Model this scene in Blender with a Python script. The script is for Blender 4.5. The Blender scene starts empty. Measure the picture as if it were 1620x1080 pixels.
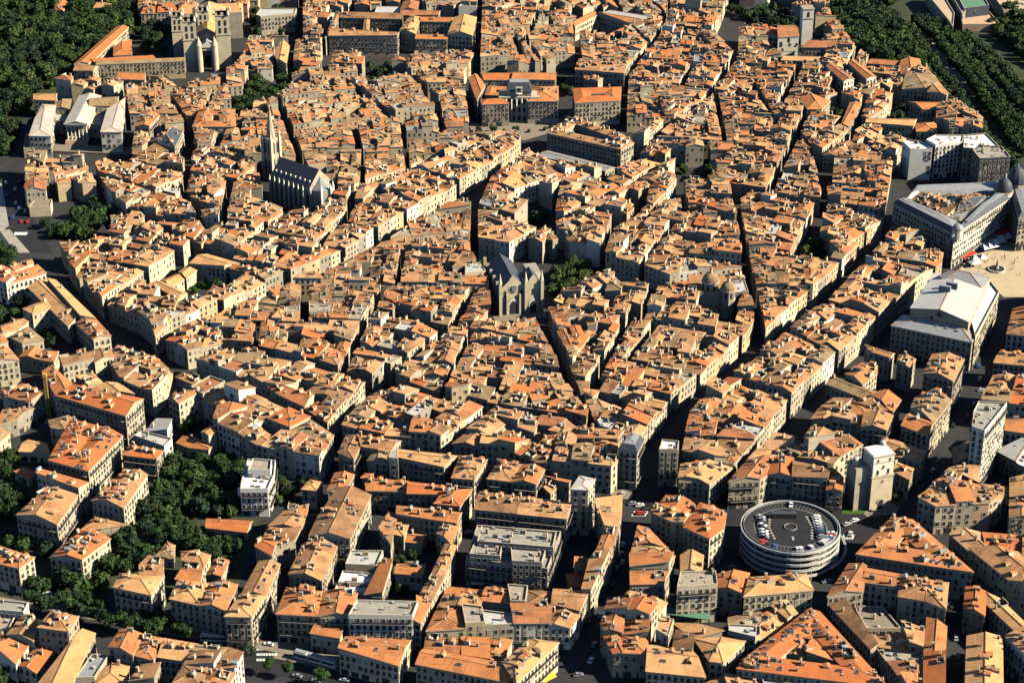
import bpy, math, random, hashlib
from mathutils import Vector, Matrix
R = random.Random(11)
S = bpy.context.scene
COL = S.collection
rad = math.radians

# ---------------------------------------------------------------- camera
CAM_H, PITCH, F = 500.0, rad(27.0), 3300.0          # focal length in pixels of a 1620 wide picture
cd = bpy.data.cameras.new("camera"); cam = bpy.data.objects.new("camera", cd); COL.objects.link(cam)
cam.location = (0, 0, CAM_H); cam.rotation_euler = (rad(90) - PITCH, 0, 0)
cd.sensor_width = 36.0; cd.lens = F / 1620 * 36.0; cd.clip_start = 1.0; cd.clip_end = 20000
S.camera = cam
# ---------------------------------------------------------------- light
SUN_AZ, SUN_EL = rad(-9.0), rad(33.0)               # azimuth from +X, a little towards the camera
W = bpy.data.worlds.new("World"); S.world = W; W.use_nodes = True
nt = W.node_tree; bg = nt.nodes["Background"]; sky = nt.nodes.new("ShaderNodeTexSky")
sky.sky_type = 'NISHITA'; sky.sun_disc = False; sky.sun_elevation = SUN_EL; sky.sun_rotation = rad(90) - SUN_AZ
nt.links.new(sky.outputs[0], bg.inputs[0]); sky.air_density = 0.8; sky.dust_density = 0.1; sky.ozone_density = 4.0; bg.inputs[1].default_value = 0.052
sd = bpy.data.lights.new("sun", 'SUN'); sun = bpy.data.objects.new("sun", sd); COL.objects.link(sun)
sd.energy = 5.0; sd.angle = rad(0.5); sd.color = (1.0, 0.90, 0.68)
to_sun = Vector((math.cos(SUN_EL) * math.cos(SUN_AZ), math.cos(SUN_EL) * math.sin(SUN_AZ), math.sin(SUN_EL)))
sun.rotation_euler = to_sun.to_track_quat('Z', 'Y').to_euler(); sun.location = to_sun * 2000
S.view_settings.view_transform = 'Standard'; S.view_settings.look = 'None'
S.view_settings.exposure = 1.08; S.view_settings.gamma = 1.0
S.render.engine = 'CYCLES'; S.cycles.max_bounces = 4; S.cycles.diffuse_bounces = 0

# ---------------------------------------------------------------- placing
def G(px, py, z=0.0):
    """the point of the plane at height z under a pixel of the 1620x1080 photograph"""
    a, b = (px - 810) / F, (540 - py) / F
    dx, dy, dz = a, math.cos(PITCH) + b * math.sin(PITCH), -math.sin(PITCH) + b * math.cos(PITCH)
    t = (z - CAM_H) / dz
    return (dx * t, dy * t)
def pix(x, y, z=0.0):
    fw = y * math.cos(PITCH) - (z - CAM_H) * math.sin(PITCH)
    u = y * math.sin(PITCH) + (z - CAM_H) * math.cos(PITCH)
    return 810 + F * x / fw, 540 - F * u / fw
TILE = {'r%dc%d' % (r, c): (405 * (c - 1), 270 * (r - 1)) for r in (1, 2, 3, 4) for c in (1, 2, 3, 4)}
def T(tile, pts):
    if not tile: return list(pts)
    ox, oy = TILE[tile]
    return [(ox + x / 4, oy + y / 4) for x, y in pts]
def area(p): return 0.5 * sum(p[i][0] * p[(i + 1) % len(p)][1] - p[(i + 1) % len(p)][0] * p[i][1] for i in range(len(p)))
def world(tile, pts, h):
    w = [G(x, y, h) for x, y in T(tile, pts)]
    return w if area(w) > 0 else w[::-1]
def cen(p): return (sum(q[0] for q in p) / len(p), sum(q[1] for q in p) / len(p))
def inside(p, poly):
    x, y = p; c = False; n = len(poly)
    for i in range(n):
        (x1, y1), (x2, y2) = poly[i], poly[(i + 1) % n]
        if (y1 > y) != (y2 > y) and x < (x2 - x1) * (y - y1) / (y2 - y1) + x1: c = not c
    return c
def inset(p, d):
    """mitred inset (d > 0 moves inwards) of a counter-clockwise polygon; d may be a list, one per edge"""
    n = len(p); ds = d if isinstance(d, (list, tuple)) else [d] * n; out = []
    for i in range(n):
        a, b, c = p[i - 1], p[i], p[(i + 1) % n]
        u = (b[0] - a[0], b[1] - a[1]); v = (c[0] - b[0], c[1] - b[1])
        lu, lv = math.hypot(*u) or 1e-6, math.hypot(*v) or 1e-6
        n1 = (-u[1] / lu, u[0] / lu); n2 = (-v[1] / lv, v[0] / lv)
        det = n1[0] * n2[1] - n1[1] * n2[0]
        d1, d2 = ds[i - 1], ds[i]
        if abs(det) < 0.15:
            out.append((b[0] + n1[0] * d1, b[1] + n1[1] * d1)); continue
        out.append((b[0] + (d1 * n2[1] - d2 * n1[1]) / det, b[1] + (n1[0] * d2 - n2[0] * d1) / det))
    return out
def hull(pts):
    pts = sorted(set(pts))
    if len(pts) < 3: return pts
    def half(ps):
        h = []
        for q in ps:
            while len(h) > 1 and (h[-1][0] - h[-2][0]) * (q[1] - h[-2][1]) - (h[-1][1] - h[-2][1]) * (q[0] - h[-2][0]) <= 1e-9: h.pop()
            h.append(q)
        return h[:-1]
    return half(pts) + half(pts[::-1])

# ---------------------------------------------------------------- materials
def mat(name, col, rough=0.85, noise=0.0, scale=0.3, col2=None, kind='noise', bump=0.0, metal=0.0, emit=None):
    m = bpy.data.materials.new(name); m.use_nodes = True; t = m.node_tree; N = t.nodes; Lk = t.links
    b = N["Principled BSDF"]; b.inputs['Roughness'].default_value = rough; b.inputs['Metallic'].default_value = metal
    b.inputs['Specular IOR Level'].default_value = 0.25
    if not noise:
        b.inputs['Base Color'].default_value = (*col, 1); return m
    col2 = col2 or tuple(c * (1 - noise) for c in col)
    geo = N.new("ShaderNodeNewGeometry")
    if kind == 'tile':          # streaks run down the slope, patches of newer and older tiles
        cr = N.new("ShaderNodeVectorMath"); cr.operation = 'CROSS_PRODUCT'; cr.inputs[1].default_value = (0, 0, 1)
        Lk.new(geo.outputs['True Normal'], cr.inputs[0])
        nm = N.new("ShaderNodeVectorMath"); nm.operation = 'NORMALIZE'; Lk.new(cr.outputs[0], nm.inputs[0])
        du = N.new("ShaderNodeVectorMath"); du.operation = 'DOT_PRODUCT'; Lk.new(nm.outputs[0], du.inputs[0]); Lk.new(geo.outputs['Position'], du.inputs[1])
        c2 = N.new("ShaderNodeVectorMath"); c2.operation = 'CROSS_PRODUCT'; Lk.new(nm.outputs[0], c2.inputs[0]); c2.inputs[1].default_value = (0, 0, 1)
        dv = N.new("ShaderNodeVectorMath"); dv.operation = 'DOT_PRODUCT'; Lk.new(c2.outputs[0], dv.inputs[0]); Lk.new(geo.outputs['Position'], dv.inputs[1])
        cx = N.new("ShaderNodeCombineXYZ"); Lk.new(du.outputs['Value'], cx.inputs[0])
        mv = N.new("ShaderNodeMath"); mv.operation = 'MULTIPLY'; mv.inputs[1].default_value = 0.28; Lk.new(dv.outputs['Value'], mv.inputs[0]); Lk.new(mv.outputs[0], cx.inputs[1])
        n1 = N.new("ShaderNodeTexNoise"); n1.inputs['Scale'].default_value = 0.9; n1.inputs['Detail'].default_value = 5; n1.inputs['Roughness'].default_value = 0.7
        Lk.new(cx.outputs[0], n1.inputs['Vector'])
        n2 = N.new("ShaderNodeTexNoise"); n2.inputs['Scale'].default_value = 0.16; n2.inputs['Detail'].default_value = 2; Lk.new(geo.outputs['Position'], n2.inputs['Vector'])
        ad = N.new("ShaderNodeMath"); ad.operation = 'ADD'; Lk.new(n1.outputs['Fac'], ad.inputs[0]); Lk.new(n2.outputs['Fac'], ad.inputs[1])
        vo = N.new("ShaderNodeTexVoronoi"); vo.distance = 'CHEBYCHEV'; vo.inputs['Scale'].default_value = 0.22; cy = N.new("ShaderNodeCombineXYZ"); Lk.new(du.outputs['Value'], cy.inputs[0]); Lk.new(dv.outputs['Value'], cy.inputs[1]); Lk.new(cy.outputs[0], vo.inputs['Vector'])
        sp = N.new("ShaderNodeSeparateColor"); Lk.new(vo.outputs['Color'], sp.inputs[0]); a2 = N.new("ShaderNodeMath"); a2.operation = 'MULTIPLY_ADD'; a2.inputs[1].default_value = 0.45; Lk.new(sp.outputs[0], a2.inputs[0]); Lk.new(ad.outputs[0], a2.inputs[2])
        n3 = N.new("ShaderNodeTexNoise"); n3.inputs['Scale'].default_value = 1.6; n3.inputs['Detail'].default_value = 3; Lk.new(geo.outputs['Position'], n3.inputs['Vector']); a3 = N.new("ShaderNodeMath"); a3.operation = 'MULTIPLY_ADD'; a3.inputs[1].default_value = 0.8; Lk.new(n3.outputs['Fac'], a3.inputs[0]); Lk.new(a2.outputs[0], a3.inputs[2]); ad = a3
        mr = N.new("ShaderNodeMapRange"); mr.inputs['From Min'].default_value = 1.42; mr.inputs['From Max'].default_value = 1.98; Lk.new(ad.outputs[0], mr.inputs['Value'])
        fac = mr.outputs[0]; hsrc = n1.outputs['Fac']
    else:
        n1 = N.new("ShaderNodeTexNoise"); n1.inputs['Scale'].default_value = scale; n1.inputs['Detail'].default_value = 6; n1.inputs['Roughness'].default_value = 0.65
        Lk.new(geo.outputs['Position'], n1.inputs['Vector'])
        mr = N.new("ShaderNodeMapRange"); mr.inputs['From Min'].default_value = 0.32; mr.inputs['From Max'].default_value = 0.68; Lk.new(n1.outputs['Fac'], mr.inputs['Value'])
        fac = mr.outputs[0]; hsrc = n1.outputs['Fac']
    mx = N.new("ShaderNodeMix"); mx.data_type = 'RGBA'; mx.inputs[6].default_value = (*col, 1); mx.inputs[7].default_value = (*col2, 1)
    Lk.new(fac, mx.inputs[0]); Lk.new(mx.outputs[2], b.inputs['Base Color'])
    if bump:
        bp = N.new("ShaderNodeBump"); bp.inputs['Strength'].default_value = bump; bp.inputs['Distance'].default_value = 0.3
        Lk.new(hsrc, bp.inputs['Height']); Lk.new(bp.outputs[0], b.inputs['Normal'])
    return m
M = {}
def dm(k, *a, **kw): M[k] = mat(k, *a, **kw)
# roofs: name -> word used in labels
ROOF = {'tile_tan': 'tan', 'tile_pale': 'pale', 'tile_orange': 'orange', 'tile_red': 'red', 'tile_brown': 'brown', 'tile_grey': 'dull', 'tile_rust': 'rust', 'tile_sand': 'sandy'}
dm('tile_tan',   (0.482, 0.249, 0.114), noise=1, col2=(0.264, 0.133, 0.064), kind='tile', bump=0.6)
dm('tile_pale',  (0.561, 0.319, 0.164),  noise=1, col2=(0.342, 0.179, 0.088), kind='tile', bump=0.6)
dm('tile_orange',(0.527, 0.201, 0.074), noise=1, col2=(0.342, 0.133, 0.053), kind='tile', bump=0.6)
dm('tile_red',   (0.516, 0.153, 0.048), noise=1, col2=(0.374, 0.128, 0.047), kind='tile', bump=0.5)
dm('tile_brown', (0.324, 0.174, 0.087),  noise=1, col2=(0.165, 0.086, 0.046), kind='tile', bump=0.6)
dm('tile_grey',  (0.337, 0.228, 0.125), noise=1, col2=(0.177, 0.117, 0.066), kind='tile', bump=0.6)
dm('tile_rust',  (0.425, 0.170, 0.074), noise=1, col2=(0.232, 0.097, 0.047), kind='tile', bump=0.6)
dm('tile_sand',  (0.605, 0.339, 0.150), noise=1, col2=(0.442, 0.229, 0.099), kind='tile', bump=0.5)
RK = list(ROOF); RWT = [27, 17, 17, 6, 12, 7, 8, 6]
WALL = {'wall_cream': 'cream', 'wall_ochre': 'ochre', 'wall_stone': 'stone', 'wall_white': 'white', 'wall_pink': 'pinkish', 'wall_grey': 'greyish'}
dm('wall_cream', (0.64, 0.54, 0.38), noise=0.28, scale=0.25)
dm('wall_ochre', (0.56, 0.43, 0.25), noise=0.25, scale=0.25)
dm('wall_stone', (0.48, 0.41, 0.31), noise=0.35, scale=0.3)
dm('wall_white', (0.76, 0.71, 0.60), noise=0.15, scale=0.2)
dm('wall_pink',  (0.56, 0.37, 0.25), noise=0.22, scale=0.25)
dm('wall_grey',  (0.34, 0.30, 0.24), noise=0.35, scale=0.3)
WK = list(WALL); WWT = [34, 14, 24, 12, 9, 7]
dm('trim', (0.55, 0.46, 0.34), noise=0.2, scale=0.5)
dm('white_paint', (0.78, 0.76, 0.72), noise=0.1, scale=0.4)
dm('glass', (0.035, 0.04, 0.05), rough=0.25)
dm('shutter', (0.30, 0.29, 0.25)); dm('shutter_green', (0.09, 0.14, 0.10)); dm('shutter_brown', (0.16, 0.09, 0.05))
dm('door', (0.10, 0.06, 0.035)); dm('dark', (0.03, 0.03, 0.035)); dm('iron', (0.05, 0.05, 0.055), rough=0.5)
dm('zinc', (0.30, 0.31, 0.33), rough=0.5, noise=0.25, scale=0.4); dm('zinc_pale', (0.50, 0.49, 0.48), rough=0.6, noise=0.2, scale=0.2)
dm('lead_pale', (0.56, 0.50, 0.44), noise=0.3, scale=0.3, rough=0.7); dm('pale_concrete', (0.60, 0.59, 0.56), noise=0.3, scale=0.5); dm('slate', (0.075, 0.085, 0.11), rough=0.55, noise=0.35, scale=0.5); dm('concrete', (0.36, 0.33, 0.29), noise=0.3, scale=0.2)
dm('gravel', (0.40, 0.34, 0.27), noise=0.35, scale=0.6); dm('asphalt', (0.026, 0.027, 0.034), noise=0.4, scale=0.15)
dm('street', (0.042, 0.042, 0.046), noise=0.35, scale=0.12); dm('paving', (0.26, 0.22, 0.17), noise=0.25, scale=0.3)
dm('plaza', (0.50, 0.40, 0.27), noise=0.18, scale=0.15); dm('sand_path', (0.50, 0.36, 0.19), noise=0.2, scale=0.3)
dm('grass', (0.06, 0.13, 0.025), noise=0.4, scale=0.3); dm('soil', (0.055, 0.065, 0.035), noise=0.5, scale=0.2)
dm('marking', (0.72, 0.72, 0.70)); dm('red_cloth', (0.55, 0.035, 0.02)); dm('white_cloth', (0.75, 0.73, 0.70)); dm('blue_cloth', (0.05, 0.16, 0.42)); dm('yellow_cloth', (0.70, 0.42, 0.04))
dm('green_paint', (0.10, 0.22, 0.15)); dm('crane_yellow', (0.42, 0.26, 0.05)); dm('bark', (0.10, 0.07, 0.045)); dm('copper', (0.16, 0.30, 0.24))
dm('leaf_a', (0.025, 0.059, 0.016), rough=0.7, noise=0.45, scale=0.35); dm('leaf_b', (0.038, 0.081, 0.018), rough=0.7, noise=0.4, scale=0.35)
dm('leaf_c', (0.016, 0.041, 0.018), rough=0.7, noise=0.4, scale=0.35); dm('leaf_d', (0.070, 0.108, 0.027), rough=0.7, noise=0.4, scale=0.35); dm('leaf_e', (0.082, 0.041, 0.023), rough=0.7, noise=0.4, scale=0.35)
dm('car_white', (0.75, 0.75, 0.75), rough=0.3); dm('car_grey', (0.22, 0.23, 0.25), rough=0.3); dm('car_black', (0.03, 0.03, 0.035), rough=0.3)
dm('car_red', (0.50, 0.03, 0.02), rough=0.3); dm('car_blue', (0.04, 0.10, 0.28), rough=0.3); dm('car_silver', (0.45, 0.46, 0.48), rough=0.3)
dm('rubber', (0.02, 0.02, 0.02)); dm('skin', (0.45, 0.27, 0.18)); dm('tram_white', (0.66, 0.62, 0.55), rough=0.35)

# ---------------------------------------------------------------- mesh collector
class MB:
    def __init__(s): s.v = []; s.f = []; s.m = []; s.names = []; s.ix = {}
    def mi(s, m):
        if m not in s.ix: s.ix[m] = len(s.names); s.names.append(m)
        return s.ix[m]
    def face(s, pts, m):
        i = len(s.v); s.v.extend(pts); s.f.append(tuple(range(i, i + len(pts)))); s.m.append(s.mi(m))
    def prism(s, poly, z0, z1, m, top=None, bottom=False):
        n = len(poly)
        for i in range(n):
            a, b = poly[i], poly[(i + 1) % n]
            s.face([(a[0], a[1], z0), (b[0], b[1], z0), (b[0], b[1], z1), (a[0], a[1], z1)], m)
        s.face([(q[0], q[1], z1) for q in poly], top or m)
        if bottom: s.face([(q[0], q[1], z0) for q in poly[::-1]], m)
    def box(s, c, d, z0, z1, m, ang=0.0, top=None, bottom=True):
        ca, sa = math.cos(ang), math.sin(ang); hx, hy = d[0] / 2, d[1] / 2
        s.prism([(c[0] + x * ca - y * sa, c[1] + x * sa + y * ca) for x, y in ((-hx, -hy), (hx, -hy), (hx, hy), (-hx, hy))], z0, z1, m, top, bottom)
    def cyl(s, c, r, z0, z1, m, n=16, r1=None, top=None, a0=0.0):
        r1 = r if r1 is None else r1
        A = [(c[0] + r * math.cos(a0 + 2 * math.pi * i / n), c[1] + r * math.sin(a0 + 2 * math.pi * i / n), z0) for i in range(n)]
        B = [(c[0] + r1 * math.cos(a0 + 2 * math.pi * i / n), c[1] + r1 * math.sin(a0 + 2 * math.pi * i / n), z1) for i in range(n)]
        for i in range(n):
            j = (i + 1) % n
            if r1 < 1e-3: s.face([A[i], A[j], B[i]], m)
            else: s.face([A[i], A[j], B[j], B[i]], m)
        if r1 >= 1e-3: s.face(B, top or m)
    def dome(s, c, r, z0, hgt, m, n=20, k=6):
        prev = (r, z0)
        for j in range(1, k + 1):
            t = j / k * math.pi / 2; cur = (r * math.cos(t), z0 + hgt * math.sin(t))
            s.cyl(c, prev[0], prev[1], cur[1], m, n, max(cur[0], 0.0)); prev = cur
    def bar(s, a, b, w, m):
        a, b = Vector(a), Vector(b); d = (b - a).normalized()
        u = d.cross(Vector((0, 0, 1))) if abs(d.z) < 0.95 else d.cross(Vector((1, 0, 0)))
        u = u.normalized() * w / 2; v = d.cross(u).normalized() * w / 2
        A = [a + u + v, a - u + v, a - u - v, a + u - v]; B = [q + (b - a) for q in A]
        for i in range(4):
            j = (i + 1) % 4; s.face([tuple(A[j]), tuple(A[i]), tuple(B[i]), tuple(B[j])], m)
        s.face([tuple(q) for q in A], m); s.face([tuple(q) for q in B[::-1]], m)
    def mesh(s, name, o=(0, 0, 0)):
        me = bpy.data.meshes.new(name)
        me.from_pydata([(x - o[0], y - o[1], z - o[2]) for x, y, z in s.v], [], s.f)
        for n in s.names: me.materials.append(M[n])
        me.polygons.foreach_set('material_index', s.m); me.update()
        return me
    def build(s, name, parent=None, **tags):
        if not s.f: return None
        o = bpy.data.objects.new(name, s.mesh(name, tuple(parent_world(parent)) if parent else (0, 0, 0)))
        COL.objects.link(o)
        if parent: o.parent = parent
        for k, v in tags.items(): o[k] = v
        return o
def parent_world(p):
    v = Vector((0, 0, 0))
    while p: v += p.location; p = p.parent
    return v
ALL_LABELS = {}
def thing(name, label, cat, loc, group=None):
    o = bpy.data.objects.new(name, None); COL.objects.link(o); o.location = (loc[0], loc[1], loc[2] if len(loc) > 2 else 0)
    o.empty_display_size = 1; o['label'] = label; o['category'] = cat
    if group: o['group'] = group
    return o
def struct(name, mb): return mb.build(name, kind='structure')
def inst(name, mesh, parent, loc, rz=0.0, sc=None):
    o = bpy.data.objects.new(name, mesh); o.location = loc; o.rotation_euler = (0, 0, rz)
    if sc: o.scale = sc
    COL.objects.link(o); o.parent = parent; return o
# ---------------------------------------------------------------- shared small pieces
def m_window(kind):
    b = MB()
    b.box((0, -0.03), (1.24, 0.10), 0.0, 2.05, 'glass' if kind != 'closed' else 'shutter')
    b.box((0, -0.06), (1.5, 0.20), -0.16, 0.0, 'trim')
    b.box((0, -0.05), (1.6, 0.14), 2.05, 2.22, 'trim')
    if kind == 'open':
        for s in (-1, 1): b.box((s * 0.92, -0.04), (0.56, 0.07), 0.0, 1.95, 'shutter')
    elif kind == 'green':
        for s in (-1, 1): b.box((s * 0.92, -0.04), (0.56, 0.07), 0.0, 1.95, 'shutter_green')
    else:
        for s in (-1, 1): b.box((s * 0.68, -0.05), (0.14, 0.12), 0.0, 1.95, 'trim')
    if kind == 'rail': b.box((0, -0.36), (1.5, 0.06), -0.1, 0.85, 'iron'); b.box((0, -0.22), (1.5, 0.34), -0.14, -0.02, 'trim')
    return b.mesh('window')
WIN = {k: m_window(k) for k in ('plain', 'open', 'green', 'closed', 'rail')}
def m_chimney(v):
    b = MB(); w, d, h = ((0.75, 1.5, 2.0), (0.6, 0.9, 1.6), (0.7, 2.4, 1.9), (1.0, 1.0, 2.4))[v]
    m = ('wall_cream', 'wall_stone', 'wall_ochre', 'wall_pink')[v]
    b.box((0, 0), (w, d), -1.2, h, m); b.box((0, 0), (w + 0.2, d + 0.2), h, h + 0.12, 'trim')
    k = max(1, int(d / 0.6))
    for i in range(k): b.cyl((0, (i + 0.5) * d / k - d / 2), 0.16, h + 0.12, h + 0.6, 'tile_rust', 6)
    return b.mesh('chimney')
CHIM = [m_chimney(v) for v in range(4)]
def m_dormer(v):
    b = MB(); w = (1.7, 2.3, 1.4)[v]; hw = w / 2; h = 1.5; D = 2.6
    wm = ('wall_cream', 'wall_white', 'zinc_pale')[v]; rm = ('tile_tan', 'tile_orange', 'zinc')[v]
    b.box((0, D / 2), (w, D), -0.8, h, wm)
    b.box((0, -0.04), (w - 0.5, 0.1), 0.15, h - 0.1, 'glass')
    e = 0.2; r = h + 0.45
    F0, F1 = (-hw - e, -0.25, h), (hw + e, -0.25, h); B0, B1 = (-hw - e, D, h), (hw + e, D, h); R0, R1 = (0, -0.25, r), (0, D, r)
    b.face([F0, R0, R1, B0], rm); b.face([R0, F1, B1, R1], rm); b.face([F0, F1, R0], wm); b.face([B1, B0, R1], wm)
    return b.mesh('dormer')
DORM = [m_dormer(v) for v in range(3)]
def m_skylight(v):
    b = MB(); w, d = ((1.0, 1.3), (1.6, 2.2), (2.4, 1.6))[v]
    b.box((0, 0), (w, d), -0.5, 0.32, 'zinc', top='zinc_pale' if v == 1 else 'zinc'); b.box((0, 0), (w - 0.3, d - 0.3), 0.3, 0.38, 'zinc_pale' if v == 0 else 'glass')
    return b.mesh('skylight')
SKYL = [m_skylight(v) for v in range(3)]
def m_terrace(v):
    b = MB(); w, d = ((3.2, 2.6), (4.2, 3.0))[v]; t = 0.2; h = 0.75
    b.box((0, 0), (w, d), -1.5, 0.12, 'wall_stone', top='dark' if v else 'tile_rust')  # larger variant: floor coloured dark for the shadow inside the terrace
    b.box((0, -d / 2), (w + t, t), -1.2, h, 'wall_stone'); b.box((0, d / 2), (w + t, t), -1.2, h + 1.3, 'wall_cream')
    for s in (-1, 1): b.box((s * w / 2, 0), (t, d), -1.2, h + 0.4, 'wall_cream')
    b.box((0.3, d / 2 - 0.15), (1.3, 0.12), 0.15, 1.9, 'glass'); b.box((-w / 4, -0.3), (0.8, 0.8), 0.12, 0.8, 'white_paint')
    return b.mesh('roof_terrace')
TERR = [m_terrace(v) for v in range(2)]
def m_box(kind):
    b = MB()
    if kind == 'vent': b.box((0, 0), (1.2, 1.0), -0.6, 0.9, 'zinc_pale'); b.cyl((0.9, 0.3), 0.18, -0.4, 1.3, 'zinc', 8)
    if kind == 'aerial':
        b.cyl((0, 0), 0.06, -0.5, 3.2, 'iron', 5); b.box((0, 0), (1.6, 0.07), 3.0, 3.08, 'iron'); b.box((0, 0), (0.07, 1.0), 2.7, 2.78, 'iron'); b.box((0.5, 0), (0.07, 0.7), 3.0, 3.08, 'iron')
    return b.mesh(kind)
VENT = m_box('vent'); AER = m_box('aerial')
def m_door():
    b = MB(); b.box((0, -0.03), (1.3, 0.1), 0.0, 2.5, 'door'); b.box((0, -0.05), (1.9, 0.16), 2.5, 2.75, 'trim')
    for s in (-1, 1): b.box((s * 0.78, -0.05), (0.22, 0.14), 0.0, 2.5, 'trim')
    return b.mesh('door')
DOOR = m_door()
def m_shop(v):
    b = MB(); b.box((0, -0.05), (3.2, 0.14), 0.2, 2.7, 'glass'); b.box((0, -0.1), (3.6, 0.24), 2.7, 3.2, ('shutter_brown', 'green_paint', 'trim')[v])
    return b.mesh('shop_window')
SHOP = [m_shop(v) for v in range(3)]

# ---------------------------------------------------------------- building geometry
def axis_of(poly, flags=None):
    best = None; n = len(poly)
    for i in range(n):
        a, b = poly[i], poly[(i + 1) % n]; l = math.hypot(b[0] - a[0], b[1] - a[1])
        w = l * (3 if flags and flags[i] == 'S' else 1)
        if best is None or w > best[0]: best = (w, math.atan2(b[1] - a[1], b[0] - a[0]), i)
    return best[1], best[2]
def seg_dist(p, a, b):
    ux, uy = b[0] - a[0], b[1] - a[1]; L = ux * ux + uy * uy or 1e-9
    return ((p[0] - a[0]) * -uy + (p[1] - a[1]) * ux) / math.sqrt(L)
class Shape:
    """roof surface, walls and height function over one counter-clockwise footprint"""
    def __init__(s, poly, eave, kind, ang, slope, ringw=9.0):
        s.poly, s.eave, s.kind, s.ang, s.slope, s.ringw = poly, eave, kind, ang, slope, ringw
        nx, ny = -math.sin(ang), math.cos(ang); s.nx, s.ny = nx, ny
        ds = [p[0] * nx + p[1] * ny for p in poly]; s.d0, s.d1 = min(ds), max(ds)
        s.mid = (s.d0 + s.d1) / 2; s.hw = max(0.5, (s.d1 - s.d0) / 2)
        if kind == 'shed' and s.hw > 5.5: s.slope = slope * 5.5 / s.hw
        if kind == 'gable' and s.hw > 9: s.slope = slope * 9 / s.hw
    def z(s, x, y):
        d = x * s.nx + y * s.ny
        if s.kind == 'gable': return s.eave + s.slope * (s.hw - abs(d - s.mid))
        if s.kind == 'shed': return s.eave + s.slope * (d - s.d0)
        if s.kind in ('hip', 'ring', 'mansard'):
            n = len(s.poly); m = min(seg_dist((x, y), s.poly[i], s.poly[(i + 1) % n]) for i in range(n))
            if s.kind == 'ring': m = min(m, max(s.ringw - m, -1))
            if s.kind == 'mansard': return s.eave + (min(m, 1.8) * 1.6 + max(0, m - 1.8) * 0.1)
            return s.eave + s.slope * max(m, 0)
        return s.eave
    def loop(s, poly):
        if s.kind != 'gable': return list(poly)
        out = []; n = len(poly)
        for i in range(n):
            a, b = poly[i], poly[(i + 1) % n]; da = a[0] * s.nx + a[1] * s.ny - s.mid; db = b[0] * s.nx + b[1] * s.ny - s.mid
            out.append(a)
            if da * db < -1e-6:
                t = da / (da - db); out.append((a[0] + t * (b[0] - a[0]), a[1] + t * (b[1] - a[1])))
        return out
    def emit(s, wb, rb, wm, rm, trim='trim', overhang=0.4, z0=-0.5, parapet=None):
        k = s.kind; P = s.poly
        if k == 'flat':
            ph = 0.9 if parapet is None else parapet
            wb.prism(P, z0, s.eave - 0.02, wm)
            inn = inset(P, 0.35); n = len(P)
            rb.face([(q[0], q[1], s.eave + 0.05) for q in inn], rm)
            for i in range(n):
                a, b, c, d = P[i], P[(i + 1) % n], inn[(i + 1) % n], inn[i]; t = s.eave + ph
                wb.face([(a[0], a[1], s.eave - 0.02), (b[0], b[1], s.eave - 0.02), (b[0], b[1], t), (a[0], a[1], t)], wm)
                wb.face([(c[0], c[1], s.eave), (d[0], d[1], s.eave), (d[0], d[1], t), (c[0], c[1], t)], wm)
                wb.face([(a[0], a[1], t), (b[0], b[1], t), (c[0], c[1], t), (d[0], d[1], t)], trim)
            return
        Lp = s.loop(P); n = len(Lp)
        top = lambda q: (s.eave if k in ('hip', 'ring', 'mansard') else s.z(q[0], q[1])) - 0.06
        for i in range(n):
            a, b = Lp[i], Lp[(i + 1) % n]
            wb.face([(a[0], a[1], z0), (b[0], b[1], z0), (b[0], b[1], top(b)), (a[0], a[1], top(a))], wm)
        E = inset(P, -overhang); lift = 0.08
        if z0 < 0 and s.eave > 9 and overhang > .35:
            O = inset(P, -0.14); m = len(P)
            for zz, hh in ((3.75, .3), (s.eave - 1.1, .22)):
                for i in range(m):
                    a, b_, c, d = O[i], O[(i + 1) % m], P[(i + 1) % m], P[i]
                    wb.face([(a[0], a[1], zz), (b_[0], b_[1], zz), (b_[0], b_[1], zz + hh), (a[0], a[1], zz + hh)], 'trim'); wb.face([(a[0], a[1], zz + hh), (b_[0], b_[1], zz + hh), (c[0], c[1], zz + hh), (d[0], d[1], zz + hh)], 'trim')
        if k in ('gable', 'shed'):
            LE = s.loop(E); Z = [s.z(q[0], q[1]) + lift for q in LE]; m = len(LE)
            V = [(q[0], q[1], z) for q, z in zip(LE, Z)]
            if k == 'shed': rb.face(V, rm)
            else:
                D = [q[0] * s.nx + q[1] * s.ny - s.mid for q in LE]
                for sg in (1, -1):
                    h = [v for v, d in zip(V, D) if d * sg > -1e-4]
                    if len(h) > 2: rb.face(h, rm)
                rp = [v for v, d in zip(V, D) if abs(d) < 1e-3]
                if len(rp) == 2: rb.bar((rp[0][0], rp[0][1], rp[0][2] + .02), (rp[1][0], rp[1][1], rp[1][2] + .02), .34, 'tile_pale')
            for i in range(m):
                a, b = V[i], V[(i + 1) % m]
                rb.face([(a[0], a[1], a[2] - 0.35), (b[0], b[1], b[2] - 0.35), b, a], trim)
            return
        n = len(E); ze = s.eave + lift - 0.05
        def skirt(loop, z, hgt=0.35, flip=False):
            for i in range(len(loop)):
                a, b = loop[i], loop[(i + 1) % len(loop)]
                if flip: a, b = b, a
                rb.face([(a[0], a[1], z - hgt), (b[0], b[1], z - hgt), (b[0], b[1], z), (a[0], a[1], z)], trim)
        skirt(E, ze)
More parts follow.
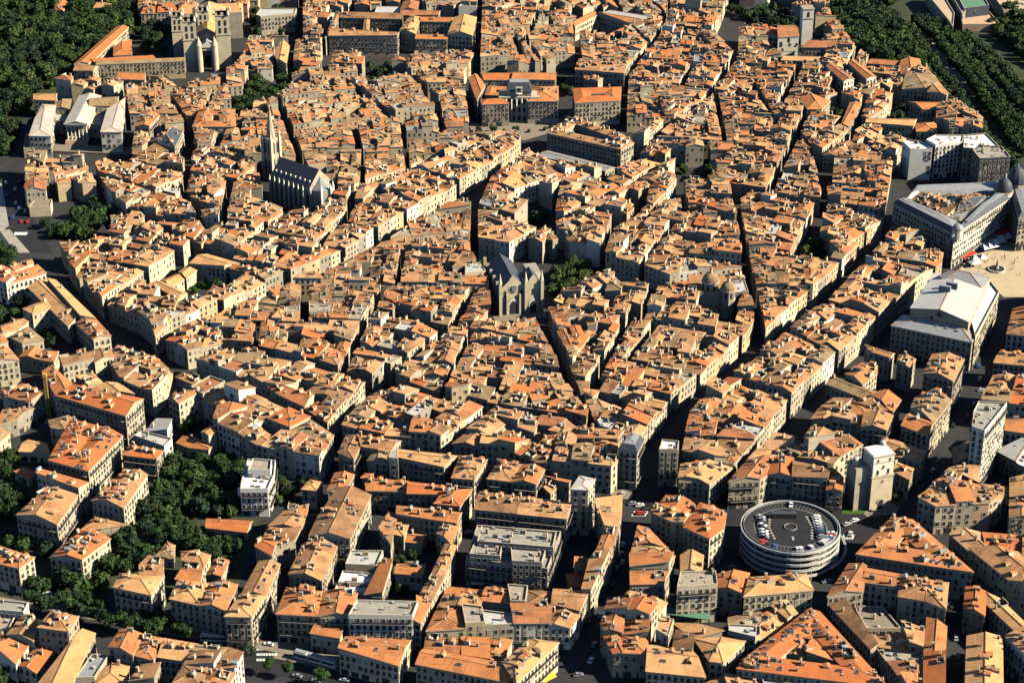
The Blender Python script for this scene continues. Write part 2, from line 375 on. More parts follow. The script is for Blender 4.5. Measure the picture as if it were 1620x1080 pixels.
        if k == 'hip':
            ca, sa = math.cos(s.ang), math.sin(s.ang)
            us = [q[0] * ca + q[1] * sa for q in P]; u0, u1 = min(us), max(us); c = cen(P)
            L = max(0.0, (u1 - u0) / 2 - s.hw); zr = s.eave + s.slope * s.hw * 0.92
            um = (u0 + u1) / 2; cu = c[0] * ca + c[1] * sa; cn = c[0] * s.nx + c[1] * s.ny
            pt = lambda u: (u * ca + cn * s.nx, u * sa + cn * s.ny, zr)
            A, B = pt(cu - L * 0.95), pt(cu + L * 0.95)
            for i in range(n):
                a, b = E[i], E[(i + 1) % n]
                ua = a[0] * ca + a[1] * sa - cu; ub = b[0] * ca + b[1] * sa - cu
                ra = A if ua < 0 else B; rb_ = A if ub < 0 else B
                a3, b3 = (a[0], a[1], ze), (b[0], b[1], ze)
                if ra is rb_ or L < 0.3: rb.face([a3, b3, rb_], rm)
                else: rb.face([a3, b3, rb_, ra], rm)
                rb.bar((a3[0], a3[1], a3[2] + .05), (ra[0], ra[1], ra[2] + .05), .3, 'tile_pale')
            if L > .5: rb.bar((A[0], A[1], A[2] + .03), (B[0], B[1], B[2] + .03), .34, 'tile_pale')
        elif k == 'mansard':
            I1 = inset(P, 1.7); I2 = inset(P, 5.0); z1 = s.eave + 2.9; z2 = z1 + 0.5
            for i in range(n):
                j = (i + 1) % n
                rb.face([(*E[i], ze), (*E[j], ze), (*I1[j], z1), (*I1[i], z1)], rm)
                rb.face([(*I1[i], z1), (*I1[j], z1), (*I2[j], z2), (*I2[i], z2)], 'zinc')
            rb.face([(*q, z2) for q in I2], 'zinc')
        elif k == 'ring':
            w = s.ringw; Rg = inset(P, w / 2); In = inset(P, w); zr = s.eave + s.slope * w / 2; Io = inset(P, w + 0.3)
            for i in range(n):
                j = (i + 1) % n
                rb.face([(*E[i], ze), (*E[j], ze), (*Rg[j], zr), (*Rg[i], zr)], rm)
                rb.face([(*Rg[i], zr), (*Rg[j], zr), (*Io[j], ze), (*Io[i], ze)], rm)
                wb.face([(*In[j], z0), (*In[i], z0), (*In[i], s.eave - 0.06), (*In[j], s.eave - 0.06)], wm)
            skirt(Io, ze, flip=True)

def facade(poly, flags, eave, rng, style='house', all_sides=False):
    """places windows (x, y, z, angle, kind) and doors on the street edges"""
    out = []; doors = []; n = len(poly)
    for i in range(n):
        a, b = poly[i], poly[(i + 1) % n]; l = math.hypot(b[0] - a[0], b[1] - a[1])
        if l < 2.6: continue
        u = ((b[0] - a[0]) / l, (b[1] - a[1]) / l); nrm = (u[1], -u[0])
        mx, my = (a[0] + b[0]) / 2, (a[1] + b[1]) / 2; dd = math.hypot(mx, my)
        if (nrm[0] * -mx + nrm[1] * -my) / dd < -0.30: continue
        ang = math.atan2(u[1], u[0]); st = flags[i] == 'S' or all_sides
        k = max(1, int(l / (2.5 if style == 'apt' else 2.7))); fl = max(1, int((eave - 3.6) / 3.05))
        for f in range(fl):
            z = 4.2 + f * (eave - 4.3) / fl
            if z + 2.2 > eave: continue
            for c in range(k):
                if not st and (rng.random() > 0.14): continue
                if st and style == 'house' and rng.random() < 0.10: continue
                t = (c + 0.5) / k * l
                kd = rng.choices(['plain', 'open', 'closed', 'green', 'rail'], [5, 4, 2.5, 0.8, 2])[0] if style != 'apt' else rng.choices(['plain', 'rail', 'closed', 'open'], [5, 4, 2, 1])[0]
                out.append((a[0] + u[0] * t, a[1] + u[1] * t, z, ang, kd))
        if st:
            t = rng.uniform(0.25, 0.75) * l
            doors.append((a[0] + u[0] * t, a[1] + u[1] * t, 0.0, ang, 'door'))
            for c in range(int(l / 4.5)):
                tt = (c + 0.5) * 4.5
                if abs(tt - t) > 2.7 and tt < l - 2: doors.append((a[0] + u[0] * tt, a[1] + u[1] * tt, 0.0, ang, rng.randrange(3)))
    return out, doors

def roof_items(sh, rng, style, dens=1.0):
    """chimneys, dormers, skylights, terraces standing on the roof"""
    P = sh.poly; n = len(P); out = []; A = abs(area(P)); c = cen(P); used = []
    def ok(x, y, r):
        if any(math.hypot(x - a, y - b) < r + q for a, b, q in used): return False
        if not inside((x, y), P): return False
        dmin = min(seg_dist((x, y), P[i], P[(i + 1) % n]) for i in range(n))
        if dmin < 0.5 + r * 0.5: return False
        if sh.kind == 'ring' and dmin > sh.ringw - 1.2: return False
        return True
    def put(kind, v, r, tries=6, ang=None, near_ridge=False):
        for _ in range(tries):
            if sh.kind == 'ring':
                i = rng.randrange(n); a, b = P[i], P[(i + 1) % n]; t = rng.random(); l = math.hypot(b[0] - a[0], b[1] - a[1]) or 1; w = rng.uniform(1.5, sh.ringw - 1.8)
                x = a[0] + t * (b[0] - a[0]) - (b[1] - a[1]) / l * w; y = a[1] + t * (b[1] - a[1]) + (b[0] - a[0]) / l * w
            else:
                i = rng.randrange(n); t = rng.uniform(0, 1); s = math.sqrt(rng.random()) * 0.9
                bx, by = P[i][0] + t * (P[(i + 1) % n][0] - P[i][0]), P[i][1] + t * (P[(i + 1) % n][1] - P[i][1])
                x, y = c[0] + s * (bx - c[0]), c[1] + s * (by - c[1])
            if ok(x, y, r):
                used.append((x, y, r)); out.append((kind, v, x, y, sh.z(x, y), (sh.ang if ang is None else ang))); return True
        return False
    base = sh.ang
    if sh.kind == 'shed': face = sh.ang
    down = lambda x, y: sh.ang if (x * sh.nx + y * sh.ny) < sh.mid or sh.kind == 'shed' else sh.ang + math.pi
    nd = max(0, int(A / 60 * dens * rng.uniform(0.1, 1.5)))
    if sh.kind in ('gable', 'shed', 'hip', 'ring'):
        for _ in range(min(nd, 14)):
            if put('dormer', rng.choices([0, 1, 2], [5, 3, 1])[0], 1.3):
                o = out[-1]; fx = o[2] + sh.nx * -0.01
                if sh.kind == 'ring' or sh.kind == 'hip':
                    m = min(range(n), key=lambda i: seg_dist((o[2], o[3]), P[i], P[(i + 1) % n])); a, b = P[m], P[(m + 1) % n]
                    an = math.atan2(b[1] - a[1], b[0] - a[0])
                    if sh.kind == 'ring' and seg_dist((o[2], o[3]), a, b) > sh.ringw / 2: an += math.pi
                else: an = down(o[2], o[3])
                out[-1] = (o[0], o[1], o[2], o[3], o[4], an)
        for _ in range(int(A / 90 * dens * rng.uniform(0, 1.6))): put('skylight', rng.randrange(3), 0.9, ang=base)
        if rng.random() < 0.40 * dens and A > 60: put('terrace', rng.randrange(2), 2.0, ang=base)
    else:
        for _ in range(int(A / 55)): put('vent', 0, 1.0, ang=base)
        for _ in range(int(A / 120)): put('skylight', rng.randrange(3), 1.0, ang=base)
    for _ in range(max(1, int(A / 95 * dens * rng.uniform(0.5, 1.5)))): put('chimney', rng.randrange(4), 0.7, ang=base + (math.pi / 2 if rng.random() < .5 else 0))
    if rng.random() < 0.35: put('aerial', 0, 0.3, ang=base + rng.random())
    return out
IMESH = {'dormer': DORM, 'skylight': SKYL, 'terrace': TERR, 'chimney': CHIM, 'vent': [VENT], 'aerial': [AER]}
INAME = {'dormer': 'dormer', 'skylight': 'skylight', 'terrace': 'roof_terrace', 'chimney': 'chimney', 'vent': 'vent_box', 'aerial': 'aerial'}

# every building is first a record, then emitted as a thing or (the many far ones) into one mesh
BLD = []
def rec(poly, flags, h, kind, roof, wall, cls='house', label=None, name=None, cat=None, ang=None, slope=0.30, ringw=9.0, bal=False, dens=1.0, seed=None, thing=None, all_sides=False, parapet=None, z0=-0.5):
    if ang is None: ang = axis_of(poly, flags)[0]
    BLD.append(dict(poly=poly, flags=flags, h=h, kind=kind, roof=roof, wall=wall, cls=cls, label=label, name=name, cat=cat, ang=ang, slope=slope, ringw=ringw, bal=bal, dens=dens, seed=seed or (len(BLD) * 7 + 3), c=cen(poly), thing=thing, all_sides=all_sides, parapet=parapet, z0=z0))
EXCL = []      # world polygons no generated house may stand in
HAND = []

def clip(poly, flags, px, py, nx, ny, newflag):
    """part of the polygon with (p - P).n >= 0; edge i runs from vertex i to i+1"""
    out, of = [], []; n = len(poly)
    D = [(q[0] - px) * nx + (q[1] - py) * ny for q in poly]
    for i in range(n):
        j = (i + 1) % n; a, b, da, db = poly[i], poly[j], D[i], D[j]
        if da >= 0:
            if db >= 0: out.append(a); of.append(flags[i])
            else:
                t = da / (da - db); out.append(a); of.append(flags[i])
                out.append((a[0] + t * (b[0] - a[0]), a[1] + t * (b[1] - a[1]))); of.append(newflag)
        elif db >= 0:
            t = da / (da - db); out.append((a[0] + t * (b[0] - a[0]), a[1] + t * (b[1] - a[1]))); of.append(flags[i])
    # drop tiny edges
    o2, f2 = [], []
    for i in range(len(out)):
        j = (i + 1) % len(out)
        if math.hypot(out[j][0] - out[i][0], out[j][1] - out[i][1]) > 0.15: o2.append(out[i]); f2.append(of[i])
    return o2, f2
def bsp(poly, flags, target, lane, rng, out, depth=0, lanew=4.5):
    if len(poly) < 3: return
    A = area(poly)
    if A < 18: return
    if depth > 16 or A < target * rng.uniform(0.75, 1.5):
        out.append((poly, flags)); return
    ang, _ = axis_of(poly, flags)
    best = None
    for k in (0, 1):
        a = ang + k * math.pi / 2; cx, cy = math.cos(a), math.sin(a)
        ds = [q[0] * cx + q[1] * cy for q in poly]; w = max(ds) - min(ds)
        if best is None or w > best[0]: best = (w, a, min(ds))
    w, a, d0 = best; a += rng.uniform(-0.28, 0.28) if A > lane else rng.uniform(-0.05, 0.05) if A > 400 else rng.uniform(-0.015, 0.015)
    cx, cy = math.cos(a), math.sin(a); ds = [q[0] * cx + q[1] * cy for q in poly]; d0, d1 = min(ds), max(ds)
    t = d0 + (d1 - d0) * rng.uniform(0.38, 0.62)
    g = 0.0; fl = 'P'
    if A > lane: g = lanew * rng.uniform(0.8, 1.3); fl = 'S'
    for sg in (1, -1):
        P0 = (cx * (t + sg * g / 2), cy * (t + sg * g / 2))
        p, f = clip(poly, flags, P0[0], P0[1], cx * sg, cy * sg, fl)
        bsp(p, f, target, lane, rng, out, depth + 1, lanew)
LANE_SEGS = []
def lane_line(tile, pts, w=5.0, h=13.0):
    q = [G(x, y, h) for x, y in T(tile, pts)]
    for i in range(len(q) - 1):
        a, c = q[i], q[i + 1]; L = math.hypot(c[0] - a[0], c[1] - a[1]); LANE_SEGS.append((a, ((c[0] - a[0]) / L, (c[1] - a[1]) / L), L, w / 2))
def cut_lanes(p, f):
    for a, u, L, w in LANE_SEGS:
        c = cen(p); s = (c[0] - a[0]) * u[0] + (c[1] - a[1]) * u[1]; n = (-u[1], u[0])
        if s < -3 or s > L + 3: continue
        D = [(q[0] - a[0]) * n[0] + (q[1] - a[1]) * n[1] for q in p]
        if min(D) > w or max(D) < -w: continue
        sg = 1 if sum(D) > 0 else -1
        p, f = clip(p, f, a[0] + n[0] * w * sg, a[1] + n[1] * w * sg, n[0] * sg, n[1] * sg, 'S')
        if len(p) < 3: return p, f
    return p, f
def region(tile, pts, h=13.0, target=120, lane=3500, seed=1, hvar=1.05, court=0.25, lanew=4.5, palette=None, wpal=None, inner=False):
    poly = world(tile, pts, h); rng = random.Random(seed * 101 + 5)
    out = []; bsp(poly, ['S'] * len(poly), target, lane, rng, out, 0, lanew)
    for p, f in out:
        p, f = cut_lanes(p, f)
        if len(p) < 3 or area(p) < 20: continue
        c = cen(p); x, y = pix(c[0], c[1], h)
        if not (-110 < x < 1760 and -45 < y < 1170): continue
        A = area(p)
        if A < 25: continue
        hp = hull(p)
        if area(hp) > A * 1.3: continue
        if len(hp) != len(p):
            f2 = []
            for i in range(len(hp)):
                m = ((hp[i][0] + hp[(i + 1) % len(hp)][0]) / 2, (hp[i][1] + hp[(i + 1) % len(hp)][1]) / 2)
                k = min(range(len(p)), key=lambda j: abs(seg_dist(m, p[j], p[(j + 1) % len(p)])))
                f2.append(f[k])
            p, f = hp, f2
        if any(inside(c, q) for q in EXCL): continue
        if not inner and any(inside(c, q) for q in HAND): continue
        street = any(k == 'S' for k in f)
        if not street and rng.random() < court: continue
        ph = h + rng.gauss(0, hvar) + (rng.uniform(1.5, 3.5) if rng.random() < 0.06 else 0)
        if not street: ph -= rng.uniform(0, 2.8)
        ph = max(5.5, ph)
        p = inset(p, 0.03)
        r = rng.random(); n4 = len(p)
        if A > 420: kind = rng.choice(['gable', 'hip', 'hip'])
        elif r < 0.56: kind = 'gable'
        elif r < 0.87: kind = 'shed'
        elif r < 0.95: kind = 'hip'
        else: kind = 'flat'
        ang, ei = axis_of(p, f)
        if not street and rng.random() < .5: ang += math.pi / 2 * rng.choice([1, -1, 2])
        if kind == 'shed' and rng.random() < 0.2: ang += math.pi
        rm = rng.choices(RK, palette or RWT)[0] if kind != 'flat' else rng.choice(['gravel', 'zinc_pale', 'tile_rust', 'zinc', 'gravel'])
        wm = rng.choices(WK, wpal or WWT)[0]
        rec(p, f, ph, kind, rm, wm, 'apt' if A > 330 else 'house', ang=ang, slope=rng.uniform(0.21, 0.31), dens=rng.uniform(0.7, 1.4), seed=rng.randrange(10 ** 6))
def hand(tile, pts, h, kind='gable', roof='tile_tan', wall='wall_cream', cls='apt', ax=None, **kw):
    p = world(tile, pts, h); HAND.append(inset(p, -2.0))
    ang = None
    if ax is not None:
        ang = axis_of(p)[0] + math.pi / 2 * ax
    if cls == 'apt' and kind in ('gable', 'hip') and len(p) == 4 and not kw.get('label') and kw.get('dens', 1) > .25 and area(p) > 420:
        a0 = axis_of(p)[0]; cx, cy = math.cos(a0), math.sin(a0); ds = [q[0] * cx + q[1] * cy for q in p]; d0, L = min(ds), max(ds) - min(ds)
        if L > 27:
            rg = random.Random(int(L * 977)); k = 2 if L < 44 else 3; cuts = [d0 + L * (i + rg.uniform(-.12, .12)) / k for i in range(1, k)]; rest, rf = p, ['S'] * 4; parts = []
            for c in cuts:
                q, qf = clip(rest, rf, cx * c, cy * c, -cx, -cy, 'P'); parts.append((q, qf)); rest, rf = clip(rest, rf, cx * c, cy * c, cx, cy, 'P')
            parts.append((rest, rf)); alt = {'tile_tan': ['tile_tan', 'tile_pale', 'tile_brown'], 'tile_orange': ['tile_orange', 'tile_tan', 'tile_red'], 'tile_sand': ['tile_sand', 'tile_tan', 'tile_pale'], 'tile_red': ['tile_red', 'tile_orange', 'tile_rust'], 'tile_rust': ['tile_rust', 'tile_orange', 'tile_brown'], 'tile_brown': ['tile_brown', 'tile_grey', 'tile_tan'], 'tile_grey': ['tile_grey', 'tile_tan', 'tile_brown']}
            for i, (q, qf) in enumerate(parts):
                if len(q) < 3 or area(q) < 40: continue
                rec(inset(q, .03), qf, h + rg.uniform(-.9, .7), 'hip' if (kind == 'hip' and i in (0, len(parts) - 1) and area(q) > 260) else 'gable', rg.choice(alt.get(roof, [roof])), rg.choice([wall, wall, 'wall_cream', 'wall_stone']), cls, ang=a0, **kw)
            return
    rec(p, ['S'] * len(p), h, kind, roof, wall, cls, ang=ang, **kw)
# ================================================================ emission
def put_items(items, rootmb_or_parent, roofobj, root):
    rx, ry = root.location.x, root.location.y
    for kind, v, x, y, z, an in items:
        inst(INAME[kind], IMESH[kind][v], roofobj, (x - rx, y - ry, z), an)
def merge(mb, mesh_, loc, ang, sc=1.0):
    """append a small shared mesh to a collector"""
    ca, sa = math.cos(ang), math.sin(ang); key = mesh_.name
    if key not in merge.cache:
        merge.cache[key] = ([tuple(v.co) for v in mesh_.vertices], [tuple(p.vertices) for p in mesh_.polygons], [mesh_.materials[p.material_index].name for p in mesh_.polygons])
    vs, fs, ms = merge.cache[key]; i0 = len(mb.v)
    mb.v.extend((loc[0] + (x * ca - y * sa) * sc, loc[1] + (x * sa + y * ca) * sc, loc[2] + z * sc) for x, y, z in vs)
    mb.f.extend(tuple(i + i0 for i in f) for f in fs); mb.m.extend(mb.mi(m) for m in ms)
merge.cache = {}
def balconies(poly, h, fl_z, mbs):
    n = len(poly)
    for i in range(n):
        a, b = poly[i], poly[(i + 1) % n]; l = math.hypot(b[0] - a[0], b[1] - a[1])
        if l < 9: continue
        u = ((b[0] - a[0]) / l, (b[1] - a[1]) / l); nr = (u[1], -u[0]); mx, my = (a[0] + b[0]) / 2, (a[1] + b[1]) / 2
        if (nr[0] * -mx + nr[1] * -my) / math.hypot(mx, my) < -0.1: continue
        an = math.atan2(u[1], u[0])
        for z in fl_z:
            mb = MB(); c = (mx + nr[0] * 0.5, my + nr[1] * 0.5)
            mb.box(c, (l - 2.2, 1.0), z - 0.22, z - 0.04, 'trim', an)
            mb.box((mx + nr[0] * 0.96, my + nr[1] * 0.96), (l - 2.2, 0.05), z + 0.1, z + 0.85, 'iron', an)
            mbs.append(mb)
def body(root, r, detail=2, roofname='roof', wallname='wall'):
    """walls, roof, windows and roof pieces of one footprint under a thing; detail 2: each window its own part"""
    rng = random.Random(r['seed']); sh = Shape(r['poly'], r['h'], r['kind'], r['ang'], r['slope'], r['ringw'])
    wb, rb = MB(), MB(); sh.emit(wb, rb, r['wall'], r['roof'], parapet=r['parapet'], z0=r['z0'])
    wins, doors = facade(r['poly'], r['flags'], r['h'], rng, 'apt' if r['cls'] == 'apt' else 'house', r['all_sides'])
    items = roof_items(sh, rng, r['cls'], r['dens']) if r['dens'] > 0 else []
    rx, ry = root.location.x, root.location.y
    if detail < 2:
        for x, y, z, an, k in wins: merge(wb, WIN[k], (x, y, z), an)
        items2 = []
        for it in items: merge(rb, IMESH[it[0]][it[1]], (it[2], it[3], it[4]), it[5])
    wo = wb.build(wallname, root); ro = rb.build(roofname, root)
    if detail >= 2:
        for k, (x, y, z, an, kd) in enumerate(wins[:100]): inst('window', WIN[kd], root, (x - rx, y - ry, z), an)
        if len(wins) > 100:
            wx = MB()
            for x, y, z, an, kd in wins[100:]: merge(wx, WIN[kd], (x, y, z), an)
            wx.build('window', root, kind='stuff')
        for x, y, z, an, kd in doors[:12]:
            inst('door' if kd == 'door' else 'shop_window', DOOR if kd == 'door' else SHOP[kd], root, (x - rx, y - ry, z + 0.05), an)
        put_items(items, None, ro, root)
    else:
        for x, y, z, an, kd in doors: merge(wb, DOOR if kd == 'door' else SHOP[kd], (x, y, z + .05), an)
    if r['bal'] and r['kind'] != 'x':
        fl = max(1, int((r['h'] - 3.6) / 3.05)); zs = [4.2 + f * (r['h'] - 4.3) / fl for f in range(fl)]
        zs = zs[:1] + ([zs[-1]] if len(zs) > 2 else [])
        mbs = []; balconies(r['poly'], r['h'], zs, mbs)
        for m in mbs: m.build('balcony', root)
    return sh
ORD = ['nearest', 'second nearest', 'third nearest', 'fourth nearest', 'fifth nearest', 'sixth nearest', 'seventh nearest', 'eighth nearest', 'ninth nearest', 'tenth nearest']
FORM = {'gable': 'gabled', 'shed': 'single slope', 'hip': 'hipped', 'flat': 'flat', 'ring': 'courtyard', 'mansard': 'mansard'}
RWORD = dict(ROOF, gravel='gravel', zinc='grey metal', zinc_pale='pale grey metal', slate='dark slate', concrete='grey concrete', white_paint='white', paving='pinkish', asphalt='dark')
MARKS = [('round car park', 1250, 850), ('stone tower', 1390, 795), ('opera house', 1490, 520), ('mansard corner', 997, 740), ('white slab block', 1555, 700),
         ('ornate white villa', 405, 780), ('white balconied block', 610, 985), ('concrete block', 812, 890), ('tower house', 925, 800), ('rose church', 825, 480),
         ('yellow crane', 76, 660), ('school hall', 100, 500), ('dormered block', 155, 640), ('triangular block', 1290, 1040), ('wedge block', 1450, 870), ('white bus', 340, 1010),
         ('tram', 500, 1045), ('white fronted villa park', 250, 800), ('domed church', 1137, 490), ('spired church', 460, 300), ('law court', 125, 210), ('prefecture palace', 820, 180),
         ('cathedral', 330, 90), ('market hall', 905, 262), ('hospital', 1490, 250), ('walled school court', 330, 440), ('domed block', 1500, 340), ('bell tower church', 1255, 70), ('barracks', 570, 60)]
MARKS = [m for m in MARKS if m[0] != 'white fronted villa park']
MW = [(n, G(x, y)) for n, x, y in MARKS]
def auto_label(rs):
    groups = {}
    for r in rs:
        c = r['c']; nm, p = min(MW, key=lambda m: math.hypot(m[1][0] - c[0], m[1][1] - c[1]))
        dx, dy = c[0] - p[0], c[1] - p[1]
        side = ('right of' if dx > 0 else 'left of') if abs(dx) > abs(dy) else ('behind' if dy > 0 else 'in front of')
        noun = 'apartment house' if r['cls'] == 'apt' else 'house'
        key = (noun, WALL.get(r['wall'], 'pale'), RWORD.get(r['roof'], 'pale'), FORM[r['kind']], side, nm)
        groups.setdefault(key, []).append((math.hypot(dx, dy), r))
    for (noun, w, rc, fm, side, nm), L in groups.items():
        L.sort(key=lambda t: t[0])
        for i, (d, r) in enumerate(L):
            rank = '' if len(L) == 1 else (ORD[i] + ' ' if i < len(ORD) else 'number %d ' % (i + 1))
            noun_ = noun
            if len(('%s %s with %s %s roof, %sone %s the %s' % (w, noun, rc, fm, rank, side, nm)).split()) > 16: noun_ = 'house' if noun == 'house' else 'block'
            r['label'] = '%s %s with %s %s roof, %s%s the %s' % (w, noun_, rc, fm, rank, side, nm)
def emit_all():
    def near(r): return math.hypot(r['c'][0], r['c'][1])
    def vis(r):
        x, y = pix(r['c'][0], r['c'][1], r['h']); return -25 < x < 1645 and -10 < y < 1105
    def size(r):      # larger in the picture first
        return area(r['poly']) / near(r) ** 2.0
    used = [r for r in BLD if r['thing'] is None]
    V = [r for r in used if vis(r)]
    hs = sorted([r for r in V if r['cls'] == 'house'], key=near)[:300]
    ap = sorted([r for r in V if r['cls'] == 'apt'], key=lambda r: -size(r))[:300]
    auto_label([r for r in hs + ap if not r['label']])
    S_ = set(id(r) for r in hs + ap)
    for r in hs + ap:
        ap_ = r['cls'] == 'apt'; far = near(r) > (1120 if ap_ else 1120)
        root = thing('apartment_house' if ap_ else 'town_house', r['label'], 'apartment building' if ap_ else 'house', (*r['c'], 0), 'tile roofed apartment houses of the old town' if ap_ else 'tile roofed town houses')
        body(root, r, 1 if far else 2)
    wb, rb = MB(), MB(); k = 0
    for r in used:
        if id(r) in S_: continue
        rng = random.Random(r['seed']); sh = Shape(r['poly'], r['h'], r['kind'], r['ang'], r['slope'], r['ringw'])
        sh.emit(wb, wb, r['wall'], r['roof'], parapet=.5, overhang=.3); k += 1
        wins, doors = facade(r['poly'], r['flags'], r['h'], rng, 'house')
        for x, y, z, an, kd in wins:
            ca, sa = math.cos(an), math.sin(an)
            q = lambda u, o, zz: (x + u * ca + o * sa, y + u * sa - o * ca, z + zz)
            wb.face([q(-.55, .05, 0), q(.55, .05, 0), q(.55, .05, 1.9), q(-.55, .05, 1.9)], 'glass' if kd in ('plain', 'rail', 'open') else 'shutter')
        for it in (roof_items(sh, rng, 'house', r['dens']) if r['dens'] > 0 else []): merge(wb, IMESH[it[0]][it[1]], (it[2], it[3], it[4]), it[5])
    wb.build('town_houses', None, kind='stuff', label='packed tile roofed houses of the old town beyond the nearer streets', category='houses')
    print('records', len(BLD), 'houses', len(hs), 'apts', len(ap), 'rest', k)

# ================================================================ the ground and everything lying on it
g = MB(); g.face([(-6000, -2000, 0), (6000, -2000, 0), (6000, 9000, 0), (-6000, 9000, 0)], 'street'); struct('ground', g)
def sheet(name, tile, pts, m, z=0.004, kind='structure'):
    g = MB(); g.face([(x, y, z) for x, y in world(tile, pts, 0)], m); return g.build(name, kind=kind)
def slab(name, tile, pts, m, h=0.13, z0=0.0):
    g = MB(); g.prism(world(tile, pts, 0), z0 - 0.2, z0 + h, m, m); return g.build(name, kind='structure')
sheet('garden_soil', 'r4c1', [(-100, -420), (-20, -420), (300, -260), (1100, -420), (1700, -430), (1660, 60), (1500, 500), (1060, 600), (560, 520), (0, 540), (-100, 560)], 'soil')
sheet('park_soil', '', [(-60, -60), (250, -60), (240, 60), (120, 130), (60, 180), (-60, 190)], 'soil'); sheet('esplanade_soil', '', [(1310, -60), (1700, -60), (1700, 330), (1560, 210), (1480, 150), (1380, 100), (1310, 40)], 'soil')
slab('boulevard_walk', 'r4c1', [(-80, 520), (190, 570), (560, 600), (760, 650), (1150, 745), (1500, 800), (1490, 835), (1130, 790), (700, 700), (180, 610), (-80, 590)], 'paving')
slab('boulevard_pavement', 'r4c2', [(-40, 800), (330, 830), (340, 800), (520, 880), (900, 1000), (880, 1040), (500, 950), (100, 880), (-60, 850)], 'paving')
sheet('boulevard_road', 'r4c1', [(-80, 620), (180, 625), (700, 720), (1130, 805), (1500, 850), (2100, 960), (2600, 1080), (2600, 1180), (1950, 1080), (1450, 960), (1200, 860), (700, 770), (-80, 700)], 'asphalt', 0.008)
sheet('tram_lane', 'r4c2', [(120, 880), (530, 960), (780, 1040), (770, 1075), (500, 1000), (110, 920)], 'paving', 0.012)
g = MB()
for k in range(26):                                   # chequered crossings by the tram stop
    x, y = G(*T('r4c2', [(15 + (k % 7) * 18, 830 + (k // 7) * 34)])[0]); g.box((x, y), (1.5, 1.5), 0.010, 0.016, 'marking', .1)
for k in range(9): x, y = G(*T('r2c1', [(95 + k * 9, 398)])[0]); g.box((x, y), (0.9, 4.0), 0.010, 0.016, 'marking')
for k in range(12): x, y = G(*T('r4c3', [(770 + k * 7, 8 + k % 2)])[0]); g.box((x, y), (0.9, 4.5), 0.010, 0.016, 'marking', -.4)
for k in range(8): x, y = G(*T('r4c4', [(480 + k * 8, 150 + k % 2 * 5)])[0]); g.box((x, y), (0.9, 4.0), 0.010, 0.016, 'marking', -.3)
struct('road_markings', g)
slab('square_pavement', '', [(1540, 398), (1570, 380), (1625, 352), (1700, 352), (1700, 470), (1588, 470), (1552, 440), (1515, 430)], 'plaza')
slab('church_square', '', [(780, 500), (862, 492), (866, 502), (784, 510)], 'paving'); slab('palace_square', '', [(740, 195), (880, 192), (905, 175), (905, 200), (830, 222), (750, 215)], 'paving')
slab('court_forecourt', 'r1c1', [(150, 920), (850, 940), (840, 985), (150, 960)], 'paving', 1.2)
sheet('garden_court', 'r2c1', [(1180, 640), (1300, 600), (1440, 690), (1360, 740), (1200, 760), (1140, 740)], 'grass', 0.006)
sheet('lawn', 'r3c4', [(470, 1060), (560, 1020), (640, 1030), (640, 1090), (470, 1090)], 'grass', 0.012); sheet('lawn', 'r3c4', [(765, 1000), (800, 985), (870, 1000), (840, 1035), (765, 1040)], 'grass', 0.012)
sheet('lawn', 'r2c1', [(-60, 180), (5, 200), (45, 340), (30, 370), (-60, 280)], 'grass', 0.012); sheet('avenue_road', 'r2c1', [(0, 0), (130, 0), (215, 300), (330, 520), (180, 520), (60, 380), (5, 120)], 'asphalt', 0.008)
slab('avenue_walk', 'r2c1', [(-60, 60), (10, 80), (60, 370), (190, 520), (100, 520), (-60, 300)], 'concrete', .12)
slab('garden_path', '', [(405, 172), (425, 155), (440, 147), (447, 152), (425, 170), (408, 180)], 'sand_path', 1.0)
sheet('crossroads', '', [(955, 765), (1150, 790), (1180, 810), (1180, 830), (1060, 830), (1010, 800), (950, 790)], 'asphalt', 0.008)
sheet('car_park_road', '', [(1290, 790), (1450, 800), (1370, 860), (1320, 900), (1290, 920), (1330, 850)], 'asphalt', 0.008)
slab('tower_forecourt', '', [(1366, 812), (1378, 801), (1408, 796), (1424, 801), (1418, 812), (1372, 818)], 'paving', .12)
slab('crossroads_island', '', [(963, 778), (985, 774), (1003, 780), (998, 790), (970, 788)], 'paving', .13)
slab('esplanade_path', '', [(1448, 48), (1462, 48), (1482, 70), (1470, 76)], 'sand_path', .1); slab('esplanade_walk', 'r1c4', [(560, 30), (720, 20), (1100, 330), (1620, 780), (1620, 840), (1060, 420)], 'paving', .1)
slab('car_lane', 'r1c4', [(700, 60), (760, 60), (960, 330), (900, 380)], 'concrete', .1)

# ================================================================ landmarks
def P3(px, py, z=0): return (*G(px, py, z), z)
def mk(name, label, cat, px, py, z=0, group=None): return thing(name, label, cat, P3(px, py, z), group)
def wing(root, tile, pts, h, kind='gable', roof='zinc_pale', wall='wall_cream', ax=None, dens=0, slope=.3, allw=True, bal=False, cls='apt', ringw=8, parapet=None, z0=-.5, detail=2, names=('wall', 'roof')):
    poly = world(tile, pts, h); EXCL.append(inset(poly, -1.5)); ang = axis_of(poly)[0] + (math.pi / 2 * ax if ax else 0)
    r = dict(poly=poly, flags=['S' if allw else 'P'] * len(poly), h=h, kind=kind, roof=roof, wall=wall, cls=cls, ang=ang, slope=slope, ringw=ringw, bal=bal, dens=dens, seed=len(EXCL) * 13, all_sides=False, parapet=parapet, z0=z0)
    body(root, r, detail, names[1], names[0]); return poly
def frame(px, py, ang, z=0):
    ox, oy = G(px, py, z); ca, sa = math.cos(ang), math.sin(ang)
    return lambda x, y: (ox + x * ca - y * sa, oy + x * sa + y * ca)

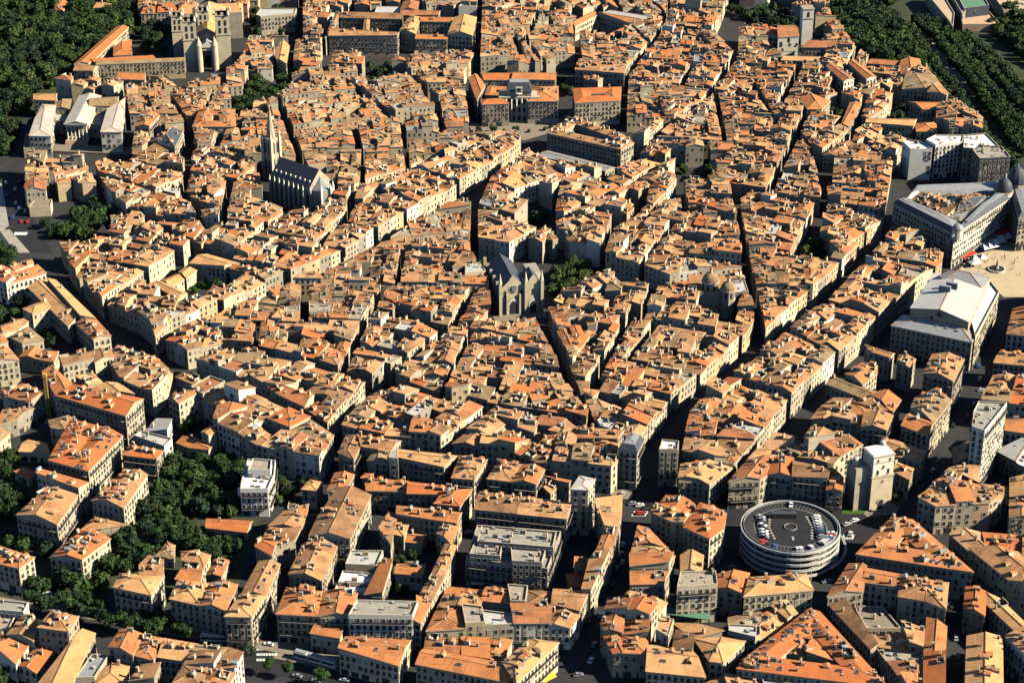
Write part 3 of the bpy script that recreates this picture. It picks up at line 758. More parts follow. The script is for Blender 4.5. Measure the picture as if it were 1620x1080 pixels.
def car_park():
    z = 15.0; C = G(1250.5, 834, z); Rr = G(1329, 834, z)[0] - C[0]
    t = thing('round_car_park', 'round white multi storey car park with stacked bands and cars on its roof', 'car park', (*C, 0)); N = 64
    EXCL.append([(C[0] + (Rr + 3) * math.cos(a * math.pi / 12), C[1] + (Rr + 3) * math.sin(a * math.pi / 12)) for a in range(24)])
    def ring(mb, r0, r1, z0, z1, m, top=None, n=N, a0=0, a1=2 * math.pi):
        for i in range(n):
            a, b = a0 + (a1 - a0) * i / n, a0 + (a1 - a0) * (i + 1) / n
            q = lambda r, t, z: (C[0] + r * math.cos(t), C[1] + r * math.sin(t), z)
            mb.face([q(r1, a, z0), q(r1, b, z0), q(r1, b, z1), q(r1, a, z1)], m); mb.face([q(r0, b, z0), q(r0, a, z0), q(r0, a, z1), q(r0, b, z1)], m)
            mb.face([q(r0, a, z1), q(r1, a, z1), q(r1, b, z1), q(r0, b, z1)], top or m)
            mb.face([q(r0, b, z0), q(r1, b, z0), q(r1, a, z0), q(r0, a, z0)], m)
    for k in range(5):
        zz = z - 2.95 * k
        b = MB(); ring(b, Rr - 0.35, Rr, zz - 0.5, zz + 0.65, 'pale_concrete'); b.build('parapet', t)
        b = MB(); b.cyl(C, Rr - 0.4, zz - 0.6, zz - 0.3 + (0.3 if k == 0 else 0), 'concrete', N, top='asphalt' if k == 0 else 'concrete'); b.build('deck', t)
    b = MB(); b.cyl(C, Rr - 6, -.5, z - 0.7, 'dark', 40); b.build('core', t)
    for k in range(24):
        a = k * math.pi / 12 + .1; b = MB(); b.cyl((C[0] + (Rr - 1.2) * math.cos(a), C[1] + (Rr - 1.2) * math.sin(a)), 0.35, -.5, z - .7, 'concrete', 8); b.build('column', t)
    b = MB()                                            # radial parking bays drawn on the outer ring of the roof
    for k in range(72):
        a = 2 * math.pi * k / 72
        b.box((C[0] + (Rr - 3.2) * math.cos(a), C[1] + (Rr - 3.2) * math.sin(a)), (4.6, 0.10), z + 0.004, z + 0.02, 'concrete', a)
    ring(b, Rr - 5.9, Rr - 5.8, z + .004, z + .02, 'marking'); b.build('bay_markings', t)
    b = MB(); ring(b, Rr - 1.3, Rr - 1.15, z, z + 1.0, 'zinc'); b.build('railing', t)
    b = MB(); ring(b, 2.6, 2.8, z, z + .5, 'concrete', n=24); b.box((C[0], C[1] - 9), (1.0, 3), z, z + .25, 'concrete'); b.build('light_well', t)
    b = MB(); b.box((C[0] - 2, C[1] + 8.5), (11, 2.4), z, z + 2.4, 'dark', 0, 'slate'); b.build('dark_void', t)  # near-black box painting the shade of the roof's inner opening
    for k in range(9):
        for s in (-1, 1):
            b = MB(); x = C[0] + s * (7.2 + 0.45 * (k % 2)); y = C[1] - 9 + k * 2.15
            x = C[0] + s * (9.5 - abs(k - 4) * .35) ; b.box((x, y), (1.0, 1.2), z, z + 0.3, 'concrete', s * .5); b.build('kerb_block', t)
    b = MB(); b.cyl((C[0], C[1]), Rr - 2.5, -.4, .3, 'concrete', 40); b.build('plinth', t)
    b = MB(); ring(b, Rr + 2.2, Rr + 3.4, 6.0, 6.5, 'concrete', n=20, a0=-.9, a1=.5); b.build('ramp', t)
    rg = random.Random(4)
    return C, Rr, z
CP = car_park()

def stone_tower():
    t = mk('stone_tower', 'tall square pale stone tower with an arched gateway and flat white roof', 'tower', 1390, 803); L = frame(1375, 808, rad(20)); n = (0, 0)
    def prism(name, x0, x1, y0, y1, z0, z1, m, top=None):
        b = MB(); b.prism([L(x0, y0), L(x1, y0), L(x1, y1), L(x0, y1)], z0, z1, m, top); return b.build(name, t)
    EXCL.append([L(-16, -3), L(14, -3), L(14, 16), L(-16, 16)])
    prism('base_wall', 0, 11, 0, 10, -.5, 17, 'wall_cream'); prism('string_course', -.35, 11.35, -.35, 10.35, 17, 17.7, 'trim'); prism('upper_wall', .25, 10.75, .25, 9.75, 17.7, 27.5, 'wall_white')
    prism('cornice', -.1, 11.1, -.1, 10.1, 27.5, 28.0, 'trim'); prism('roof', .5, 10.5, .5, 9.5, 28.0, 28.25, 'white_paint'); prism('string_course', .05, 10.95, .05, 9.95, 24.3, 24.6, 'trim')
    prism('annex', -7, -.05, 2.5, 11, -.5, 22, 'wall_stone', 'gravel')
    b = MB(); c = L(-5, 7); b.cyl(c, 1.5, 22, 24.5, 'wall_cream', 12); b.dome(c, 1.5, 24.5, 1.2, 'zinc_pale'); b.build('turret', t)
    b = MB(); c = L(9.5, 9.2); b.cyl(c, 1.5, 20, 29, 'wall_cream', 16); b.dome(c, 1.5, 29, 1.2, 'zinc_pale'); b.build('observatory', t)
    rx, ry = t.location.x, t.location.y
    for x, z, w, h in ((2.6, 25.0, .8, 1.2), (8.6, 25.0, .8, 1.2), (5.5, 21.4, .9, 1.3), (2.8, 18.4, 1.0, 2.3), (8.2, 18.4, 1.0, 2.3), (5.5, 14.2, .8, .9)):
        b = MB(); q = L(x, 0.2 if z > 17 else -.02); b.box(q, (w, .2), z, z + h, 'dark', rad(20)); b.cyl((q[0], q[1] + .05), .01, z, z, 'dark', 4); b.box(L(x, .05 if z > 17 else -.1), (w + .5, .3), z - .25, z, 'trim', rad(20)); b.build('window', t)
    b = MB(); q = L(5.5, -.02); b.box(q, (2.6, .25), 0, 3.6, 'dark', rad(20))
    pts = [L(5.5 + 1.3 * math.cos(a), -.14) + (3.6 + 1.3 * math.sin(a),) for a in [math.pi * k / 10 for k in range(11)]]; b.face(pts[::-1], 'dark'); b.face(pts, 'dark')
    for k in range(10):
        a = math.pi * (k + .5) / 10; q = L(5.5 + 1.6 * math.cos(a), -.2); b.box(q, (.6, .3), 3.35 + 1.6 * math.sin(a), 3.9 + 1.6 * math.sin(a), 'trim', rad(20))
    b.build('archway', t)
    for y in (3, 6.5):
        for z in (5, 11, 20): b = MB(); b.box(L(11.0 if z < 17 else 10.8, y), (.2, .9), z, z + 1.8, 'dark', rad(20)); b.build('window', t)
stone_tower()

def opera():
    t = mk('opera_house', 'large pale opera house with grey white metal roofs and a gabled stage block', 'opera house', 1500, 520)
    o = 'r2c4'
    wing(t, o, [(905, 880), (1275, 965), (1400, 690), (1040, 650)], 19, 'gable', 'zinc_pale', 'wall_stone', allw=False, slope=.02)
    wing(t, o, [(782, 978), (855, 912), (1262, 960), (1305, 1060), (1290, 1085)], 17, 'hip', 'zinc', 'wall_stone', slope=.35)
    wing(t, o, [(1285, 960), (1312, 1060), (1462, 775), (1402, 700)], 18, 'flat', 'white_paint', 'wall_cream')
    wing(t, o, [(902, 868), (1270, 955), (1362, 748), (1030, 700)], 24, 'gable', 'zinc_pale', 'wall_stone', ax=0, slope=.36, allw=False)
    wing(t, o, [(1085, 665), (1165, 625), (1310, 640), (1402, 682), (1352, 742), (1120, 692)], 23, 'hip', 'zinc', 'wall_cream', slope=.4, allw=False)
    A, B = world(o, [(902, 868), (1270, 955), (1200, 980)], 24)[:2]
    gp = [G(*T(o, [p])[0], 24) for p in ((902, 868), (1270, 955))]; mx, my = (gp[0][0] + gp[1][0]) / 2, (gp[0][1] + gp[1][1]) / 2; an = math.atan2(gp[1][1] - gp[0][1], gp[1][0] - gp[0][0])
    b = MB(); nx, ny = math.sin(an), -math.cos(an)
    for k in range(12):
        a = math.pi * k / 12; b.bar((mx + nx * .5 + 1.7 * math.cos(a) * math.cos(an), my + ny * .5 + 1.7 * math.cos(a) * math.sin(an), 24.4 + 1.7 * math.sin(a)), (mx + nx * .5 + 1.7 * math.cos(a + .26) * math.cos(an), my + ny * .5 + 1.7 * math.cos(a + .26) * math.sin(an), 24.4 + 1.7 * math.sin(a + .26)), .5, 'trim')
    b.box((mx + nx * .3, my + ny * .3), (2.8, .3), 23.2, 25.8, 'glass', an); b.build('fan_window', t)
    for k in range(5):
        b = MB(); f = (k + .5) / 5 - .5; L_ = math.hypot(gp[1][0] - gp[0][0], gp[1][1] - gp[0][1]); b.box((mx + nx * 3.5 + math.cos(an) * f * L_ * .9, my + ny * 3.5 + math.sin(an) * f * L_ * .9), (1.6, 1.2), 17, 19.6, 'zinc', an); b.build('roof_vent', t)
    b = MB()
    for q in ((1120, 740), (1165, 720)): x, y = G(*T(o, [q])[0], 29); b.box((x, y), (6, 2), 27, 30.2, 'zinc', an + .1)
    b.build('roof_vent', t)
opera()

def corner_block():
    t = mk('domed_corner_block', 'cream five storey block with slate mansard roofs, white balconies and corner dome', 'apartment building', 1500, 390)
    o = 'r2c4'
    wing(t, o, [(795, 215), (880, 245), (1165, 415), (1210, 395), (1200, 440), (1150, 450)], 21, 'mansard', 'slate', 'wall_grey') if False else None
    wing(t, o, [(795, 208), (860, 190), (1215, 345), (1175, 400)], 21, 'mansard', 'slate', 'wall_stone', bal=True)
    wing(t, o, [(1180, 402), (1222, 342), (1440, 150), (1525, 175)], 21.5, 'mansard', 'slate', 'wall_white', bal=True)
    wing(t, o, [(870, 190), (930, 112), (1470, 92), (1500, 130), (1440, 148), (960, 160)], 20, 'mansard', 'zinc', 'wall_cream')
    wing(t, o, [(900, 190), (960, 165), (1100, 160), (1180, 260), (1120, 290)], 22.5, 'gable', 'tile_brown', 'wall_cream', dens=1.5, cls='house'); wing(t, o, [(1110, 160), (1370, 160), (1300, 230), (1200, 250)], 22.5, 'hip', 'slate', 'wall_cream', dens=1.5, cls='house')
    wing(t, o, [(900, 215), (965, 168), (1440, 158), (1350, 225), (1215, 325), (1150, 300)], 21.5, 'flat', 'zinc', 'wall_cream', dens=2, cls='house')
    c = G(*T(o, [(1490, 150)])[0], 22); b = MB(); b.cyl(c, 5.2, 16, 24, 'wall_white', 20); b.cyl(c, 5.6, 24, 24.6, 'trim', 20); b.build('corner_turret', t)
    b = MB(); b.dome(c, 5.0, 24.6, 7.5, 'slate', 20, 7); b.cyl(c, .9, 31.6, 33.5, 'zinc', 10); b.cyl(c, .9, 33.5, 36, 'zinc', 10, 0); b.build('dome', t)
    c = G(*T(o, [(1200, 385)])[0], 22); b = MB(); b.cyl(c, 3.2, 18, 23.5, 'wall_white', 14); b.build('corner_turret', t); b = MB(); b.dome(c, 3.3, 23.5, 3.2, 'zinc', 14, 4); b.build('dome', t)
    t = mk('domed_building', 'building with a tall slate dome at the right edge beyond the red awning', 'building', 1608, 355)
    wing(t, '', [(1598, 300), (1608, 292), (1690, 290), (1690, 335), (1612, 345)], 21, 'mansard', 'slate', 'wall_cream', bal=True)
    c = G(*T(o, [(1568, 100)])[0], 23); b = MB(); b.cyl(c, 6.0, 15, 25, 'wall_cream', 8); b.cyl(c, 6.4, 25, 25.6, 'trim', 8); b.build('corner_turret', t)
    b = MB(); b.dome(c, 6.0, 25.6, 10, 'slate', 12, 7); b.cyl(c, .8, 35, 38.5, 'zinc', 8, 0.05); b.build('dome', t)
corner_block()
TH = 0
def stalls():
    for i, (x, y, w, d, a, m, lab) in enumerate([(1395, 470, 12, 8, .5, 'white_cloth', 'white pointed market tent nearest the opera'), (1450, 440, 9, 7, .5, 'white_cloth', 'middle white market tent on the square'), (1500, 412, 10, 7, .5, 'white_cloth', 'white market tent nearest the red awning'), (1330, 545, 10, 6, .3, 'white_cloth', 'low white cafe canopy behind the opera roof'), (1310, 575, 7, 5, .3, 'white_cloth', 'small white cafe canopy closest to the opera')]):
        c = G(*T('r2c4', [(x, y)])[0], 3); t = thing('market_tent', lab, 'tent', (*c, 0), 'white tents on the square'); L = lambda u, v: (c[0] + u * math.cos(a) - v * math.sin(a), c[1] + u * math.sin(a) + v * math.cos(a)); n = max(1, int(w / 4)); b = MB()
        for k in range(n):
            x0, x1 = -w / 2 + w * k / n, -w / 2 + w * (k + 1) / n; ap = (*L((x0 + x1) / 2, 0), 4.4); q = [(*L(x0, -d / 2), 2.6), (*L(x1, -d / 2), 2.6), (*L(x1, d / 2), 2.6), (*L(x0, d / 2), 2.6)]
            for j in range(4): b.face([q[j], q[(j + 1) % 4], ap], m)
        b.build('canopy', t)
        for u in (-w / 2 + .1, w / 2 - .1):
            for v in (-d / 2 + .1, d / 2 - .1): b = MB(); b.cyl(L(u, v), .08, 0, 2.6, 'white_paint', 6); b.build('leg', t)
    c = G(*T('r2c4', [(1562, 362)])[0], 4); t = thing('red_awning', 'long bright red awning on the square in front of the domed blocks', 'awning', (*c, 0)); b = MB(); a = .55; L = lambda u, v: (c[0] + u * math.cos(a) - v * math.sin(a), c[1] + u * math.sin(a) + v * math.cos(a))
    for s in (-1, 1): b.face([(*L(-14, s * 4), 3.0), (*L(14, s * 4), 3.0), (*L(14, 0), 4.4), (*L(-14, 0), 4.4)][::s], 'red_cloth')
    b.build('canopy', t)
    for u in (-13, -4, 4, 13):
        for v in (-3.8, 3.8): b = MB(); b.cyl(L(u, v), .1, 0, 3.1, 'white_paint', 6); b.build('post', t)
    t = thing('fountain', 'dark round fountain statue on the tan paved square', 'fountain', P3(*T('r2c4', [(1445, 628)])[0])); c = G(*T('r2c4', [(1445, 628)])[0]); b = MB(); b.cyl(c, 5, .1, 1.0, 'wall_white', 20); b.cyl(c, 4.5, 1.0, 1.05, 'glass', 20); b.build('basin', t); b = MB(); b.cyl(c, 1.5, 1, 2.8, 'concrete', 10, 1.0); b.cyl(c, .6, 2.8, 6.5, 'iron', 8, .2); b.build('statue', t)
    for i, (tl, q, w, lab, m) in enumerate([('r1c3', (45, 985), 5, 'small blue shop awning at the foot of a white facade', 'blue_cloth'), ('r1c3', (12, 1020), 5, 'white shop awning beside the blue one', 'white_cloth'), ('r4c3', (215, 1030), 7, 'yellow shop awning on the sunlit street front', 'yellow_cloth'), ('r2c4', (1250, 525), 12, 'orange red cafe awnings along the corner block arcade', 'red_cloth')]):
        c = G(*T(tl, [q])[0], 3); t = thing('shop_awning', lab, 'awning', (*c, 0)); b = MB(); a = rad(38 if i != 3 else 36); u = (math.cos(a), math.sin(a)); v = (u[1], -u[0])
        A = (c[0] - u[0] * w / 2, c[1] - u[1] * w / 2); B = (c[0] + u[0] * w / 2, c[1] + u[1] * w / 2)
        b.face([(A[0] + v[0] * 2.5, A[1] + v[1] * 2.5, 2.5), (B[0] + v[0] * 2.5, B[1] + v[1] * 2.5, 2.5), (*B, 3.6), (*A, 3.6)], m); b.face([(A[0] + v[0] * 2.5, A[1] + v[1] * 2.5, 2.1), (B[0] + v[0] * 2.5, B[1] + v[1] * 2.5, 2.1), (B[0] + v[0] * 2.5, B[1] + v[1] * 2.5, 2.5), (A[0] + v[0] * 2.5, A[1] + v[1] * 2.5, 2.5)], m)
        b.build('canopy', t)
        for e in (A, B): b = MB(); b.bar((*e, 3.5), (e[0] + v[0] * 2.4, e[1] + v[1] * 2.4, 2.45), .1, 'iron'); b.build('arm', t)
stalls()

def law_court():
    t = mk('law_court', 'pale law court with columned temple front and grey white roofed wings', 'courthouse', 125, 222)
    o = 'r1c1'; a = rad(2)
    wing(t, o, [(185, 858), (222, 752), (268, 662), (352, 665), (318, 862)], 15, 'hip', 'lead_pale', 'wall_white', slope=.16, cls='house'); wing(t, o, [(638, 835), (680, 690), (790, 622), (785, 700), (768, 835)], 15, 'hip', 'lead_pale', 'wall_white', slope=.16, cls='house')
    wing(t, o, [(340, 690), (350, 655), (450, 628), (440, 690)], 13, 'gable', 'tile_grey', 'wall_cream', cls='house'); wing(t, o, [(565, 672), (575, 622), (750, 612), (740, 668)], 15, 'gable', 'tile_grey', 'wall_cream', cls='house')
    wing(t, o, [(215, 632), (212, 595), (360, 592), (350, 635)], 13, 'gable', 'tile_tan', 'wall_cream'); wing(t, o, [(150, 945), (165, 855), (200, 850), (195, 945)], 6, 'flat', 'paving', 'wall_cream', cls='house')
    wing(t, o, [(335, 770), (345, 700), (432, 690), (418, 772)], 9, 'flat', 'lead_pale', 'wall_cream', cls='house'); wing(t, o, [(556, 790), (568, 680), (672, 690), (645, 800)], 9, 'flat', 'lead_pale', 'wall_cream', cls='house')
    zc = 14.0; P = world(o, [(412, 785), (548, 785), (568, 640), (452, 635)], zc); EXCL.append(inset(P, -2))
    pts = sorted(P, key=lambda q: q[1]); f0, f1 = sorted(pts[:2]); w = f1[0] - f0[0]; y0 = min(f0[1], f1[1]); x0, x1 = f0[0], f1[0]; yb = y0 + 52; dx = 0
    b = MB(); b.prism([(x0, y0 + 6), (x1, y0 + 6), (x1 + dx, yb), (x0 + dx, yb)], -.5, zc, 'wall_cream'); b.build('temple_wall', t)
    b = MB(); b.prism([(x0 - .4, y0), (x1 + .4, y0), (x1 + .4, y0 + 6.5), (x0 - .4, y0 + 6.5)], zc - 1.8, zc, 'wall_white'); b.build('entablature', t)
    b = MB(); xm = (x0 + x1) / 2; e = .8; r = zc + w * .16
    b.face([(x0 - e, y0 - e, zc + .05), (xm, y0 - e, r), (xm, yb, r), (x0 - e, yb, zc + .05)][::-1], 'lead_pale'); b.face([(xm, y0 - e, r), (x1 + e, y0 - e, zc + .05), (x1 + e, yb, zc + .05), (xm, yb, r)][::-1], 'lead_pale'); b.face([(x1 + e, yb, zc), (x0 - e, yb, zc), (xm, yb, r)], 'wall_cream'); b.build('roof', t)
    b = MB(); b.face([(x0, y0 - .1, zc + .06), (x1, y0 - .1, zc + .06), (xm, y0 - .1, r - .5)], 'trim'); b.bar((x0 - e, y0 - .5, zc + .2), (xm, y0 - .5, r), .7, 'wall_white'); b.bar((x1 + e, y0 - .5, zc + .2), (xm, y0 - .5, r), .7, 'wall_white'); b.bar((x0 - e, y0 - .5, zc), (x1 + e, y0 - .5, zc), .6, 'wall_white'); b.build('pediment', t)
    for k in range(6): b = MB(); c = (x0 + .8 + (w - 1.6) * k / 5, y0 + 1.0); b.cyl(c, .62, 3.0, zc - 1.8, 'wall_white', 12, .52); b.box(c, (1.5, 1.5), 2.8, 3.1, 'wall_white'); b.box(c, (1.5, 1.5), zc - 2.1, zc - 1.75, 'wall_white'); b.build('column', t)
    b = MB()
    for k in range(6): b.prism([(x0 - .5, y0 - 6 + k * .9), (x1 + .5, y0 - 6 + k * .9), (x1 + .5, y0 + 6), (x0 - .5, y0 + 6)], -.2, .5 * (k + 1), 'wall_pink')
    b.build('steps', t); b = MB(); b.box(((x0 + x1) / 2, y0 + 5.9), (2.6, .3), 3, 9, 'dark'); b.build('door', t)
law_court()

def cathedral():
    t = mk('cathedral', 'pale stone cathedral with four square towers and a huge two pillared porch', 'cathedral', 335, 108); S0 = 'wall_ochre'
    def tower(px, py, w, h, ang=0.0):
        c = G(px, py); b = MB(); b.box(c, (w, w), -.5, h, 'wall_cream', ang); b.box(c, (w + .8, w + .8), h * .62, h * .62 + .6, 'trim', ang); b.box(c, (w + .8, w + .8), h - .5, h, 'trim', ang)
        for i in range(4):
            for j in range(3):
                a = ang + i * math.pi / 2; u = (math.cos(a), math.sin(a)); n = (u[1], -u[0]); f = (j - 1) * (w * .42)
                b.box((c[0] + u[0] * f + n[0] * w / 2 * .95, c[1] + u[1] * f + n[1] * w / 2 * .95), (w * .2, .6), h, h + 1.6, 'wall_cream', a)
        for i in range(4):
            cc = (c[0] + (w / 2) * (1 if i % 2 else -1), c[1] + (w / 2) * (1 if i // 2 else -1)); b.cyl(cc, .8, h, h + 1.2, 'wall_white', 6); b.cyl(cc, .8, h + 1.2, h + 4, 'wall_white', 6, 0)
        o = b.build('tower', t)
        for i in (0, 1):
            a = ang + i * math.pi / 2; u = (math.cos(a), math.sin(a)); n = (u[1], -u[0])
            for r_ in (h * .66, h * .80):
                for s in (-1, 1):
                    bb = MB(); q = (c[0] + u[0] * s * w * .2 + n[0] * w / 2, c[1] + u[1] * s * w * .2 + n[1] * w / 2); bb.box(q, (w * .16, .3), r_, r_ + h * .10, 'dark', a); bb.build('bell_opening', o)
    tower(304, 110, 9.5, 37, rad(9)); tower(356, 104, 10, 39, rad(9)); tower(284, 88, 8, 31, rad(9)); tower(325, 84, 8, 33, rad(9))
    b = MB(); L = frame(330, 107, rad(6)); b.prism([L(-8, 2), L(9, 2), L(12, 75), L(-12, 75)], -.5, 20, 'wall_stone'); b.build('nave_wall', t)
    b = MB(); A, B, C, D = [(*L(*q), 20.1) for q in ((-8.5, 1.5), (9.5, 1.5), (12.5, 75.5), (-12.5, 75.5))]; r0, r1 = (*L(.5, 1.5), 25), (*L(0, 75.5), 25); b.face([A, r0, r1, D][::-1], 'tile_grey'); b.face([r0, B, C, r1][::-1], 'tile_sand'); b.face([A, B, r0], 'wall_cream'); b.face([C, D, r1], 'wall_cream'); b.build('roof', t)
    for x in (-5.5, 5.5): b = MB(); c = L(x, -8); b.cyl(c, 2.3, -.5, 19, 'wall_cream', 14); b.cyl(c, 2.5, 19, 19.5, 'trim', 14); b.cyl(c, 2.4, 19.5, 26, 'wall_cream', 14, 0.02); b.build('porch_pillar', t)
    b = MB(); b.prism([L(-6, -9), L(6, -9), L(6, 2), L(-6, 2)], 15.5, 18, 'wall_cream', 'zinc'); A, B = (*L(-6.3, -9.5), 18), (*L(6.3, -9.5), 18); C, D = (*L(6.3, 2), 18), (*L(-6.3, 2), 18); r0, r1 = (*L(0, -9.5), 22), (*L(0, 2), 22); b.face([A, r0, r1, D][::-1], 'zinc'); b.face([r0, B, C, r1][::-1], 'zinc'); b.face([A, B, r0], 'wall_white'); b.build('porch_canopy', t)
    b = MB(); b.box(L(0, 1.8), (3.6, .6), 0, 8, 'dark', rad(-4)); b.build('door', t)
    b = MB(); b.prism([L(-24, 62), L(24, 62), L(20, 84), L(-20, 84)], -.5, 20, 'wall_stone', 'tile_sand'); b.build('transept', t)
    EXCL.append([L(-30, -12), L(25, -12), L(25, 85), L(-30, 85)])
    t = mk('seminary', 'long two storey stone range with red roofs left of the cathedral towers', 'building', 220, 120); o = 'r1c1'
    wing(t, o, [(610, 408), (612, 390), (1165, 365), (1168, 385)], 13, 'gable', 'tile_grey', 'wall_ochre'); wing(t, o, [(600, 395), (560, 375), (950, 352), (985, 372)], 13, 'gable', 'tile_red', 'wall_cream', allw=False)
    wing(t, o, [(470, 405), (740, 170), (812, 175), (585, 385), (560, 400)], 13, 'gable', 'tile_red', 'wall_cream'); wing(t, o, [(720, 350), (720, 300), (770, 260), (830, 255), (830, 345)], 13, 'hip', 'tile_red', 'wall_cream', cls='house'); wing(t, o, [(465, 445), (500, 408), (620, 418), (590, 450)], 13, 'gable', 'tile_tan', 'wall_cream', cls='house')
    wing(t, o, [(735, 500), (760, 465), (920, 462), (915, 505)], 9, 'gable', 'tile_orange', 'wall_cream', cls='house')
cathedral_ok = True
cathedral()
def gothic_window(b, q, w, h, z, an, m='dark'):
    u = (math.cos(an), math.sin(an)); n = (u[1], -u[0]); q = (q[0] + n[0] * .08, q[1] + n[1] * .08)
    P = [(q[0] + u[0] * x, q[1] + u[1] * x, z + y) for x, y in ((-w / 2, 0), (w / 2, 0), (w / 2, h * .7), (w * .25, h * .9), (0, h), (-w * .25, h * .9), (-w / 2, h * .7))]
    b.face(P, m)
def spired_church():
    t = mk('spired_church', 'grey white gothic church with slender spire and dark slate nave roof', 'church', 455, 300)
    # nave: its long side faces the viewer, the apse points right and towards us
    a0, a1 = G(430, 278, 17), G(490, 298, 17); an = math.atan2(a1[1] - a0[1], a1[0] - a0[0]); L_ = math.hypot(a1[0] - a0[0], a1[1] - a0[1]); W_ = 17
    ca, sa = math.cos(an), math.sin(an); L = lambda x, y: (a0[0] + x * ca - y * sa, a0[1] + x * sa + y * ca); nz = 17
    EXCL.append([L(-16, -5), L(L_ + 12, -5), L(L_ + 12, W_ + 5), L(-16, W_ + 5)])
    b = MB(); b.prism([L(0, 0), L(L_, 0), L(L_, W_), L(0, W_)], -.5, nz, 'wall_stone'); b.build('nave_wall', t)
    b = MB(); A, B, C, D = [(*L(*q), nz + .05) for q in ((-.5, -.6), (L_ + .3, -.6), (L_ + .3, W_ + .6), (-.5, W_ + .6))]; r0, r1 = (*L(-.5, W_ / 2), nz + 9.5), (*L(L_ + .3, W_ / 2), nz + 9.5)
    b.face([A, B, r1, r0], 'slate'); b.face([C, D, r0, r1], 'slate'); b.face([D, A, r0], 'wall_stone'); b.face([B, C, r1], 'wall_stone'); b.build('roof', t)
    for k in range(8):
        x = (k + .5) * L_ / 8; b = MB(); b.box(L(x - L_ / 16, -1.2), (1.0, 2.4), -.5, nz - 1.5, 'wall_stone', an); b.cyl(L(x - L_ / 16, -1.8), .6, nz - 1.5, nz + 1.8, 'wall_white', 4, 0); b.build('buttress', t)
        b = MB(); gothic_window(b, L(x, -.05), 2.0, 9, 5, an); b.build('window', t)
        b = MB(); b.box(L(x, 2.2), (.8, .8), nz + 2.2, nz + 3.8, 'wall_white', an); b.build('roof_vent', t)
    b = MB(); n = 5; ap = [L(L_, W_ * .1), L(L_ + 6, W_ * .2), L(L_ + 9, W_ * .5), L(L_ + 6, W_ * .8), L(L_, W_ * .9)]; b.prism(ap, -.5, nz - 2, 'wall_stone', 'zinc'); tip = (*L(L_ + .5, W_ / 2), nz + 5)
    for i in range(4): b.face([(*ap[i], nz - 1.9), (*ap[i + 1], nz - 1.9), tip], 'zinc')
    for q in ap[1:4]: b.box(q, (1.3, 1.3), -.5, nz - 1, 'wall_white', an); b.cyl(q, .8, nz - 1, nz + 3, 'wall_white', 4, 0)
    b.build('apse', t)
    c = G(432, 283); b = MB(); b.box(c, (7.4, 7.4), -.5, 28, 'wall_stone', an); 
    for i in range(4):
        x, y = (3.6 if i % 2 else -3.6), (3.6 if i // 2 else -3.6); q = (c[0] + x * ca - y * sa, c[1] + x * sa + y * ca); b.box(q, (1.8, 1.8), -.5, 28, 'wall_cream', an); b.cyl(q, 1.0, 28, 34, 'wall_cream', 4, 0)
    b.build('tower', t)
    b = MB(); b.cyl(c, 2.8, 28, 49, 'wall_stone', 8, .1); b.bar((c[0], c[1], 49), (c[0], c[1], 51), .2, 'iron'); b.bar((c[0] - .8, c[1], 50.3), (c[0] + .8, c[1], 50.3), .2, 'iron'); b.build('spire', t)
    for i in (0, 1):
        a = an + i * math.pi / 2; u = (math.cos(a), math.sin(a)); nn = (u[1], -u[0])
        for s in (-1, 1):
            for z in (18, 7): b = MB(); gothic_window(b, (c[0] + nn[0] * 3.72 + u[0] * s * 1.5, c[1] + nn[1] * 3.72 + u[1] * s * 1.5), 1.4, 8, z, a); b.build('bell_opening', t)
spired_church()

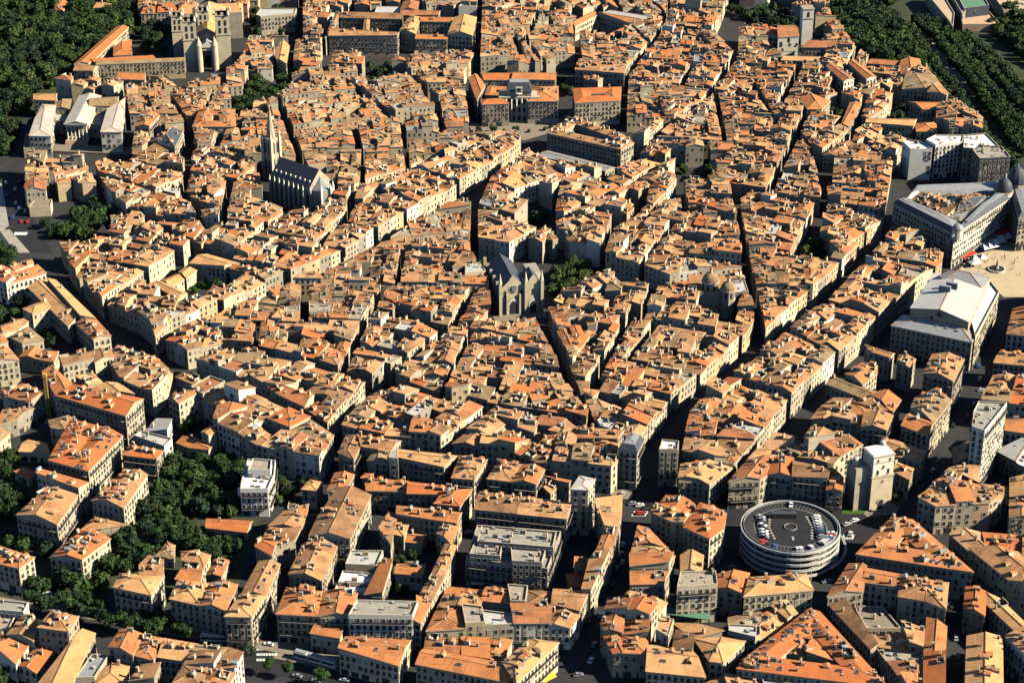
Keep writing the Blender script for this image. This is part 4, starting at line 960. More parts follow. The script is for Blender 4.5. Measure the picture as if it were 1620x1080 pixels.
def rose_church():
    t = mk('rose_window_church', 'stone church front with two gables, a rose window and dark slate roof', 'church', 822, 490)
    a = rad(13); L = frame(788, 499, a); D = 34
    EXCL.append([L(-6, -3), L(28, -3), L(28, D), L(-6, D)])
    def P(name, x0, x1, y0, y1, z0, z1, m, top=None): b = MB(); b.prism([L(x0, y0), L(x1, y0), L(x1, y1), L(x0, y1)], z0, z1, m, top); return b.build(name, t)
    def gab(name, x0, x1, y0, y1, z, zr, rm, wm):
        b = MB(); A, B, C, E = (*L(x0 - .3, y0 - .2), z), (*L(x1 + .3, y0 - .2), z), (*L(x1 + .3, y1), z), (*L(x0 - .3, y1), z); xm = (x0 + x1) / 2; r0, r1 = (*L(xm, y0 - .2), zr), (*L(xm, y1), zr)
        b.face([A, r0, r1, E][::-1], rm); b.face([r0, B, C, r1][::-1], rm); b.face([(*L(x0, y0 - .25), z - .1), (*L(x1, y0 - .25), z - .1), (*L(xm, y0 - .25), zr + .8)], wm); b.face([C, E, r1], wm); return b.build(name, t)
    P('nave_wall', 2, 15, 1, D, -.5, 16, 'wall_stone'); gab('roof', 2, 15, 1, D, 16.1, 21, 'slate', 'wall_stone'); P('aisle_wall', 15.05, 24, 3, D - 10, -.5, 13, 'wall_grey', 'zinc')
    P('front_wall', 2, 15, 0, .95, -.5, 16, 'wall_cream'); b = MB(); b.face([(*L(2, -.02), 16), (*L(15, -.02), 16), (*L(8.5, -.02), 22.5)], 'wall_cream'); b.face([(*L(15, .95), 16), (*L(2, .95), 16), (*L(8.5, .95), 22.5)], 'wall_white'); b.build('gable', t); P('front_wall', 15.6, 23.5, 0, 2.9, -.5, 17, 'wall_cream'); gab('side_gable', 15.6, 23.5, .3, 12, 17.1, 22, 'slate', 'wall_cream')
    for x in (1.2, 15.3, 24.2): P('buttress', x - .8, x + .8, -1.5, 1.5, -.5, 19, 'wall_cream'); b = MB(); b.cyl(L(x, 0), 1.1, 19, 25, 'wall_cream', 4, 0.02); b.build('pinnacle', t)
    for x in (5.0, 12.0): P('buttress', x - .5, x + .5, -1.0, -.02, -.5, 12, 'wall_cream')
    c = L(8.5, -.1); b = MB(); ca, sa = math.cos(a), math.sin(a)
    for r_, m, o in ((2.5, 'wall_white', .12), (2.1, 'glass', .2)):
        b.face([(c[0] + r_ * math.cos(k * .393) * ca + sa * o, c[1] + r_ * math.cos(k * .393) * sa - ca * o, 15 + r_ * math.sin(k * .393)) for k in range(16)], m)
    for k in range(8): th = k * math.pi / 8; b.bar((c[0] - 2.2 * math.cos(th) + sa * .3, c[1] - ca * .3, 15 - 2.2 * math.sin(th)), (c[0] + 2.2 * math.cos(th) + sa * .3, c[1] - ca * .3, 15 + 2.2 * math.sin(th)), .18, 'wall_white')
    b.build('rose_window', t)
    for x, w, h in ((8.5, 4.0, 8), (19.5, 3.4, 7)): b = MB(); gothic_window(b, L(x, -.12), w + 1.6, h + 1.6, 0, a, 'wall_white'); gothic_window(b, L(x, -.25), w, h, 0, a); b.build('portal', t)
    for x in (4.0, 13.0, 19.5): b = MB(); gothic_window(b, L(x, -.1), 1.3, 4, 10.5, a); b.build('window', t)
    for k in range(5): P('buttress', .3, 2, 6 + k * 8, 7.2 + k * 8, -.5, 17, 'wall_stone')
    P('chapel_wall', 20, 27, 14, 26, -.5, 17, 'wall_white', 'concrete')
rose_church()

def domed_church():
    t = mk('domed_church', 'small stone church with two domes wedged among tan roofs', 'church', 1135, 500)
    c = G(1122, 492, 0); c2 = G(1150, 500, 0)
    b = MB(); b.box((c[0], c[1] + 6), (22, 22), -.5, 14, 'wall_stone', 0, 'tile_tan'); b.build('wall', t)
    for q, r, z in ((c, 4.6, 14), (c2, 4.2, 12)):
        b = MB(); b.cyl(q, r, -.5, z + 4, 'wall_stone', 8); b.cyl(q, r + .5, z + 4, z + 4.6, 'trim', 8); b.build('drum', t)
        for k in range(8): b2 = MB(); aa = math.pi / 8 + k * math.pi / 4; b2.box((q[0] + (r * .93) * math.cos(aa), q[1] + (r * .93) * math.sin(aa)), (.3, 1.2), z, z + 3, 'dark', aa); b2.build('window', t)
        b = MB(); b.dome(q, r, z + 4.6, r * .95, 'tile_grey', 16, 5); b.cyl(q, .9, z + 4.4 + r * .9, z + 7 + r * .9, 'wall_cream', 8); b.cyl(q, 1.0, z + 7 + r * .9, z + 9 + r * .9, 'tile_grey', 8, 0); b.build('dome', t)
domed_church()

def bell_church():
    t = mk('bell_tower_church', 'white church with square bell tower and gabled front by the trees', 'church', 1250, 80); o = 'r1c4'
    wing(t, o, [(65, 235), (60, 170), (170, 160), (195, 230)], 15, 'gable', 'tile_rust', 'wall_white', ax=1, allw=False); wing(t, o, [(-20, 220), (-10, 180), (55, 180), (60, 230)], 12, 'gable', 'tile_red', 'wall_white', cls='house')
    c = G(*T(o, [(235, 275)])[0]); b = MB(); b.box(c, (8, 8), -.5, 27, 'wall_white', .1); b.box(c, (8.8, 8.8), 20, 20.5, 'trim', .1); b.box(c, (8.8, 8.8), 27, 27.6, 'trim', .1, 'gravel'); b.build('tower', t)
    for a in (.1, .1 + math.pi / 2):
        u = (math.cos(a), math.sin(a)); n = (u[1], -u[0]); b = MB(); gothic_window(b, (c[0] + n[0] * 4, c[1] + n[1] * 4), 2, 4.5, 21, a); b.build('bell_opening', t)
    b = MB(); c = G(*T(o, [(130, 262)])[0], 12); b.cyl((c[0], c[1] - .2), .1, 11, 11.1, 'dark', 4); b.box(c, (2.0, .3), 11, 14.4, 'dark', 0.03); b.build('window', t)
bell_church()

def prefecture():
    t = mk('prefecture_palace', 'ornate prefecture palace with orange roofs, clocked centre pavilion and columned front', 'palace', 820, 195)
    F0, F1 = (763, 196), (882, 190); 
    wing(t, 'r1c2', [(1432, 660), (1420, 630), (1560, 620), (1600, 655)], 16, 'hip', 'tile_red', 'wall_stone'); wing(t, 'r1c3', [(100, 640), (110, 552), (290, 548), (292, 640)], 16, 'hip', 'tile_orange', 'wall_cream', dens=.4)
    wing(t, 'r1c2', [(1345, 490), (1395, 478), (1450, 540), (1400, 630), (1390, 610)], 15, 'gable', 'tile_orange', 'wall_stone'); wing(t, 'r1c2', [(1445, 505), (1420, 468), (1640, 462), (1900, 468), (1895, 505)], 14, 'gable', 'tile_red', 'wall_cream')
    wing(t, 'r1c2', [(1450, 600), (1470, 545), (1600, 550), (1630, 610)], 13, 'ring', 'tile_orange', 'wall_cream', ringw=6, allw=False)
    c = G(*T('r1c3', [(45, 770)])[0]); b = MB(); b.box((c[0], c[1] + 5), (26, 12), -.5, 17, 'wall_cream', 0, 'gravel'); b.box((c[0], c[1] + 5), (27, 13), 17, 17.7, 'trim'); b.build('centre_wall', t)
    b = MB(); b.box((c[0], c[1] + 5), (16, 10), 17.7, 21, 'wall_stone'); b.build('attic', t); b = MB(); P = [(c[0] - 8.5, c[1] - .5), (c[0] + 8.5, c[1] - .5), (c[0] + 8.5, c[1] + 10.5), (c[0] - 8.5, c[1] + 10.5)]; Q = inset(P, 2.2)
    for i in range(4): j = (i + 1) % 4; b.face([(*P[i], 21), (*P[j], 21), (*Q[j], 27), (*Q[i], 27)], 'slate')
    b.face([(*q, 27) for q in Q], 'zinc'); b.build('mansard_roof', t)
    b = MB(); b.cyl((c[0], c[1] - .7), 2.2, 20.0, 20.3, 'wall_white', 12); b.box((c[0], c[1] - .8), (4.4, .8), 20.3, 24.5, 'wall_white'); b.box((c[0], c[1] - 1.25), (2.4, .1), 21.4, 23.8, 'dark'); b.build('clock', t)
    for k in range(8): b = MB(); b.cyl((c[0] - 12 + k * 24 / 7, c[1] - 1.6), .55, 5, 16.5, 'wall_white', 8); b.build('column', t)
    for k in range(7):
        for z in (1, 7, 12.5): b = MB(); b.box((c[0] - 10.3 + k * 24 / 7, c[1] - 1.02), (1.5, .2), z, z + 3, 'dark'); b.build('window', t)
    EXCL.append([(c[0] - 15, c[1] - 4), (c[0] + 15, c[1] - 4), (c[0] + 15, c[1] + 12), (c[0] - 15, c[1] + 12)])
prefecture()

def hospital():
    t = mk('white_hospital', 'stepped white modern block with square windows and a dark glass annex', 'building', 1500, 280); o = 'r1c4'
    wing(t, o, [(850, 900), (870, 885), (1040, 920), (1040, 950), (900, 950)], 20, 'flat', 'white_paint', 'white_paint', allw=False, dens=.5); wing(t, o, [(1000, 890), (1060, 860), (1240, 862), (1230, 905), (1060, 925)], 22, 'flat', 'white_paint', 'white_paint', dens=.5)
    wing(t, o, [(1235, 940), (1240, 862), (1380, 850), (1465, 935), (1330, 950)], 22, 'flat', 'white_paint', 'wall_grey', dens=.5); wing(t, o, [(1295, 955), (1330, 925), (1480, 935), (1535, 1000), (1340, 1010)], 24, 'flat', 'concrete', 'slate', dens=1)
hospital()

def villa():
    t = mk('white_villa', 'ornate white villa with a colonnaded terrace among dark garden trees', 'villa', 405, 800); 
    wing(t, '', [(382, 762), (392, 728), (436, 730), (434, 752), (424, 775), (380, 775)], 14, 'flat', 'white_paint', 'white_paint', dens=.8, bal=True)
    wing(t, '', [(392, 745), (400, 727), (430, 729), (428, 745)], 17.5, 'flat', 'gravel', 'white_paint', allw=False)
    L = frame(378, 806, rad(8))
    for k in range(4): b = MB(); b.cyl(L(1.4 + k * 3.0, -1.8), .42, 0, 9, 'white_paint', 10); b.build('column', t)
    b = MB(); b.prism([L(0, -2.8), L(12, -2.8), L(12, 3), L(0, 3)], 9, 10, 'white_paint'); b.build('terrace', t)
    EXCL.append([L(-2, -4), L(18, -4), L(18, 16), L(-2, 16)])
villa()

def concrete_block():
    t = mk('stepped_apartment_block', 'grey concrete apartment block stepped in terraces with long planted balconies', 'apartment building', 812, 915)
    X = lambda p: [(x, y) for x, y in p]
    wing(t, 'r4c2', [(1430, 90), (1900, 132), (1880, 230), (1400, 190)], 19, 'flat', 'concrete', 'concrete', dens=2.2)
    wing(t, 'r4c2', [(1385, 195), (1560, 205), (1545, 285), (1350, 270)], 17, 'flat', 'concrete', 'concrete', dens=2); wing(t, 'r4c2', [(1610, 205), (1840, 225), (1810, 325), (1620, 315)], 17, 'flat', 'concrete', 'concrete', dens=2)
    wing(t, 'r4c2', [(1330, 300), (1400, 90), (1930, 130), (1845, 365)], 14, 'flat', 'concrete', 'concrete', bal=True, dens=.2)
    wing(t, 'r4c2', [(1322, 330), (1335, 300), (1850, 365), (1842, 395)], 11, 'flat', 'gravel', 'concrete', bal=True)
    a, b_ = G(*T('r4c2', [(1325, 330)])[0], 11), G(*T('r4c2', [(1842, 395)])[0], 11); n = 14
    for k in range(n):
        f = (k + .5) / n; c = (a[0] + (b_[0] - a[0]) * f, a[1] + (b_[1] - a[1]) * f + 1.6); mb = MB(); rg = random.Random(k)
        mb.box(c, (1.8, .8), 11, 11.6, 'tile_rust')
        for j in range(10): x, y, z = c[0] + rg.uniform(-1, 1), c[1] + rg.uniform(-.4, .4), 11.7 + rg.uniform(0, .7); mb.face([(x - .3, y, z - .2), (x + .3, y - .1, z - .1), (x + .2, y + .2, z + .3), (x - .2, y, z + .3)], 'leaf_b')
        mb.build('planter', t)
    for k in range(3):
        mb = MB(); f = (k + .6) / 4; c = (a[0] + (b_[0] - a[0]) * f, a[1] + (b_[1] - a[1]) * f - 1.6); mb.box(c, (5.5, 1.4), 3.0, 3.5, 'white_paint', 0); mb.build('canopy', t)
concrete_block()

def crane():
    c = G(79, 668); t = thing('tower_crane', 'slim yellow crane mast standing in a walled yard', 'crane', (*c, 0))
    b = MB(); w = .65; H = 25
    for s in (-1, 1):
        for r_ in (-1, 1): b.bar((c[0] + s * w, c[1] + r_ * w, 0), (c[0] + s * w, c[1] + r_ * w, H), .2, 'crane_yellow')
    for k in range(13):
        z = k * 2.0
        for (x0, y0, x1, y1) in ((-w, -w, w, -w), (w, -w, w, w), (w, w, -w, w), (-w, w, -w, -w)): b.bar((c[0] + x0, c[1] + y0, z), (c[0] + x1, c[1] + y1, z + 2), .2, 'crane_yellow')
    b.build('mast', t)
    b = MB(); b.box(c, (4.5, 4.5), 0, .8, 'concrete'); b.build('base', t); b = MB(); b.box(c, (2.0, 2.0), H, H + 2, 'crane_yellow'); b.build('head', t)
crane()

def door_wall():
    c = G(627, 758); t = thing('bright_wall', 'bare sunlit cream party wall with a tall brown door recess', 'wall', (*c, 0)); P = world('', [(616, 757), (640, 757), (664, 760), (663, 766), (612, 762)], 0)
    b = MB(); b.box((c[0] - .5, c[1]), (9, .8), -.3, 15.5, 'wall_cream', 0.03); b.build('panel', t); b = MB(); b.box((c[0] + .3, c[1] - .45), (2.4, .2), .5, 12, 'shutter_brown', .03); b.build('door', t)
    EXCL.append([(c[0] - 6, c[1] - 3), (c[0] + 6, c[1] - 3), (c[0] + 6, c[1] + 3), (c[0] - 6, c[1] + 3)])
    P = world('r4c3', [(972, 592), (1255, 640), (1250, 680), (955, 640)], 5); t = thing('green_canopy', 'long pale green canopy roof over a yard passage', 'canopy', (*cen(P), 0)); b = MB(); b.prism(P, 4.6, 5, 'green_paint', bottom=True); b.build('roof', t); HAND.append(P)
    for q in P: b = MB(); b.cyl((q[0] * .98 + cen(P)[0] * .02, q[1] * .98 + cen(P)[1] * .02), .2, 0, 4.6, 'iron', 6); b.build('post', t)
door_wall()

def conference():
    t = mk('conference_centre', 'long low modern building of tan walls beside the tree lined esplanade', 'building', 1500, 40); o = 'r1c4'
    wing(t, o, [(1040, -60), (1090, -60), (1180, 90), (1170, 175), (1140, 130), (1000, -40)], 9, 'flat', 'plaza', 'wall_stone', allw=False); wing(t, o, [(1140, -60), (1190, -60), (1250, 75), (1230, 95)], 11, 'flat', 'concrete', 'wall_grey', allw=False)
    wing(t, o, [(1195, -30), (1355, -30), (1400, 40), (1240, 60)], 12, 'flat', 'green_paint', 'slate', allw=False); wing(t, o, [(1235, 95), (1400, 80), (1470, 160), (1230, 160)], 5, 'flat', 'wall_pink', 'wall_pink', allw=False); wing(t, o, [(1400, -60), (1700, -60), (1700, 60), (1490, 70)], 9, 'flat', 'plaza', 'wall_stone', allw=False)
conference()

# ================================================================ vehicles
def m_car(paint, L_=4.2):
    b = MB(); hw = .88; xs = [(-L_ / 2, .35, .75), (-L_ / 2 + .1, .35, .85), (-L_ * .2, .3, .92), (L_ * .2, .3, .9), (L_ / 2 - .15, .35, .78), (L_ / 2, .4, .62)]
    for i in range(5):
        a, c = xs[i], xs[i + 1]
        b.face([(a[0], -hw, a[2]), (c[0], -hw, c[2]), (c[0], hw, c[2]), (a[0], hw, a[2])], paint)
        for s in (-1, 1): b.face([(a[0], s * hw, a[1]), (c[0], s * hw, c[1]), (c[0], s * hw, c[2]), (a[0], s * hw, a[2])][::-s], paint)
    for x in (xs[0], xs[-1]): b.face([(x[0], -hw, x[1]), (x[0], hw, x[1]), (x[0], hw, x[2]), (x[0], -hw, x[2])], paint)
    body_ = b
    g = MB(); q = [(-L_ * .38, .85), (-L_ * .27, 1.38), (L_ * .08, 1.42), (L_ * .24, .9)]; w0, w1 = .82, .66
    for i in range(3):
        (x0, z0), (x1, z1) = q[i], q[i + 1]; a = w0 if z0 < 1 else w1; c = w0 if z1 < 1 else w1
        g.face([(x0, -a, z0), (x1, -c, z1), (x1, c, z1), (x0, a, z0)], paint if i == 1 else 'glass')
    for s in (-1, 1): g.face([(q[0][0], s * w0, q[0][1]), (q[3][0], s * w0, q[3][1]), (q[2][0], s * w1, q[2][1]), (q[1][0], s * w1, q[1][1])][::-s], 'glass')
    w = MB()
    for x in (-L_ * .3, L_ * .31):
        for y in (-.86, .86):
            for k in range(10):
                a, c = k * .6283, (k + 1) * .6283; w.face([(x + .32 * math.cos(a), y - .1, .32 + .32 * math.sin(a)), (x + .32 * math.cos(c), y - .1, .32 + .32 * math.sin(c)), (x + .32 * math.cos(c), y + .1, .32 + .32 * math.sin(c)), (x + .32 * math.cos(a), y + .1, .32 + .32 * math.sin(a))], 'rubber')
            for s in (-.1, .1): w.face([(x + .32 * math.cos(k * .6283), y + s, .32 + .32 * math.sin(k * .6283)) for k in range(10)], 'rubber')
    return body_.mesh('body'), g.mesh('cabin'), w.mesh('wheels')
CARW = {'car_white': 'white', 'car_grey': 'dark grey', 'car_black': 'black', 'car_red': 'red', 'car_blue': 'blue', 'car_silver': 'silver'}
CARS = {k: m_car(k) for k in CARW}; carn = {}
NUM = ['first', 'second', 'third', 'fourth', 'fifth', 'sixth', 'seventh', 'eighth', 'ninth', 'tenth', 'eleventh', 'twelfth', 'thirteenth', 'fourteenth']
def car(x, y, z, a, col, where, group, rg=None):
    k = (col, where); carn[k] = carn.get(k, 0) + 1; i = carn[k]
    t = thing('parked_car', '%s car %s%s' % (CARW[col], where, '' if i == 1 else ', %s from left' % (NUM[i - 1] if i <= 14 else 'number %d' % i)), 'car', (x, y, z), group); t.rotation_euler = (0, 0, a)
    for n, me in zip(('body', 'cabin', 'wheels'), CARS[col]): inst(n, me, t, (0, 0, 0))
rg = random.Random(8)
CWT = [30, 16, 12, 12, 10, 20]
roofcars = []
for k in range(72):
    a = 2 * math.pi * (k + .5) / 72
    if rg.random() < (.5 if math.sin(a) < -.3 and math.cos(a) > -.75 else .05): roofcars.append((CP[0][0] + (CP[1] - 3.4) * math.cos(a), CP[0][1] + (CP[1] - 3.4) * math.sin(a), CP[2] + .02, a + math.pi))
for s in (-1, 1):
    for k in range(8):
        if rg.random() < .8: roofcars.append((CP[0][0] + s * 12.2, CP[0][1] - 8 + k * 2.3, CP[2] + .02, s * .5))
for x, y, z, a in sorted(roofcars): car(x, y, z, a, rg.choices(list(CARW), [22, 22, 14, 12, 8, 22])[0], 'on the car park roof', 'cars parked on the car park roof')
LANES = [('at the crossroads below the mansard', [(985, 782, 1.2), (1000, 797, .3), (1012, 800, .3), (1022, 806, .4), (1032, 801, .3), (1040, 808, .2), (1012, 812, .3), (1050, 800, .4), (1130, 800, .1)]),
 ('in the street left of the car park', [(985, 862, 1.3), (980, 880, 1.3), (976, 900, 1.3), (970, 925, 1.3), (985, 890, 1.3), (962, 950, 1.3), (1158, 898, .3), (950, 975, 1.3), (935, 1045, 1.2), (915, 1068, .2), (940, 1020, 1.2)]),
 ('below the long boulevard trees', [(75, 940, 2.9), (88, 945, 2.9), (100, 950, 2.9), (405, 1012, 2.9), (425, 1020, 2.9), (470, 1070, 2.8), (500, 1078, 2.8), (545, 1076, 2.9)]),
 ('on the wide avenue at the left edge', [(10, 290, 1.7), (12, 310, 1.7), (24, 300, 1.7), (30, 330, 1.7), (25, 322, 1.7), (34, 352, 1.7), (44, 352, 1.7), (20, 345, 1.6), (16, 362, .2), (40, 335, 1.7), (30, 290, 1.7)]),
 ('in the street right of the car park', [(1336, 860, 1.2), (1345, 845, 1.2), (1340, 830, .5), (1352, 824, .5), (1307, 920, .3), (1500, 957, 1.4), (1506, 962, .1), (1512, 1010, 1.5), (1514, 1040, 1.5)]),
 ('in the street beside the white slab', [(1548, 580, 1.2), (1552, 618, .2), (1550, 600, 1.2), (1530, 660, 1.2), (1508, 673, 1.2), (1540, 640, 1.2), (1485, 728, 1.1), (1475, 745, 1.1)])]
for where, L in LANES:
    for x, y, a in sorted(L): c = G(x, y); car(c[0], c[1], .02, a, rg.choices(list(CARW), CWT)[0], where, 'cars parked in the streets')
for q in ((742, 843), (921, 827), (925, 829)): c = G(*q); car(c[0], c[1], .02, .2, 'car_white' if q[0] != 921 else 'car_red', 'beside the stepped concrete block', 'cars parked in the streets')
def bus():
    c = G(340, 1013); a = rad(-4); t = thing('white_bus', 'long white bus on the boulevard between tree rows', 'bus', (*c, 0)); t.rotation_euler = (0, 0, a)
    t.rotation_euler = (0, 0, 0); b = MB(); b.box(c, (11.5, 2.5), .4, 3.1, 'car_white', a); b.box(c, (11.1, 2.2), 3.1, 3.25, 'white_paint', a); b.build('body', t); b = MB(); b.box(c, (10.8, 2.56), 1.5, 2.5, 'glass', a); b.build('windows', t)
    for x in (-4, 3.6): b = MB(); b.box((c[0] + x, c[1] - 0.05), (1.0, 2.54), 0, .9, 'rubber', a); b.build('wheels', t)
    a0, a1 = G(466, 1038), G(533, 1056); a = math.atan2(a1[1] - a0[1], a1[0] - a0[0]); t = thing('tram', 'beige tram of three cars stopped beside the low orange roofed block', 'tram', ((a0[0] + a1[0]) / 2, (a0[1] + a1[1]) / 2, 0)); L_ = math.hypot(a1[0] - a0[0], a1[1] - a0[1]) / 3
    for k in range(3):
        f = (k + .5) / 3; c = (a0[0] + (a1[0] - a0[0]) * f, a0[1] + (a1[1] - a0[1]) * f); b = MB(); b.box(c, (L_ - .4, 2.6), .4, 3.3, 'tram_white', a); b.box(c, (L_ - 1.4, 2.0), 3.3, 3.7, 'zinc', a); o = b.build('carriage', t); b = MB(); b.box(c, (L_ - .9, 2.66), 1.5, 2.6, 'glass', a); b.build('windows', o); 
        if k < 2: b = MB(); f = (k + 1) / 3; b.box((a0[0] + (a1[0] - a0[0]) * f, a0[1] + (a1[1] - a0[1]) * f), (.7, 2.2), .5, 3.1, 'rubber', a); b.build('bellows', t)
bus()
# people walking on the squares
def person_mesh(m, m2):
    b = MB(); c = (0, 0)
    for s in (-1, 1):
        b.cyl((s * .1, .12 * s), .07, 0, .45, m2, 8, .08); b.cyl((s * .1, .08 * s), .08, .45, .88, m2, 8, .11)
        b.cyl((s * .25, 0), .045, .78, 1.42, m, 6, .06); b.cyl((s * .25, 0), .035, .70, .79, 'skin', 6)
    b.cyl(c, .17, .85, 1.15, m, 10, .2); b.cyl(c, .2, 1.15, 1.45, m, 10, .12); b.cyl(c, .06, 1.45, 1.53, 'skin', 8); b.cyl(c, .09, 1.52, 1.64, 'skin', 10, .105); b.dome(c, .105, 1.64, .12, 'bark', 10, 4)
    return b.mesh('person')
PM = [person_mesh('white_cloth', 'car_blue'), person_mesh('red_cloth', 'dark'), person_mesh('car_blue', 'shutter'), person_mesh('dark', 'dark')]; PL = ['white top and blue trousers', 'red top and dark trousers', 'blue top and grey trousers', 'dark clothes']
cnt = {}
for k in range(26):
    x, y = rg.uniform(1545, 1618), rg.uniform(392, 436); c = G(x, y); v = rg.randrange(4); cnt[v] = cnt.get(v, 0) + 1
    o = bpy.data.objects.new('person', PM[v]); o.location = (c[0], c[1], .13); o.rotation_euler = (0, 0, rg.uniform(0, 6)); COL.objects.link(o); o['label'] = 'person in %s standing on the tan square' % PL[v]; o['category'] = 'person'; o['group'] = 'people in %s on the square' % PL[v]
# ================================================================ places kept free of generated houses
def excl(tile, pts, h=0.0): EXCL.append(world(tile, pts, h)); EXCL.append(world(tile, pts, 12.5))
for l in ([(1372, 148), (1352, 185), (1343, 222)], [(1265, 212), (1290, 235), (1298, 270), (1305, 300), (1300, 340), (1275, 368)], [(517, 38), (511, 100)], [(222, 335), (275, 370), (332, 388), (360, 405), (408, 415)],
          [(590, 462), (625, 482), (705, 524), (745, 530)], [(1002, 485), (985, 520), (962, 560), (942, 595), (936, 615)], [(960, 372), (1017, 325), (1022, 298)], [(612, 583), (655, 556), (690, 530)], [(1045, 47), (1010, 90), (990, 118), (987, 178)],
          [(1163, 82), (1115, 156), (1070, 185), (1006, 238)], [(140, 250), (165, 300), (205, 330)], [(300, 232), (290, 300), (330, 360)], [(560, 300), (545, 350), (600, 362)], [(640, 110), (690, 150), (700, 200)], [(850, 20), (830, 60), (870, 108)],
          [(1190, 130), (1230, 190), (1262, 212)], [(1075, 280), (1085, 330), (1165, 350)], [(880, 300), (870, 350), (900, 390)]):
    lane_line('', l, 4.6)
excl('r1c1', [(130, 600), (330, 560), (790, 600), (830, 960), (150, 980)], 8)            # law court
excl('r1c1', [(400, 440), (470, 380), (720, 160), (830, 170), (860, 100), (1130, 0), (1480, 60), (1490, 440), (1150, 520), (400, 490)], 5)   # cathedral
excl('', [(395, 60), (470, 60), (470, 15), (420, 10), (380, 40)])                       # garden by the cathedral
excl('', [(358, 165), (372, 182), (400, 165), (458, 138), (485, 118), (450, 108), (395, 125)], 5)
excl('', [(400, 285), (420, 320), (480, 335), (527, 325), (520, 285), (440, 262), (405, 255)], 5)  # church with spire
excl('', [(518, 20), (522, 82), (625, 85), (760, 78), (760, 24), (640, 15)], 6)           # barracks
excl('', [(62, 345), (75, 318), (140, 315), (172, 330), (182, 355), (140, 385), (65, 380)])
excl('r2c1', [(930, 720), (1310, 520), (1510, 580), (1510, 680), (1280, 770), (1180, 820), (1050, 790)], 3)   # school court
excl('', [(742, 112), (740, 205), (885, 190), (885, 110)], 6)                              # prefecture
excl('', [(902, 140), (985, 140), (988, 195), (900, 195)], 6); excl('', [(880, 180), (905, 180), (905, 150), (885, 150)])
excl('', [(818, 205), (862, 200), (1008, 205), (1006, 252), (985, 275), (840, 245)], 6)
excl('', [(902, 45), (905, 22), (945, 18), (1025, 28), (975, 60), (945, 52)], 6)
excl('', [(775, 418), (862, 410), (870, 450), (862, 490), (785, 502), (775, 450)], 2)
excl('', [(862, 412), (930, 416), (948, 436), (900, 462), (868, 478)], 0)
excl('', [(1108, 458), (1160, 452), (1164, 498), (1130, 512), (1108, 494)], 12)
excl('', [(1425, 222), (1465, 205), (1560, 205), (1605, 250), (1600, 290), (1425, 285)], 6)
excl('', [(1408, 300), (1600, 285), (1620, 300), (1620, 380), (1505, 425), (1410, 350)], 4)
excl('', [(1208, 80), (1215, 35), (1290, 30), (1320, 70), (1290, 95)], 3)
for p in ([(560, 105), (612, 92), (650, 95), (660, 108), (588, 128)], [(620, 235), (700, 240), (695, 255), (630, 250)], [(812, 325), (885, 330), (885, 360), (825, 362)],
          [(1265, 372), (1305, 372), (1310, 400), (1268, 405)], [(1055, 262), (1140, 262), (1140, 282), (1060, 280)], [(875, 115), (905, 115), (905, 145), (880, 145)], [(1150, 10), (1260, 10), (1262, 45), (1150, 38)],
          [(1310, 150), (1340, 150), (1345, 180), (1312, 180)], [(1400, 165), (1480, 165), (1480, 215), (1400, 205)]):
    excl('', p)

# ================================================================ buildings traced one by one
# bottom left
hand('r4c1', [(105, 15), (360, 75), (490, -110), (290, -130)], 15, 'gable', 'tile_tan', 'wall_stone', bal=True)
hand('r3c1', [(240, 800), (560, 890), (500, 960), (400, 920), (235, 850)], 14, 'shed', 'tile_orange', 'wall_cream')
hand('r4c1', [(-80, 190), (215, 285), (120, 352), (-80, 305)], 13, 'hip', 'tile_orange', 'wall_cream')
hand('r4c1', [(500, 115), (695, 165), (520, 303), (317, 283)], 11, 'gable', 'tile_red', 'wall_cream', dens=1.8)
hand('r4c1', [(600, 30), (790, 75), (640, 100), (515, 110)], 8, 'hip', 'tile_tan', 'wall_stone', 'house')
hand('r4c1', [(720, 470), (955, 522), (1030, 400), (760, 390)], 15, 'hip', 'tile_sand', 'wall_cream', bal=True)
hand('r4c1', [(885, 350), (945, 310), (1035, 330), (1028, 396), (885, 388)], 15.5, 'shed', 'tile_tan', 'wall_cream', 'house')
hand('r4c1', [(1060, 188), (1105, 210), (1100, 295), (990, 270)], 5, 'hip', 'tile_grey', 'wall_cream', 'house')
hand('r4c1', [(1150, 250), (1240, 240), (1330, 272), (1290, 345), (1150, 300)], 11, 'hip', 'tile_tan', 'wall_cream', 'house')
hand('r4c1', [(1075, 545), (1262, 585), (1330, 450), (1130, 430)], 16, 'hip', 'tile_sand', 'wall_stone', dens=1.4)
hand('r4c1', [(1264, 586), (1425, 618), (1500, 457), (1332, 450)], 16.4, 'gable', 'tile_orange', 'wall_stone', dens=1.6)
hand('r4c1', [(1110, 420), (1190, 338), (1290, 350), (1265, 436)], 12, 'gable', 'tile_orange', 'wall_cream', 'house')
hand('r4c1', [(1425, 655), (1590, 660), (1680, 525), (1520, 520)], 16, 'hip', 'tile_sand', 'wall_cream', bal=True)
hand('r4c1', [(1530, 515), (1684, 520), (1770, 330), (1640, 310)], 14, 'gable', 'tile_tan', 'wall_cream')
hand('r4c1', [(1310, 40), (1595, 55), (1560, 125), (1305, 100)], 4.5, 'gable', 'tile_red', 'wall_stone', 'house', dens=0.1)
hand('r4c1', [(1360, 300), (1450, 305), (1400, 402), (1300, 395)], 6, 'gable', 'tile_rust', 'wall_stone', 'house')
hand('r4c1', [(690, 848), (760, 747), (905, 772), (840, 900)], 13, 'gable', 'tile_orange', 'wall_stone')
hand('r4c1', [(842, 900), (908, 772), (1045, 800), (970, 932)], 12, 'hip', 'tile_orange', 'wall_stone', dens=1.6)
hand('r4c1', [(998, 912), (1060, 800), (1250, 832), (1190, 942)], 12, 'gable', 'tile_sand', 'wall_stone')
